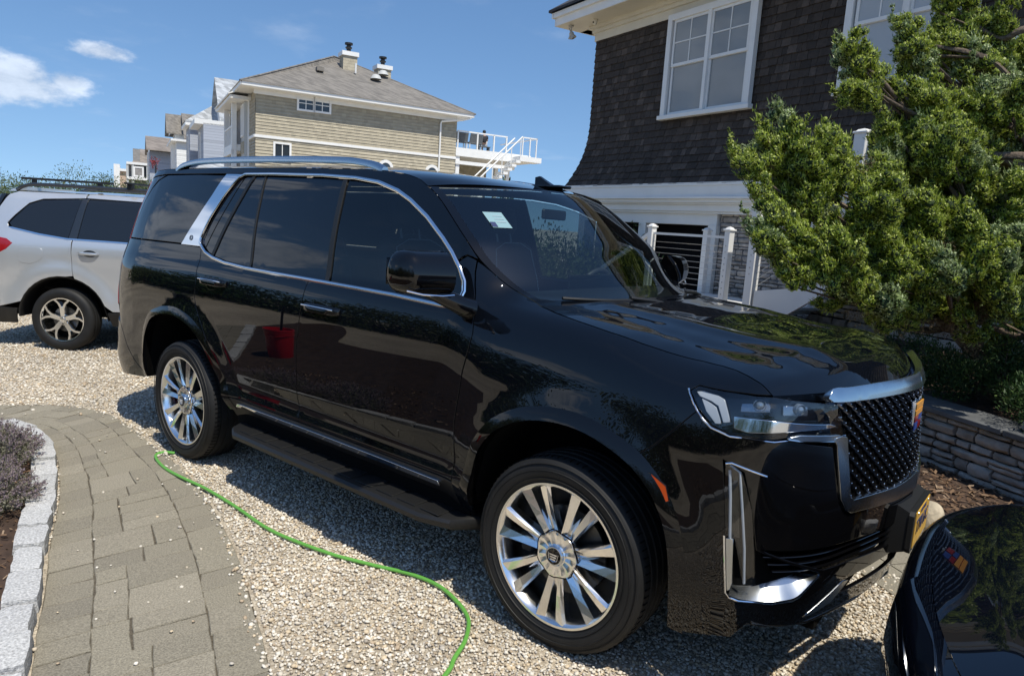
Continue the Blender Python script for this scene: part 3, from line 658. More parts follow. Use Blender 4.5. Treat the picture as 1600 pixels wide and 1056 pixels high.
    # chrome strip and rocker
    panel('sill_trim', [(-2.44, .498), (-2.42, .518), (-1.71, .524), (-1.07, .524), (-.69, .520), (-.68, .496), (-1.07, .498), (-1.71, .499)], side, MT['chrome'], suv, off=.009, mir=sd, gap=0, depth=.012)
    panel('rocker_panel', [(-2.50, .545), (-.50, .545), (-.50, .40), (-.55, .30), (-2.45, .30), (-2.52, .42)], side, MT['matte'], suv, mir=sd, off=-.002)
    # running board
    rbm = MB(); xs = [-2.47, -2.40, -2.30, -1.4, -.70, -.55, -.47]; sec = [(-.86, .385), (-1.035, .388), (-1.070, .382), (-1.082, .368), (-1.078, .345), (-1.05, .330), (-.90, .322)]
    V = []
    for i, x in enumerate(xs):
        k = (0.15, .75, 1, 1, 1, .78, .25)[i]
        for y, z in sec: V.append((x, -.86+(y+.86)*k, z-.004*(x+1.4)*0))
    n = len(sec); F = [(i*n+j, (i+1)*n+j, (i+1)*n+(j+1) % n, i*n+(j+1) % n) for i in range(len(xs)-1) for j in range(n)]+[tuple(range(n)), tuple(range((len(xs)-1)*n, len(xs)*n))[::-1]]
    V = np.array(V)
    if sd: V *= np.array([1, -1, 1]); F = [f[::-1] for f in F]
    rbm.add(V, F); ro = rbm.build('running_board', MT['matte'], suv, True, 30)
    for k in range(11):
        a = -2.28+k*.155
        mb = MB(); mb.box((a, -1.045, .388), (a+.12, -.93, .392), bev=.0015)
        if sd: mb.V[0] = mb.V[0]*np.array([1, -1, 1])
        mb.build('tread_strip', MT['matte'], ro)
    # mirror
    mr = empty('side_mirror'); mr.parent = suv
    q = MB(); ss = []
    for i in range(15):        # shell lofted from inboard to outboard
        u = i/14; y = -1.075-.215*u
        hx = .108*(1-.10*u)*(1-max(0, (u-.78)/.22)**2.4*.55)*(1-.0*u); hz = .094*(1-.06*u)*(1-max(0, (u-.74)/.26)**2.2*.60)
        cx = -.652-.050*u; czz = 1.478+.004*u
        ring = []
        for j in range(24):
            a = 2*math.pi*j/24; ca, sa = math.cos(a), math.sin(a)
            ex = abs(ca)**.62*math.copysign(1, ca); ez = abs(sa)**.62*math.copysign(1, sa)
            bulge = 1.0 if ca > 0 else .62   # flat towards the glass
            ring.append((cx+hx*ex*bulge*(1-.12*max(0, ez)), y-.0*ez, czz+hz*ez*(1-.05*ca)))
        ss.append(ring)
    V = np.array([p for r in ss for p in r]); n = 24; F = [(i*n+j, i*n+(j+1) % n, (i+1)*n+(j+1) % n, (i+1)*n+j) for i in range(14) for j in range(n)]+[tuple(range(n))[::-1], tuple(range(14*n, 15*n))]
    if sd: V = V*np.array([1, -1, 1]); F = [f[::-1] for f in F]
    mesh('mirror_shell', V, F, MT['gloss'], mr, True, sharp=45)
    sg = 1 if sd else -1
    MB().tube([(-.56, sg*.965, 1.33), (-.565, sg*1.01, 1.345), (-.60, sg*1.07, 1.375), (-.635, sg*1.12, 1.40), (-.66, sg*1.18, 1.42)], [.050, .042, .036, .034, .03], 14).build('mirror_arm', MT['gloss'], mr, True)
    V = [(-.722, sg*1.10, 1.415), (-.722, sg*1.10, 1.545), (-.765, sg*1.265, 1.535), (-.765, sg*1.265, 1.425)]
    mesh('mirror_glass', V, [(0, 1, 2, 3)], MT['chrome'], mr)
    MB().tube([(-.545, sg*1.08, 1.395), (-.555, sg*1.14, 1.392), (-.59, sg*1.22, 1.397), (-.625, sg*1.275, 1.41)], .004, 6).build('mirror_trim', MT['chrome'], mr, True)
    # roof rail
    rl = [(-3.66, -.725, 1.955), (-3.58, -.725, 1.985), (-3.40, -.722, 2.010), (-3.1, -.72, 2.020), (-2.4, -.72, 2.022), (-1.8, -.72, 2.012), (-1.62, -.72, 2.0), (-1.50, -.722, 1.982), (-1.42, -.725, 1.955)]
    rl = spl(rl, 4); V = []
    for i, p in enumerate(rl):
        for (oy, oz) in ((-.022, -.034), (-.024, -.010), (-.014, .002), (.012, .002), (.02, -.012), (.02, -.034)):
            V.append((p[0], (p[1]+oy)*(-1 if sd else 1), max(p[2]+oz, 1.925)))
    n = 6; F = [(i*n+j, (i+1)*n+j, (i+1)*n+(j+1) % n, i*n+(j+1) % n) for i in range(len(rl)-1) for j in range(n)]+[tuple(range(6)), tuple(range(len(V)-6, len(V)))[::-1]]
    mesh('roof_rail', V, F, MT['satin'], suv, True, sharp=50)

# centre-line surfaces -------------------------------------------------
SEAM = [(-.36, 1.462), (-.30, 1.424), (-.20, 1.398), (-.08, 1.380), (.08, 1.362), (.222, 1.356), (.35, 1.366), (.475, 1.376), (.56, 1.362), (.622, 1.338), (.68, 1.298), (.733, 1.252), (.76, 1.218), (.775, 1.200)]
SE = S3(dens(SEAM, .04, False)); SE = resamp(SE, 60); SE[:, 1] += .003
_U = np.linspace(0, 1, 60)
def hood_fn(u, v):
    e = np.stack([np.interp(u, _U, SE[:, k]) for k in range(3)], 1)
    a = np.abs(v); bow = .20*(1-u)**2+.21*u**3
    bow = np.where(u < .5, .20*(1-u)**1.5, .0)*(1-a**2)+(np.interp(u, [0, .5, .8, 1], [.0, .0707, .14, .235]))*(1-a**2.3)*(u >= .5)+0
    bow = np.interp(u, [0, .25, .5, .8, 1], [.20, .13, .10, .15, .235])*(1-a**2.2)
    cr_ = np.interp(u, [0, .3, .6, .85, .95, 1], [.012, .040, .062, .070, .050, .004])
    z = e[:, 2]+cr_*(1-a**2.6)
    fade = np.clip(u/.12, 0, 1)*np.clip((1-u)/.14, 0, 1)
    z = z+.011*np.exp(-((a-.60+.10*u)/.075)**2)*fade-.004*np.exp(-((a-.80)/.07)**2)*fade+.010*np.exp(-((a-.30)/.06)**2)*fade*0
    z = z+.006*np.clip(1-a/.46, 0, 1)**.5*fade
    return np.stack([e[:, 0]+bow, -e[:, 1]*-1*(-v)*-1*-1 if False else e[:, 1]*(-v)*-1 if False else e[:, 1]*v, z], 1)
us = np.linspace(0, 1, 70); vs = np.linspace(1, -1, 97)
hood = sheet('hood', hood_fn, us, vs, MT['paint'], suv)
# hood front lip turned down
E_ = hood_fn(np.full(97, 1.0), vs); L2 = E_.copy(); L2[:, 2] -= .03; L2[:, 0] -= .004
strip('hood_lip', E_, L2, MT['paint'], hood, nv=1)
# cowl between hood and windscreen
WE = S3(dens(APIL, .03, False)); WE = resamp(WE, 40); WE[:, 1] += .006; _W = np.linspace(0, 1, 40)
def ws_fn(u, v, ins=0.0):
    e = np.stack([np.interp(u, _W, WE[:, k]) for k in range(3)], 1); a = np.abs(v)
    bow = np.interp(u, [0, 1], [.27, .215])*(1-a**2.1); zz = np.interp(u, [0, 1], [-.030, .035])*(1-a**2)+.0
    return np.stack([e[:, 0]+bow, e[:, 1]*v, e[:, 2]+zz], 1)
def ws_in(u, v): return ws_fn(.035+.945*u, v*.955)
wsc = sheet('windshield', ws_in, np.linspace(0, 1, 30), np.linspace(1, -1, 61), MT['wglass'], suv, off=-.001)
C1 = hood_fn(np.full(60, .012), np.linspace(.93, -.93, 60)); C0 = ws_fn(np.full(60, .02), np.linspace(.97, -.97, 60)); C1[:, 2] -= .018; C0[:, 2] -= .006
strip('cowl', C0, C1, MT['matte'], suv, nv=3)
# black border frit around the glass
def ring_pts(k0, k1, kv):
    a = [(u, kv) for u in np.linspace(k0, k1, 20)]; b = [(k1, v) for v in np.linspace(kv, -kv, 40)][1:]; c = [(u, -kv) for u in np.linspace(k1, k0, 20)][1:]; d_ = [(k0, v) for v in np.linspace(-kv, kv, 40)][1:-1]
    return np.array(a+b+c+d_)
o_, i_ = ring_pts(0, 1, 1.0), ring_pts(.035, .98, .955)
A, B = ws_fn(o_[:, 0], o_[:, 1]), ws_fn(i_[:, 0], i_[:, 1])
strip('windshield_border', A, B, MT['gloss'], wsc, nv=2, closed=True)
i2 = ring_pts(.075, .93, .90); A, B = ws_fn(i_[:, 0], i_[:, 1]), ws_fn(i2[:, 0], i2[:, 1]); A[:, 0] -= .006; B[:, 0] -= .006
# roof
RT = [(-1.028, 1.862), (-1.10, 1.895), (-1.2, 1.918), (-1.35, 1.935), (-1.6, 1.948), (-2.2, 1.955), (-3.2, 1.952), (-3.8, 1.948), (-4.05, 1.935), (-4.14, 1.915)]
RE = S3(dens(RT, .05, False)); RE = resamp(RE, 80); _Rr = np.linspace(0, 1, 80)
def roof_fn(u, v):
    e = np.stack([np.interp(u, _Rr, RE[:, k]) for k in range(3)], 1); a = np.abs(v)
    x = e[:, 0]+np.interp(u, [0, .10, .22, .85, 1], [.215, .13, .0, .0, -.14])*(1-a**2.1)
    zc_ = np.interp(x, [-4.3, -4.1, -3.6, -2.8, -2.0, -1.5, -1.1, -.82], [1.925, 1.955, 1.995, 2.015, 2.010, 1.985, 1.945, 1.897])
    z = e[:, 2]+(zc_-e[:, 2])*(1-a**np.interp(u, [0, .12], [2.0, 3.0]))
    return np.stack([x, e[:, 1]*v, z], 1)
sheet('roof', roof_fn, np.linspace(0, 1, 90), np.linspace(1, -1, 71), MT['paint'], suv, flip=True)
A = roof_fn(np.full(41, .985), np.linspace(.97, -.97, 41)); B = A.copy(); B[:, 0] -= .11; B[:, 2] -= .045; Bb = B.copy(); Bb[:, 2] -= .03; Ab = A.copy(); Ab[:, 2] -= .09; A[:, 2] += .004
V = np.concatenate([A, B, Bb, Ab]); mesh('spoiler', V, [(j*41+i, j*41+i+1, (j+1)*41+i+1, (j+1)*41+i) for j in range(3) for i in range(40)], MT['gloss'], suv, True, sharp=40)
# antenna fin
fin = MB(); prof = [(-.86, 1.91), (-.94, 1.935), (-1.015, 1.975), (-1.045, 1.992), (-1.075, 1.985), (-1.06, 1.91)]
V = []; 
for x, z in prof:
    k = .030*(1-(z-1.91)/.095*.8); V += [(x, .12-k, z), (x, .12+k, z)]
n = len(prof); F = [(2*i, 2*((i+1) % n), 2*((i+1) % n)+1, 2*i+1) for i in range(n)]+[tuple(2*i for i in range(n))[::-1], tuple(2*i+1 for i in range(n))]
fin.add(V, F); fin.box((-1.16, .06, 1.925), (-.86, .18, 1.94), bev=.006); fin.build('antenna_fin', MT['gloss'], suv)

# grille mesh: interlocking wavy bars in a dark cavity
GO = [(1.046, 1.178), (1.100, 1.045), (1.145, .825), (1.20, .812), (1.5, .806), (1.66, .812), (1.7536, .812), (1.7536, 1.172), (1.5, 1.174), (1.2, 1.178)]
gr = empty('grille'); gr.parent = suv
for sd in (False, True): panel('grille_cavity', GO, side, MT['void'], gr, off=-.055, mir=sd, gap=0, depth=.001)
GOa = np.array(GO); mbg = MB(); nod = MB()
def gp(s, t, o):
    m_ = s > SFMAX; s2 = np.where(m_, 2*SFMAX-s, s); p = side(s2, t); nx, ny = plan_n(s2); p[:, 0] -= nx*o; p[:, 1] -= ny*o; p[:, 1] = np.where(m_, -p[:, 1], p[:, 1]); return p
lam = .062; row = .0222
rows_ = int((1.18-.805)/row)+1
for r in range(rows_):
    t0 = .800+r*row; ss_ = np.arange(1.03, 2*SFMAX-1.03, lam/8)
    tt = t0+row*.50*np.cos((ss_-SFMAX)/lam*2*math.pi+(math.pi if r % 2 else 0))
    f = np.where(ss_ > SFMAX, 2*SFMAX-ss_, ss_); ok = pip(np.stack([f, tt], 1), GOa)
    dep = -.010-.010*np.cos((ss_-SFMAX)/lam*2*math.pi+(math.pi if r % 2 else 0)); X = gp(ss_, tt, 0); Xo = gp(ss_, tt, 1.0); nn = Xo-X; X = X+nn*dep[:, None]
    run = []
    for i in range(len(ss_)):
        if ok[i]: run.append(X[i])
        if (not ok[i] or i == len(ss_)-1) and len(run) > 2:
            P = np.array(run); Q = len(P)
            # flat ribbon bar: front edge thin, runs back
            b = P-np.array([.030, 0, 0]); up_ = np.array([0, 0, .0030]); V = np.concatenate([P+up_, P-up_, b+up_*.6, b-up_*.6]); F = []
            for j in range(Q-1): F += [(j, j+1, Q+j+1, Q+j), (j, 2*Q+j, 2*Q+j+1, j+1), (Q+j, Q+j+1, 3*Q+j+1, 3*Q+j)]
            mbg.add(V, F); run = []
        elif not ok[i]: run = []
    pk = (np.arange(40)-20)*lam+SFMAX+(lam/2 if r % 2 else 0)
    pk = pk[(pk > 1.06) & (pk < 2*SFMAX-1.06)]
    fk = np.where(pk > SFMAX, 2*SFMAX-pk, pk); okk = pip(np.stack([fk, np.full(len(pk), t0+row*.5)], 1), GOa)
    for p in gp(pk[okk], np.full(okk.sum(), t0+row*.5), -.002): nod.lathe([(0, .004), (.0022, .003), (.0032, 0), (.003, -.006)], 6, 'x', 0, Matrix.Translation(Vector(p)))
for V_ in nod.V: pass
k0 = mbg.n; mbg.V += nod.V; mbg.F += [tuple(i+k0 for i in f) for f in nod.F]; mbg.MI += [1]*len(nod.F); mbg.build('grille_mesh', [MT['darkchrome'], MT['satin']], gr)
# crest in the middle of the grille
em = empty('crest'); em.parent = gr; ex = 1.052
cx0 = side(np.array([SFMAX]), np.array([1.05]))[0][0]-.004
def plate(poly, x0, x1, m, nm): MB().prism([(p[0]-.028, p[1]) for p in poly], x0, x1, 'x').build(nm, m, em)
ow = .085; z0, z1 = .992, 1.118
plate([(-ow, z1), (-ow*.93, z0+.03), (-ow*.6, z0+.006), (0, z0-.012), (ow*.6, z0+.006), (ow*.93, z0+.03), (ow, z1)], cx0-.012, cx0+.004, MT['chrome'], 'crest_frame')
zz = [z1-.010, z1-.033, z1-.038, z1-.060, z1-.065, z1-.086, z1-.090, z1-.118]
ww = ow*.88
def quad(y0, y1, za_, zb, m, nm, k=.0): plate([(y0, za_), (y0+.004, zb), (y1-.004, zb), (y1, za_)], cx0+.002, cx0+.007, m, nm)
quad(-ww, ww, zz[0], zz[1], MT['orange'], 'crest_band'); quad(-ww*.97, ww*.97, zz[2], zz[3], MT['orange'], 'crest_band')
quad(-ww*.95, -.002, zz[4], zz[5], MT['red'], 'crest_band'); quad(.002, ww*.95, zz[4], zz[5], MT['blue'], 'crest_band')
quad(-ww*.85, -.002, zz[6], zz[7], MT['blue'], 'crest_band'); quad(.002, ww*.85, zz[6], zz[7], MT['red'], 'crest_band')
# licence plate on its wedge bracket
lp = empty('license_plate'); lp.parent = suv
px = 1.105
MB().prism([(-.17, .53), (-.185, .55), (-.185, .685), (-.17, .70), (.17, .70), (.185, .685), (.185, .55), (.17, .53)], px-.012, px+.006, 'x').build('plate_frame', MT['matte'], lp)
br = MB(); V = [(px-.012, -.18, .535), (px-.012, .18, .535), (px-.012, .18, .695), (px-.012, -.18, .695), (px-.11, -.20, .50), (px-.11, .20, .50), (px-.06, .19, .72), (px-.06, -.19, .72)]
br.add(V, [(0, 1, 2, 3), (7, 6, 5, 4), (0, 4, 5, 1), (1, 5, 6, 2), (2, 6, 7, 3), (3, 7, 4, 0)]); br.build('plate_bracket', MT['matte'], lp)
MB().box((px+.006, -.152, .546), (px+.009, .152, .690)).build('plate_face', MT['gold'], lp)
def text(s, size, loc, rot, m, parent, name, ext=.001, align='CENTER', sx=1.0):
    c = bpy.data.curves.new(name, 'FONT'); c.body = s; c.size = size; c.extrude = ext; c.align_x = align; c.align_y = 'CENTER'
    o = bpy.data.objects.new(name, c); COL.objects.link(o); o.location = loc; o.rotation_euler = rot; o.scale = (sx, 1, 1); c.materials.append(m)
    bpy.context.view_layer.update(); dg = bpy.context.evaluated_depsgraph_get(); me = bpy.data.meshes.new_from_object(o.evaluated_get(dg))
    M_ = o.matrix_world.copy(); bpy.data.objects.remove(o); o2 = bpy.data.objects.new(name, me); COL.objects.link(o2); me.transform(M_); o2.parent = parent; return o2
text('T718 61C', .085, (px+.010, 0, .620), (R_(90), 0, R_(90)), MT['navy'], lp, 'plate_number', sx=.74)
text('NEW YORK', .022, (px+.010, 0, .676), (R_(90), 0, R_(90)), MT['navy'], lp, 'plate_state')
MB().box((px+.005, -.13, .533), (px+.0075, .13, .543)).build('frame_caption', MT['lamp'], lp)
for yy in (-.11, .11): MB().lathe([(0, .004), (.005, .003), (.006, 0)], 10, 'x', 0, Matrix.Translation((px+.008, yy, .680))).build('plate_screw', MT['chrome'], lp, True)
# wipers
for (v0, v1, u0, u1) in ((.86, .10, .030, .075), (-.02, -.74, .030, .085)):
    wp = MB(); P = ws_fn(np.linspace(u0, u1, 12), np.linspace(v0, v1, 12)); P = P+np.array([.02, 0, .016])
    wp.tube([tuple(p) for p in P], .008, 6); b = P[7]; e = ws_fn(np.array([.0]), np.array([v1-.02]))[0]+np.array([.04, 0, .006]); wp.tube([tuple(b+np.array([0, 0, .012])), tuple((b+e)/2+np.array([.01, 0, .014])), tuple(e)], [.008, .011, .014], 8)
    wp.build('wiper', MT['matte'], suv, True)
# windscreen papers
def sticker(u0, u1, v0, v1, nm, m, o=-.005):
    g = ws_fn(np.array([u0, u0, u1, u1]), np.array([v0, v1, v1, v0])); g[:, 0] += o; g[:, 2] += o*.4
    return mesh(nm, g, [(0, 1, 2, 3)], m, suv)
MT['paper'] = mat('pale_sticker', (.20, .33, .36), .6)
sticker(.615, .745, .825, .715, 'window_sticker', MT['paper'], .003); sticker(.62, .66, .825, .795, 'sticker_mark', MT['navy'], .005)
for k in range(3): sticker(.66+.025*k, .663+.025*k, .785, .73, 'sticker_line', MT['lampw'], .005)
sticker(.18, .30, -.86, -.93, 'window_sticker', MT['paper'], .003)
# inner shell, floor, seats, dashboard, steering wheel
ib = MB(); ib.box((-2.5, -.93, .36), (-.52, .93, .95)); ib.box((-4.3, -.60, .30), (.90, .60, .95)); ib.box((-4.1, -.88, .85), (-3.68, .88, 1.0)); ib.box((.55, -.66, .42), (.80, .66, .98)); ib.box((-3.68, -.62, .9), (-2.5, .62, 1.1)); ib.box((-4.1, -.84, .42), (-3.72, .84, .85)); ib.box((-.3, -.70, .9), (.80, .70, 1.16))
ib.build('chassis', MT['void'], suv)
ib = MB(); ib.box((-4.2, -.62, 1.1), (-2.35, .62, 1.42)); ib.build('cargo_area', MT['void'], suv)
dm = MB(); V = []
for y in np.linspace(-.82, .82, 13):
    k = (y/.82)**2; V += [(-.20-.26*k, y*.93, 1.345), (-.36-.14*k, y*.93, 1.385), (-.62, y*.93, 1.385), (-.72, y*.93, 1.33), (-.70, y*.93, 1.1), (-.4-.1*k, y*.9, .9)]
F = [(i*6+j, (i+1)*6+j, (i+1)*6+j+1, i*6+j+1) for i in range(12) for j in range(5)]; dm.add(V, F); dm.build('dashboard', MT['matte'], suv, True, 40)
MB().box((-.735, .02, 1.33), (-.72, .62, 1.45), bev=.005).build('display_screen', MT['privacy'], suv)
stw = MB(); q = Matrix.Translation((-.83, .40, 1.30)) @ Matrix.Rotation(R_(-68), 4, 'Y')
stw.tube([tuple(q @ Vector((.185*math.cos(a), .185*math.sin(a), 0))) for a in np.linspace(0, 2*math.pi, 32, endpoint=False)], .016, 8, closed=True)
for a in (0, 2.6, -2.6): stw.tube([tuple(q @ Vector((0, 0, -.02))), tuple(q @ Vector((.18*math.cos(a+1.57), .18*math.sin(a+1.57), 0)))], .014, 6)
stw.lathe([(0, .02), (.05, .015), (.06, -.01), (.0, -.03)], 16, 'z', 0, q); stw.build('steering_wheel', MT['leather'], suv, True, 50)
def seat(x, y):
    s_ = empty('car_seat', (x, y, 0)); s_.parent = suv
    MB().box((-.28, -.26, .92), (.26, .26, 1.10), bev=.05).build('seat_cushion', MT['leather'], s_, True, 50)
    m_ = Matrix.Translation((-.26, 0, 1.08)) @ Matrix.Rotation(R_(-14), 4, 'Y')
    MB().box((-.07, -.25, -.05), (.07, .25, .52), bev=.05, mtx=m_).build('seat_back', MT['leather'], s_, True, 50)
    MB().box((-.05, -.13, .58), (.05, .13, .76), bev=.035, mtx=m_).build('head_rest', MT['leather'], s_, True, 50)
    mb = MB()
    for yy in (-.07, .07): mb.tube([tuple(m_ @ Vector((0, yy, .5))), tuple(m_ @ Vector((0, yy, .62)))], .007, 6)
    mb.tube([tuple(m_ @ Vector((.072, a, b))) for a, b in ((-.2, .02), (-.215, .25), (-.18, .46), (-.08, .505), (.08, .505), (.18, .46), (.215, .25), (.2, .02))], .004, 5)
    mb.build('seat_piping', MT['lampw'], s_, True)
for x, y in ((-1.15, -.42), (-1.15, .42), (-2.1, -.42), (-2.1, .42)): seat(x, y)
MB().box((-.86, -.10, 1.745), (-.84, .12, 1.80), bev=.008).build('rear_view_mirror', MT['matte'], suv)

# wheels -----------------------------------------------------------------
def suv_wheel(x, y, z, rz, steer=0):
    wl = empty('wheel', (x, y, z), rz); wl.parent = suv; F0 = -.118
    tp = [(.290, F0+.005), (.300, F0-.004), (.320, F0-.016), (.345, F0-.022), (.368, F0-.018), (.386, F0-.008), (.397, F0+.010), (.4015, F0+.026), (.4015, F0+.045), (.394, F0+.047), (.394, F0+.055), (.403, F0+.057), (.403, F0+.088), (.394, F0+.090), (.394, F0+.100), (.404, F0+.102), (.404, F0+.135), (.395, F0+.137), (.395, F0+.147), (.403, F0+.149), (.403, F0+.180), (.394, F0+.182), (.394, F0+.190), (.4015, F0+.192), (.4015, F0+.212), (.386, F0+.24), (.345, F0+.255), (.29, F0+.23)]
    ty = MB().lathe(tp, 96, 'y').build('tyre', MT['tyre'], wl, True, 40)
    mb = MB()   # moulded sidewall ribs and tread sipes
    for r_ in (.318, .352, .380): mb.lathe([(r_-.0015, F0-.0150-.006*(r_ > .33)), (r_, F0-.0205-.0035*(.33 < r_ < .37)), (r_+.0015, F0-.0150-.006*(.33 < r_ < .37))], 72, 'y')
    mb.build('sidewall_rib', MT['tyre'], ty)
    mb = MB()
    for k in range(84):
        q = 2*math.pi*k/84
        for (a, b) in ((F0+.012, F0+.045), (F0+.194, F0+.215)): mb.box((-.002, a, .392), (.002, b, .4035), mtx=Matrix.Rotation(q, 4, 'Y'))
    mb.build('tread_groove', MT['void'], ty)
    rim = MB().lathe([(.300, F0+.006), (.3005, F0-.004), (.297, F0-.010), (.288, F0-.009), (.280, F0+.000), (.272, F0+.020), (.264, F0+.05), (.258, F0+.10), (.262, F0+.21), (.288, F0+.235)], 96, 'y').build('rim', MT['alloy'], wl, True, 40)
    MB().lathe([(.27, F0+.12), (.20, F0+.13), (.05, F0+.13)], 48, 'y').build('brake_backing', MT['matte'], wl, True)
    MB().lathe([(.185, F0+.085), (.185, F0+.10), (.06, F0+.10), (.06, F0+.085), (.185, F0+.085)], 64, 'y').build('brake_disc', MT['disc'], wl, True, 30)
    ca = MB().box((-.22, F0+.06, -.07), (-.15, F0+.115, .07), bev=.012).build('brake_caliper', MT['red'] if x < -1 else MT['matte'], wl, True)
    # seven pairs of faceted blades
    bl = MB()
    for k in range(7):
        a0 = 2*math.pi*k/7+R_(-90+0)
        for sg in (-1, 1):
            st_ = []
            for (r_, off_, hw, yf, dp) in ((.070, .26, .013, .020, .055), (.11, .21, .0135, .014, .050), (.17, .183, .017, .006, .050), (.235, .179, .0215, .000, .05), (.283, .183, .0255, -.003, .045)):
                an = a0+sg*off_; c, s = math.cos(an), math.sin(an); tx, tz = -s, c
                yy = F0+yf
                # blade section: outer facet wide, crest shifted to the outside of the pair
                cr_o = sg*hw*.55
                pts = []
                for (w_, y_) in ((-hw*1.0, .008), (cr_o, -.004), (hw*1.0, .008), (hw*.8, dp), (-hw*.8, dp)):
                    pts.append((r_*c+tx*w_, yy+y_, r_*s+tz*w_))
                st_.append(pts)
            V = [p for st1 in st_ for p in st1]; n = 5
            F = [(i*n+j, (i+1)*n+j, (i+1)*n+(j+1) % n, i*n+(j+1) % n) for i in range(len(st_)-1) for j in range(n)]+[tuple(range(n)), tuple(range(len(V)-n, len(V)))[::-1]]
            bl.add(V, F)
        # wedge between the two blades of a pair
        V = []
        for (r_, hw, yf, dp) in ((.075, .020, .022, .05), (.125, .016, .026, .045), (.19, .002, .040, .02)):
            c, s = math.cos(a0), math.sin(a0); tx, tz = -s, c
            for (w_, y_) in ((-hw, .010), (0, -.002), (hw, .010), (hw, dp), (-hw, dp)): V.append((r_*c+tx*w_, F0+yf+y_, r_*s+tz*w_))
        F = [(i*5+j, (i+1)*5+j, (i+1)*5+(j+1) % 5, i*5+(j+1) % 5) for i in range(2) for j in range(5)]; bl.add(V, F)
        # pockets on the barrel between pairs
        for da in (0,):
            q = a0+math.pi/7; c, s = math.cos(q), math.sin(q)
    bl.build('spokes', MT['alloy'], rim)
    hub = MB(); prof = []
    n = 56; V = []
    rr = [(.0, -.004), (.032, -.004), (.036, .002), (.045, .010), (.066, .012), (.084, .008), (.093, .010), (.096, .016), (.097, .03)]
    for i in range(n):
        q = 2*math.pi*i/n
        for (r_, y_) in rr:
            wv = 1+.035*math.cos(7*q+math.pi*0) if r_ > .07 else 1; fl = .0028*math.cos(14*q) if .04 < r_ < .085 else 0
            V.append((r_*wv*math.cos(q), F0+y_+fl, r_*wv*math.sin(q)))
    m_ = len(rr); F = [(i*m_+j, ((i+1) % n)*m_+j, ((i+1) % n)*m_+j+1, i*m_+j+1) for i in range(n) for j in range(m_-1)]; hub.add(V, F)
    hb = hub.build('hub_cover', MT['alloy'], wl, True, 30)
    MB().tube([(.0985*(1+.035*math.cos(7*q))*math.cos(q), F0+.014, .0985*(1+.035*math.cos(7*q))*math.sin(q)) for q in np.linspace(0, 2*math.pi, 84, endpoint=False)], .0022, 5, closed=True).build('cover_seam', MT['void'], hb)
    MB().lathe([(.0, F0-.010), (.038, F0-.009), (.042, F0-.005), (.042, F0+.004)], 32, 'y').build('hub_cap', MT['satin'], hb, True, 40)
    MB().lathe([(.0, F0-.0115), (.033, F0-.0115), (.0335, F0-.009)], 32, 'y').build('cap_field', MT['gloss'], hb, True, 40)
    cb_ = MB()
    for k in range(3): cb_.box((-.018+.003*k, F0-.0135, .005-.010*k), (.018-.003*k, F0-.0118, .011-.010*k))
    cb_.tube([(-.024, F0-.0125, .014), (-.019, F0-.0125, -.014), (0, F0-.0125, -.021), (.019, F0-.0125, -.014), (.024, F0-.0125, .014)], .0018, 5)
    cb_.build('cap_crest', MT['chrome'], hb)
    return wl
WY = .865
suv_wheel(0, -WY-.012, .403, R_(.6)); suv_wheel(-3.071, -WY-.015, .402, 0); suv_wheel(0, WY, .403, math.pi); suv_wheel(-3.071, WY, .402, math.pi)
# ------------------------------------------------------------------ ground, drive, path
def island_mat(name, stops, rough=.8, bump=None, noise=None, spec=.3, trans=0.0):
    m = mat(name, stops[0][1], rough, spec=spec, bump=bump); t = m.node_tree; b = t.nodes['Principled BSDF']
    g = N(t, 'ShaderNodeNewGeometry'); r = N(t, 'ShaderNodeValToRGB'); r.color_ramp.interpolation = 'CONSTANT' if len(stops) > 4 else 'LINEAR'
    while len(r.color_ramp.elements) < len(stops): r.color_ramp.elements.new(.5)
    for e, (p, c) in zip(r.color_ramp.elements, stops): e.position = p; e.color = (*c, 1)
    t.links.new(g.outputs['Random Per Island'], r.inputs[0]); last = r.outputs[0]
    if noise:
        co = N(t, 'ShaderNodeTexCoord'); n = N(t, 'ShaderNodeTexNoise'); n.inputs['Scale'].default_value = noise[0]; n.inputs['Detail'].default_value = 6; t.links.new(co.outputs['Object'], n.inputs['Vector'])
        q = N(t, 'ShaderNodeMapRange'); q.inputs['From Min'].default_value = .3; q.inputs['From Max'].default_value = .7; q.inputs['To Min'].default_value = 1-noise[1]; q.inputs['To Max'].default_value = 1+noise[1]; t.links.new(n.outputs[0], q.inputs['Value'])
        s = N(t, 'ShaderNodeVectorMath', operation='SCALE'); t.links.new(last, s.inputs[0]); t.links.new(q.outputs[0], s.inputs['Scale']); last = s.outputs[0]
    t.links.new(last, b.inputs['Base Color'])
    if trans:
        o = t.nodes['Material Output']; tr = N(t, 'ShaderNodeBsdfTranslucent'); mx_ = N(t, 'ShaderNodeMixShader', i_0=trans); t.links.new(last, tr.inputs[0]); t.links.new(b.outputs[0], mx_.inputs[1]); t.links.new(tr.outputs[0], mx_.inputs[2]); t.links.new(mx_.outputs[0], o.inputs[0])
    return m
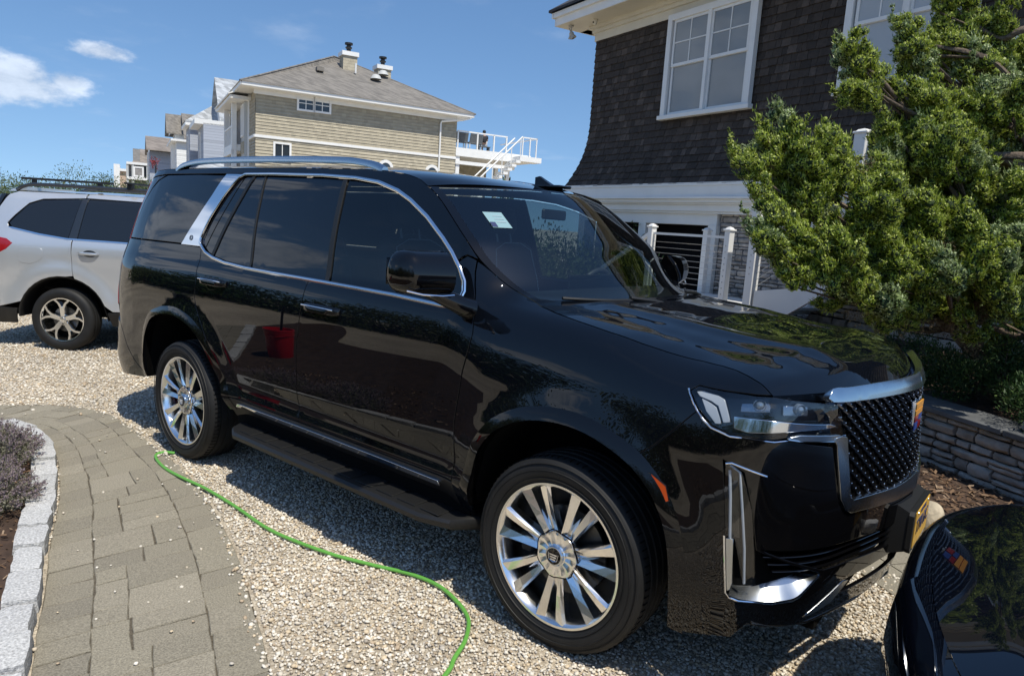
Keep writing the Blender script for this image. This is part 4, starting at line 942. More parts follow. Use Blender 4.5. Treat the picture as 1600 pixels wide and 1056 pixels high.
def ground_mat(name, c1, c2, scale, cell, bump=.5, dist=.012):
    """gravel seen as stones: voronoi cells coloured one by one, rounded by bump"""
    m = bpy.data.materials.new(name); m.use_nodes = True; t = m.node_tree; b = t.nodes['Principled BSDF']; b.inputs['Roughness'].default_value = .8; b.inputs['Specular IOR Level'].default_value = .3
    co = N(t, 'ShaderNodeTexCoord'); v = N(t, 'ShaderNodeTexVoronoi'); v.inputs['Scale'].default_value = cell; t.links.new(co.outputs['Object'], v.inputs['Vector'])
    hs = N(t, 'ShaderNodeSeparateColor'); t.links.new(v.outputs['Color'], hs.inputs[0])
    r = N(t, 'ShaderNodeValToRGB'); e = r.color_ramp.elements; e[0].color = (*c1, 1); e[1].color = (*c2, 1); t.links.new(hs.outputs[0], r.inputs[0])
    n = N(t, 'ShaderNodeTexNoise'); n.inputs['Scale'].default_value = scale; n.inputs['Detail'].default_value = 8; t.links.new(co.outputs['Object'], n.inputs['Vector'])
    q = N(t, 'ShaderNodeMapRange'); q.inputs['From Min'].default_value = .3; q.inputs['From Max'].default_value = .7; q.inputs['To Min'].default_value = .72; q.inputs['To Max'].default_value = 1.2; t.links.new(n.outputs[0], q.inputs['Value'])
    s = N(t, 'ShaderNodeVectorMath', operation='SCALE'); t.links.new(r.outputs[0], s.inputs[0]); t.links.new(q.outputs[0], s.inputs['Scale']); t.links.new(s.outputs[0], b.inputs['Base Color'])
    inv_ = N(t, 'ShaderNodeMath', operation='SUBTRACT', i_0=1.0); t.links.new(v.outputs['Distance'], inv_.inputs[1])
    bp_ = N(t, 'ShaderNodeBump'); bp_.inputs['Strength'].default_value = bump; bp_.inputs['Distance'].default_value = dist; t.links.new(inv_.outputs[0], bp_.inputs['Height']); t.links.new(bp_.outputs[0], b.inputs['Normal'])
    return m
MT['gravelbed'] = ground_mat('gravel_bed', (.27, .225, .165), (.58, .51, .40), .8, 105, .5, .008)
MT['pebble'] = island_mat('pebble', [(0, (.52, .45, .35)), (.16, (.63, .57, .47)), (.36, (.42, .33, .23)), (.44, (.70, .65, .56)), (.62, (.48, .44, .38)), (.74, (.60, .49, .34)), (.86, (.74, .69, .60)), (.96, (.33, .29, .24))], .7, noise=(2.2, .15))
MT['paver'] = island_mat('concrete_paver', [(0, (.21, .19, .15)), (.35, (.265, .24, .185)), (.7, (.235, .212, .165)), (1, (.29, .262, .205))], .9, bump=(150, .9, 7, .006), noise=(150, .30))
MT['joint'] = mat('joint_sand', (.09, .075, .053), .95, noise=(60, .4), bump=(200, .6, 4, .004))
MT['granite'] = island_mat('granite_block', [(0, (.40, .40, .39)), (.5, (.50, .50, .49)), (1, (.44, .44, .44))], .8, bump=(70, .8, 7, .012), noise=(110, .35))
MT['mulch'] = mat('mulch_soil', (.055, .032, .020), .95, noise=(14, .4), bump=(90, .8, 6, .012))
MT['chip'] = island_mat('mulch_chip', [(0, (.06, .032, .018)), (.4, (.12, .07, .04)), (.8, (.20, .13, .08)), (1, (.30, .22, .15))], .9)
mb = MB(); n = 60
xs = np.concatenate([[-900, -300, -120, -60], np.linspace(-40, 40, 41), [60, 120, 300, 900]])
V = []; 
for x in xs:
    for y in xs: V.append((x, y, 0.0))
k = len(xs); mb.add(V, [(i*k+j, (i+1)*k+j, (i+1)*k+j+1, i*k+j+1) for i in range(k-1) for j in range(k-1)])
tag(mb.build('ground', MT['gravelbed']), kind='structure')
OUT = [(-7.6, -3.2), (-6.2, -2.25), (-5.6, -1.80), (-5.15, -1.48), (-5.0, -1.25), (-4.75, -1.06), (-4.45, -.955), (-4.02, -.96), (-3.4, -1.04), (-3.08, -1.075), (-2.7, -1.14), (-2.21, -1.26), (-1.55, -1.475), (-1.03, -1.69), (-.62, -1.87), (.2, -2.25), (1.2, -2.75), (2.6, -3.5)]
INN = [(-7.0, -3.7), (-5.7, -2.75), (-5.1, -2.25), (-4.72, -1.86), (-4.50, -1.66), (-4.36, -1.56), (-4.13, -1.525), (-3.72, -1.56), (-3.27, -1.685), (-3.0, -1.77), (-2.66, -1.895), (-2.28, -2.05), (-1.78, -2.235), (-1.45, -2.37), (-1.22, -2.455), (-.3, -2.86), (.7, -3.32), (2.1, -4.0)]
OUTd = resamp(spl([np.array(p) for p in OUT], 8), 400); INNd = resamp(spl([np.array(p) for p in INN], 8), 400)
# pair the borders by arc position of the common centre line
def lane(u, v):  # u in metres-ish along, v 0..1 across (0 = outer/drive side)
    q = np.clip(u/10.4, 0, 1)*(len(OUTd)-1); i = np.clip(q.astype(int), 0, len(OUTd)-2); f = (q-i)[:, None]
    a = OUTd[i]*(1-f)+OUTd[i+1]*f; b = INNd[i]*(1-f)+INNd[i+1]*f
    return a+(b-a)*v[:, None]
def paver(mbp, u0, u1, v0, v1, z=.006):
    g = .0020; L = .85
    P = []
    nu = 3
    us_ = np.linspace(u0+g, u1-g, nu); vs_ = (v0+g/L, v1-g/L)
    loop = [(u, vs_[0]) for u in us_]+[(u, vs_[1]) for u in us_[::-1]]
    L_ = np.array(loop); P2 = lane(L_[:, 0], L_[:, 1])+RNG.normal(0, .0028, (len(L_), 2)); c = P2.mean(0)
    zt = z+RNG.uniform(-.0025, .0035); tx, ty = RNG.normal(0, .006, 2)
    n = len(P2); top = c+(P2-c)*(1-.0035/np.maximum(np.linalg.norm(P2-c, axis=1), .05))[:, None]
    zz = zt+(P2-c)@np.array([tx, ty])
    V = [(p[0], p[1], a) for p, a in zip(top, zz)]+[(p[0], p[1], a-.004) for p, a in zip(P2, zz)]+[(p[0], p[1], -.02) for p in P2]
    F = [tuple(range(n))[::-1]]+[(j*n+i, j*n+(i+1) % n, (j+1)*n+(i+1) % n, (j+1)*n+i) for j in range(2) for i in range(n)]
    mbp.add(V, F)
mp_ = MB()
for (v0, v1, w_) in ((0, .235, .155), (.765, 1.0, .145)):
    u = 0.0
    while u < 10.3: d_ = w_*RNG.uniform(.9, 1.15); paver(mp_, u, u+d_, v0, v1, .008); u += d_
u = 0.0; 
while u < 10.2:   # mixed three-size field between the soldier courses
    h = .235; pat = RNG.integers(0, 4); m1_, m2_ = .235, .765; mm = (m1_+m2_)/2
    if pat == 0: paver(mp_, u, u+h, m1_, .60, .008); paver(mp_, u, u+h/2, .60, m2_, .008); paver(mp_, u+h/2, u+h, .60, m2_, .008)
    elif pat == 1: paver(mp_, u, u+h, m1_, .42, .008); paver(mp_, u, u+h, .42, m2_, .008)
    elif pat == 2: paver(mp_, u, u+h*.5, m1_, .59, .008); paver(mp_, u+h*.5, u+h, m1_, .59, .008); paver(mp_, u, u+h, .59, m2_, .008)
    else: paver(mp_, u, u+h*.62, m1_, mm, .008); paver(mp_, u, u+h*.62, mm, m2_, .008); h = h*.62
    u += h
mp_.build('paver_path', MT['paver'])['kind'] = 'structure'
P2 = np.concatenate([OUTd[::6], INNd[::6][::-1]]); mb = MB(); n = len(OUTd[::6])
V = [(p[0], p[1], .002) for p in OUTd[::6]]+[(p[0], p[1], .002) for p in INNd[::6]]
mb.add(V, [(i, i+1, n+i+1, n+i) for i in range(n-1)]); mb.build('path_bed', MT['joint'])['kind'] = 'structure'
# granite block kerb round the planting bed
mb = MB(); q = 0; pos = resamp(INNd, 1200); s_ = np.r_[0, np.cumsum(np.linalg.norm(np.diff(pos, axis=0), axis=1))]
def block(mb, c, t, w_, l_, z0, z1, jit=.006, bev=.012):
    t = t/np.linalg.norm(t); nrm = np.array([-t[1], t[0]]); b = len(mb.V)
    M_ = Matrix(((t[0], nrm[0], 0, c[0]), (t[1], nrm[1], 0, c[1]), (0, 0, 1, 0), (0, 0, 0, 1)))
    # subdivided rough block
    k = 5; V = []; idx = {}
    def vtx(i, j, l):
        key = (i, j, l)
        if key not in idx:
            x, y, z = i/(k-1)*2-1, j/(k-1)*2-1, l/2*2-1
            f = 1.0; e = sum(abs(abs(a)-1) < 1e-6 for a in (x, y, z))
            sh = bev*(e-1) if e > 1 else 0
            p = np.array([x*(l_/2-sh), y*(w_/2-sh), (z0+z1)/2+z*((z1-z0)/2-sh*.6)])+RNG.normal(0, jit*.5, 3)
            idx[key] = len(V); V.append(p)
        return idx[key]
    F = []
    for i in range(k-1):
        for j in range(k-1):
            F.append((vtx(i, j, 2), vtx(i+1, j, 2), vtx(i+1, j+1, 2), vtx(i, j+1, 2)))
    for l in range(2):
        for i in range(k-1):
            F.append((vtx(i, 0, l), vtx(i+1, 0, l), vtx(i+1, 0, l+1), vtx(i, 0, l+1))); F.append((vtx(i+1, k-1, l), vtx(i, k-1, l), vtx(i, k-1, l+1), vtx(i+1, k-1, l+1)))
            F.append((vtx(0, i+1, l), vtx(0, i, l), vtx(0, i, l+1), vtx(0, i+1, l+1))); F.append((vtx(k-1, i, l), vtx(k-1, i+1, l), vtx(k-1, i+1, l+1), vtx(k-1, i, l+1)))
    mb.add(V, F, 0, M_)
u = .1
while u < s_[-1]-.3:
    l_ = RNG.uniform(.22, .32); i = np.searchsorted(s_, u+l_/2); i = min(max(i, 3), len(pos)-4); t = pos[i+3]-pos[i-3]; t = t/np.linalg.norm(t); nn = np.array([t[1], -t[0]])
    block(mb, pos[i]+nn*.075, t, .13+RNG.uniform(-.01, .01), l_-.008, -.04, .075+RNG.uniform(-.01, .012), .005, .004); u += l_
tag(mb.build('kerb', MT['granite'], None, True, 50), kind='structure')
# planting bed (left) and bed by the wall
mb = MB(); inner = INNd+np.array([[0, 0]]); tt_ = np.gradient(INNd, axis=0); tt_ /= np.linalg.norm(tt_, axis=1)[:, None]; inner = INNd+np.stack([tt_[:, 1], -tt_[:, 0]], 1)*.13
poly = inner[::10]; far = poly+np.array([-1.2, -2.4]); n = len(poly)
mb.add([(p[0], p[1], .030) for p in poly]+[(p[0], p[1], .035) for p in far], [(i, i+1, n+i+1, n+i) for i in range(n-1)]); mb.build('planting_bed', MT['mulch'])['kind'] = 'structure'
def scatter_chips(name, region, n, z, size=(.03, .008), m='chip', kind='stuff', flat=.5):
    P = region(n); n = len(P); a = RNG.uniform(0, 2*math.pi, n); L = size[0]*RNG.uniform(.4, 1.2, n); W_ = size[1]*RNG.uniform(.5, 1.4, n); ti = RNG.normal(0, flat, (n, 2))
    d1 = np.stack([np.cos(a), np.sin(a), ti[:, 0]*.6], 1); d2 = np.stack([-np.sin(a), np.cos(a), ti[:, 1]], 1)
    C3 = np.concatenate([P, (z+RNG.uniform(0, .014, n))[:, None]], 1)
    V = np.stack([C3-d1*L[:, None]/2-d2*W_[:, None]/2, C3+d1*L[:, None]/2-d2*W_[:, None]/2, C3+d1*L[:, None]/2+d2*W_[:, None]/2, C3-d1*L[:, None]/2+d2*W_[:, None]/2], 1)
    o = quads(name, V, MT[m]); tag(o, kind=kind); return o
def quads(name, V, m, parent=None, mi=None):
    n = len(V); me = bpy.data.meshes.new(name); me.vertices.add(n*4); me.vertices.foreach_set('co', np.asarray(V, np.float32).ravel())
    me.loops.add(n*4); me.loops.foreach_set('vertex_index', np.arange(n*4, dtype=np.int32)); me.polygons.add(n); me.polygons.foreach_set('loop_start', np.arange(0, n*4, 4, dtype=np.int32)); me.polygons.foreach_set('loop_total', np.full(n, 4, np.int32))
    for x in (m if isinstance(m, (list, tuple)) else [m]): me.materials.append(x)
    if mi is not None: me.polygons.foreach_set('material_index', np.asarray(mi, np.int32))
    me.update(calc_edges=True); me.validate(); o = bpy.data.objects.new(name, me); COL.objects.link(o)
    if parent is not None: o.parent = parent
    return o
def inreg(poly, n):
    poly = np.array(poly); lo, hi = poly.min(0), poly.max(0); P = RNG.uniform(lo, hi, (n, 2)); return P[pip(P, poly)]
bedpoly = np.concatenate([inner[120:360:8], (inner[120:360:8]+np.array([-.5, -1.0]))[::-1]])
scatter_chips('mulch', lambda n: inreg(bedpoly, n), 9000, .034)

# pebbles: every stone a small faceted body
def icos():
    f = (1+5**.5)/2; V = np.array([(-1, f, 0), (1, f, 0), (-1, -f, 0), (1, -f, 0), (0, -1, f), (0, 1, f), (0, -1, -f), (0, 1, -f), (f, 0, -1), (f, 0, 1), (-f, 0, -1), (-f, 0, 1)], float); V /= np.linalg.norm(V[0])
    F = [(0, 11, 5), (0, 5, 1), (0, 1, 7), (0, 7, 10), (0, 10, 11), (1, 5, 9), (5, 11, 4), (11, 10, 2), (10, 7, 6), (7, 1, 8), (3, 9, 4), (3, 4, 2), (3, 2, 6), (3, 6, 8), (3, 8, 9), (4, 9, 5), (2, 4, 11), (6, 2, 10), (8, 6, 7), (9, 8, 1)]
    return V, np.array(F)
IV, IF = icos()
def pebbles(name, P, r0, z=.004, m='pebble', parent=None):
    n = len(P); r = r0*RNG.lognormal(0, .28, n); sc_ = np.stack([RNG.uniform(.75, 1.25, n), RNG.uniform(.7, 1.1, n), RNG.uniform(.45, .8, n)], 1)*r[:, None]
    a = RNG.uniform(0, 6.283, n); b = RNG.normal(0, .35, n)
    V = IV[None]*sc_[:, None]+RNG.normal(0, .10, (n, 12, 3))*r[:, None, None]
    ca, sa, cb_, sb = np.cos(a), np.sin(a), np.cos(b), np.sin(b)
    x = V[..., 0]*cb_[:, None]-V[..., 2]*sb[:, None]; z_ = V[..., 0]*sb[:, None]+V[..., 2]*cb_[:, None]; y = V[..., 1]
    V = np.stack([x*ca[:, None]-y*sa[:, None]+P[:, :1], x*sa[:, None]+y*ca[:, None]+P[:, 1:2], z_+(z+RNG.uniform(-.2, .75, n)*r)[:, None]], -1)
    me = bpy.data.meshes.new(name); me.vertices.add(n*12); me.vertices.foreach_set('co', V.astype(np.float32).ravel())
    F = (IF[None]+12*np.arange(n)[:, None, None]).reshape(-1); k = n*20; me.loops.add(k*3); me.loops.foreach_set('vertex_index', F.astype(np.int32)); me.polygons.add(k)
    me.polygons.foreach_set('loop_start', np.arange(0, k*3, 3, dtype=np.int32)); me.polygons.foreach_set('loop_total', np.full(k, 3, np.int32)); me.polygons.foreach_set('use_smooth', np.ones(k, bool))
    me.materials.append(MT[m]); me.update(calc_edges=True); o = bpy.data.objects.new(name, me); COL.objects.link(o)
    if parent is not None: o.parent = parent
    return o
pathpoly = np.concatenate([OUTd[::5]+np.array([.0, .02]), INNd[::5][::-1]])
near = np.array([(-3.2, -1.9), (1.3, -2.7), (1.6, -1.0), (1.35, .8), (-.2, .9), (-3.2, .3)])
def grav(poly, n):
    P = inreg(poly, n); k = ~pip(P, pathpoly); return P[k]
P = grav(near, 100000); gv = pebbles('gravel', P, .0066); tag(gv, kind='stuff')
mid = np.array([(-3.2, -1.9), (-3.2, .3), (-6.0, 2.5), (-11, 2.5), (-9.5, -1.8), (-5.2, -1.9)])
P = grav(mid, 60000); tag(pebbles('gravel', P, .0085), kind='stuff')
# stray stones on the path
P = lane(RNG.uniform(2.5, 9.5, 90), RNG.uniform(0, 1, 90)**1.3); tag(pebbles('stray_gravel', P, .008, .012), kind='stuff')
P = lane(RNG.uniform(2.5, 9.5, 500), np.abs(RNG.normal(0, .03, 500))); tag(pebbles('stray_gravel', P, .008, .010), kind='stuff')

# garden hose
hp = [(-3.150, -1.02), (-3.20, -1.075), (-3.17, -1.14), (-2.95, -1.19), (-2.70, -1.20), (-2.39, -1.185), (-2.05, -1.19), (-1.70, -1.215), (-1.45, -1.20), (-1.22, -1.155), (-1.02, -1.08), (-.82, -1.01), (-.64, -.995), (-.48, -1.03), (-.37, -1.08), (-.30, -1.15), (-.24, -1.24), (-.20, -1.34), (-.168, -1.40), (-.14, -1.52), (-.18, -1.75), (-.3, -2.1)]
MT['hose'] = mat('green_hose', (.12, .36, .06), .38, bump=(300, .2, 2, .001))
hq = spl([np.array([a, b]) for a, b in hp], 8)
tag(MB().tube([(p[0], p[1], .021+.004*math.sin(i*.21)) for i, p in enumerate(hq)], .0095, 10).build('garden_hose', MT['hose'], None, True), 'bright green garden hose snaking over the gravel beside the black sport utility vehicle', 'hose')
# wet-looking stone slab under the rear tyre where the hose starts
# lavender / catmint cushion in the bed
MT['lav_leaf'] = island_mat('grey_green_leaf', [(0, (.12, .125, .08)), (.5, (.22, .215, .15)), (1, (.32, .30, .23))], .8, trans=.25)
MT['lav_bloom'] = island_mat('faded_bloom', [(0, (.20, .16, .17)), (.5, (.28, .22, .26)), (1, (.26, .21, .17))], .8, trans=.2)
MT['twig'] = mat('dry_twig', (.14, .10, .07), .9)
def leafcloud(P, D, L, W_, spread=.5):
    """leaf-sized quads at points P pointing roughly along D"""
    n = len(P); D = D+RNG.normal(0, spread, (n, 3)); D /= np.linalg.norm(D, axis=1)[:, None]+1e-9
    S = np.cross(D, RNG.normal(0, 1, (n, 3))); S /= np.linalg.norm(S, axis=1)[:, None]+1e-9
    L = (L*RNG.uniform(.6, 1.4, n))[:, None]; W_ = (W_*RNG.uniform(.6, 1.3, n))[:, None]
    return np.stack([P, P+D*L*.5+S*W_*.5, P+D*L, P+D*L*.5-S*W_*.5], 1)
def herb(c, r, h, name, label, cat='plant', seeds=260, group=None):
    t = empty(name, (c[0], c[1], c[2]), label=label, cat=cat, group=group)
    n = seeds; a = RNG.uniform(0, 6.283, n); q = RNG.uniform(0, 1, n)**.5; base = np.stack([np.cos(a)*q*r[0]*.55, np.sin(a)*q*r[1]*.55, np.zeros(n)], 1)
    tip = np.stack([np.cos(a)*q*r[0], np.sin(a)*q*r[1], h*(1.02-.55*q**2)*RNG.uniform(.75, 1.15, n)], 1)
    Ls, Bs = [], []; tw = MB()
    for i in range(n):
        d_ = tip[i]-base[i]; k = 46; u = RNG.uniform(.05, .9, k)[:, None]; P = base[i]+d_*u+RNG.normal(0, .012, (k, 3)); Ls.append(leafcloud(P, np.tile(d_/np.linalg.norm(d_), (k, 1)), .020, .007, .9))
        k = 34; u = RNG.uniform(.78, 1.08, k)[:, None]; P = base[i]+d_*u+RNG.normal(0, .005, (k, 3)); Bs.append(leafcloud(P, np.tile(d_/np.linalg.norm(d_), (k, 1)), .011, .007, .9))
        if i % 3 == 0: tw.tube([tuple(base[i]), tuple(base[i]+d_*.5+np.array([0, 0, .01])), tuple(tip[i])], .0012, 3)
    quads('leaves', np.concatenate(Ls), MT['lav_leaf'], t); quads('flower_spikes', np.concatenate(Bs), MT['lav_bloom'], t); tw.build('stems', MT['twig'], t)
    return t
herb((-3.66, -1.98, .03), (.50, .33), .24, 'catmint_plant', 'fading purple and grey catmint spilling over the far bend of the granite kerb', seeds=300)
herb((-3.02, -2.20, .03), (.48, .33), .20, 'catmint_plant', 'grey green catmint cushion inside the kerb, nearer the camera than the purple one', seeds=300)
# ------------------------------------------------------------------ dry-stone walls and cobbles
MT['stone'] = island_mat('wall_stone', [(0, (.26, .24, .21)), (.3, (.39, .355, .31)), (.6, (.32, .295, .26)), (1, (.46, .42, .365))], .85, bump=(16, .7, 8, .03), noise=(9, .3))
MT['bluestone'] = mat('bluestone_cap', (.10, .105, .11), .7, noise=(6, .3), bump=(40, .4, 6, .006))
MT['ledge'] = island_mat('ledge_stone', [(0, (.26, .235, .21)), (.3, (.40, .355, .31)), (.6, (.33, .30, .275)), (1, (.48, .42, .36))], .85, bump=(22, .6, 8, .02), noise=(12, .3))
def stone(mb, x0, x1, z0, z1, y, d, jit, mtx):
    """one wall stone, rough face towards -y"""
    nx = max(2, int((x1-x0)/.06)); nz = 3; V = []; b = min(.016, (x1-x0)*.2, (z1-z0)*.2)
    yo = RNG.uniform(-jit, jit)
    for i in range(nx+1):
        for j in range(nz+1):
            x = x0+(x1-x0)*i/nx; z = z0+(z1-z0)*j/nz; e = (i in (0, nx))+(j in (0, nz))
            V.append((x+(b if i == 0 else -b if i == nx else 0)*.5*(e > 0)+RNG.normal(0, .0025), y+yo+(b*e if e else 0)+RNG.normal(0, .004), z+(b if j == 0 else -b if j == nz else 0)*.4+RNG.normal(0, .002)))
    F = [(i*(nz+1)+j, (i+1)*(nz+1)+j, (i+1)*(nz+1)+j+1, i*(nz+1)+j+1) for i in range(nx) for j in range(nz)]
    n0 = len(V); per = [i*(nz+1) for i in range(nx+1)]+[nx*(nz+1)+j for j in range(1, nz+1)]+[i*(nz+1)+nz for i in range(nx-1, -1, -1)]+[j for j in range(nz-1, 0, -1)]
    for p in per: V.append((V[p][0], y+d, V[p][2]))
    k = len(per); F += [(per[i], n0+i, n0+(i+1) % k, per[(i+1) % k]) for i in range(k)]
    mb.add(V, F, 0, mtx)
def stonewall(name, parent, L, z0, z1, m, rowh=(.08, .15), lenr=(.16, .45), d=.12, y=0.0, jit=.012, x0=0.0, mtx=None, split=.25):
    mb = MB(); z = z0
    while z < z1-.02:
        h = min(RNG.uniform(*rowh), z1-z)
        if z1-z-h < rowh[0]*.5: h = z1-z
        x = x0-RNG.uniform(0, .15)
        while x < x0+L:
            l = RNG.uniform(*lenr); a, b = max(x, x0), min(x+l, x0+L)
            if b-a > .03:
                if RNG.random() < split and h > rowh[0]*1.3:
                    k = z+h*RNG.uniform(.4, .6); stone(mb, a+.004, b-.004, z+.003, k-.003, y, d, jit, mtx); stone(mb, a+.004, b-.004, k+.003, z+h-.003, y, d, jit, mtx)
                else: stone(mb, a+.004, b-.004, z+.003, z+h-.003, y, d, jit, mtx)
            x += l
        z += h
    return mb.build(name, m, parent, True, 50)
WD = math.atan2(-.575, .818)
rw = empty('retaining_wall', (-1.90, 5.05, 0), WD, label='low dry-stone retaining wall with slate-grey coping beyond the black car noses', cat='wall')
stonewall('wall_stones', rw, 7.5, 0, .44, MT['stone'], rowh=(.055, .105), lenr=(.12, .36))
MB().box((-.02, .06, 0), (7.52, .36, .435)).build('wall_core', MT['void'], rw)
cp = MB(); x = 0
while x < 7.4: l = RNG.uniform(.7, 1.1); cp.box((x+.004, -.045, .442+RNG.uniform(0, .004)), (min(x+l, 7.5)-.004, .34, .487), bev=.006); x += l
cp.build('coping', MT['bluestone'], rw, True, 40)
wl_ = Matrix.Rotation(WD, 3, 'Z')
def wpt(x, y, z=0): v = Matrix.Rotation(WD, 4, 'Z') @ Vector((x, y, z)); return (-1.90+v.x, 5.05+v.y, z)
# soil terrace behind the wall, rising to the upper wall
tb = MB(); V = [wpt(-1, .3, .40), wpt(7.6, .3, .40), wpt(7.6, 1.6, .62), wpt(-1, 1.6, .62), wpt(7.6, 4.5, .78), wpt(-1, 4.5, .78)]; tb.add(V, [(0, 1, 2, 3), (3, 2, 4, 5)]); tag(tb.build('terrace_soil', MT['mulch']), kind='structure')
uw = empty('retaining_wall', wpt(-.9, 2.0, .0), WD+.04, label='upper stone retaining wall in the shade of the juniper', cat='wall')
stonewall('wall_stones', uw, 8.4, .60, 1.12, MT['stone'], rowh=(.10, .16), lenr=(.2, .5))
MB().box((0, .06, .3), (8.4, .4, 1.10)).build('wall_core', MT['void'], uw)
tag(MB().box((0, 0, 0), (8.6, 4.6, 1.08)).build('upper_terrace', MT['mulch']), kind='structure').matrix_world = Matrix.Translation(Vector(wpt(-.9, 2.3, 0))) @ Matrix.Rotation(WD+.04, 4, 'Z')
# field stones lying on the coping
def boulder(name, c, r, m, label, rz=0, group=None, sub=3):
    V, F = IV.copy(), [tuple(f) for f in IF]
    for _ in range(sub):
        ed = {}; F2 = []; V = list(V)
        for f in F:
            mdl = []
            for i in range(3):
                k = tuple(sorted((f[i], f[(i+1) % 3])))
                if k not in ed: ed[k] = len(V); p = (np.array(V[k[0]])+np.array(V[k[1]]))/2; V.append(p/np.linalg.norm(p))
                mdl.append(ed[k])
            a, b, d_ = mdl; F2 += [(f[0], a, d_), (f[1], b, a), (f[2], d_, b), (a, b, d_)]
        F = F2
    V = np.array(V); s = RNG.uniform(0, 10, 3)
    V = np.sign(V)*np.abs(V)**.72*np.array(r); V *= (1+.07*np.sin(V*22/max(r)*.2+s).sum(1)*.5)[:, None]
    cz, sz = math.cos(rz), math.sin(rz); V = np.stack([V[:, 0]*cz-V[:, 1]*sz, V[:, 0]*sz+V[:, 1]*cz, V[:, 2]], 1)
    o = mesh(name, V, F, m, None, True); o.location = c; return tag(o, label, 'stone', group)
for i, (x, r, lb) in enumerate(((3.92, (.085, .08, .055), 'small squarish field stone on the coping, left of the longer one'), (4.18, (.15, .09, .06), 'long pale field stone lying on the coping under the dark shrubs'))):
    p = wpt(x, .14, .487+r[2]*.85); boulder('field_stone', p, r, MT['stone'], lb, WD)
# cobbles edging the mulch, near the number plate
def onseg(t): return np.array([.98, 1.62])+t*np.array([.80, -.60])
MT['buff'] = mat('buff_sandstone', (.46, .39, .28), .85, noise=(14, .3), bump=(30, .6, 7, .012))
boulder('edging_stone', (.965, 1.66, .085), (.085, .075, .10), MT['buff'], 'rounded buff stone standing on the path edge behind the gold number plate', .3)
for i, t_ in enumerate((-.47, -.24, .22, .46, .70, .95, 1.2)):
    c = onseg(t_); mb = MB(); block(mb, (0, 0), np.array([.80, -.60]), .13, .20, 0, .115, .005); o = mb.build('cobble', MT['granite'], None, True, 50); o.location = (c[0], c[1], 0)
    lab = ['granite cobble hidden furthest behind the large black bumper', 'granite cobble just behind the buff edging stone', 'white speckled granite cobble right of the rounded buff stone', 'granite cobble behind the near black car, second past the buff stone', 'granite cobble behind the near black car, third past the buff stone', 'granite cobble behind the near black car, fourth past the buff stone', 'granite cobble behind the near black car, last of the edging row'][i]
    tag(o, lab, 'cobble', 'granite cobbles edging the mulch')
# paver walk in front of the wall
mb = MB(); t_ = np.array([.80, -.60]); nn = np.array([.60, .80])
for i in range(-3, 18):
    for j in range(3):
        w_ = .235; a = onseg(i*w_+(j % 2)*.11)-nn*(.12+.24*j); P4 = [a, a+t_*(w_-.01), a+t_*(w_-.01)-nn*.23, a-nn*.23]; z = .010+RNG.uniform(-.002, .003)
        V = [(p[0], p[1], z) for p in P4]+[(p[0], p[1], -.02) for p in P4]; mb.add(V, [(0, 1, 2, 3), (0, 4, 5, 1), (1, 5, 6, 2), (2, 6, 7, 3), (3, 7, 4, 0)])
tag(mb.build('paver_walk', MT['paver']), kind='structure')
mb = MB(); V = [onseg(-2.6)+nn*.05, onseg(5)+nn*.05, onseg(5)+nn*1.5, onseg(-2.6)+nn*1.6]; mb.add([(p[0], p[1], .02) for p in V], [(0, 1, 2, 3)]); tag(mb.build('mulch_bed', MT['mulch']), kind='structure')
scatter_chips('mulch', lambda n: inreg([onseg(-1.2)+nn*.07, onseg(2.5)+nn*.07, onseg(2.5)+nn*1.4, onseg(-1.2)+nn*1.5], n), 9000, .026, (.05, .012))

# ------------------------------------------------------------------ dark shingled house
MT['shingle'] = island_mat('dark_cedar_shingle', [(0, (.030, .023, .018)), (.3, (.052, .040, .032)), (.7, (.040, .031, .025)), (1, (.092, .073, .060))], .75, bump=(70, .6, 5, .004), noise=(20, .25))
MT['trim'] = mat('warm_white_trim', (.72, .72, .70), .45, noise=(3, .04))
MT['cream'] = mat('cream_trim', (.64, .60, .50), .5, noise=(3, .05))
MT['blind'] = mat('shaded_window', (.20, .215, .22), .6, coat=1.0, coat_rough=.02, noise=(1.2, .12))
MT['blindpale'] = mat('white_shade_window', (.40, .42, .43), .6, coat=1.0, coat_rough=.02, noise=(1.2, .06))
MT['darkin'] = mat('dark_opening', (.006, .006, .007), .9, spec=.1)
MT['roofdark'] = mat('dark_roof', (.04, .04, .045), .85, noise=(8, .3))
MT['steel'] = mat('steel_cable', (.42, .42, .43), .3, 1.0)
MT['tread'] = mat('grey_deck', (.42, .43, .44), .6)
HX = math.atan2(-.341, .94)
house = empty('shingle_house', (-3.981, 8.578, 0), HX, label='house clad in dark brown shingles with white trim filling the upper right', cat='house')
def flr(z): return .32*max(0, min(1, (3.95-z)/1.33))**2.2
XR = 8.6
MB().box((-3.27, .06, 2.5), (XR, 8, 5.9)).box((-3.20, .35, 0), (XR, 8, 2.6)).build('wall_core', MT['darkin'], house)
mb = MB(); z = 2.62; row = .128
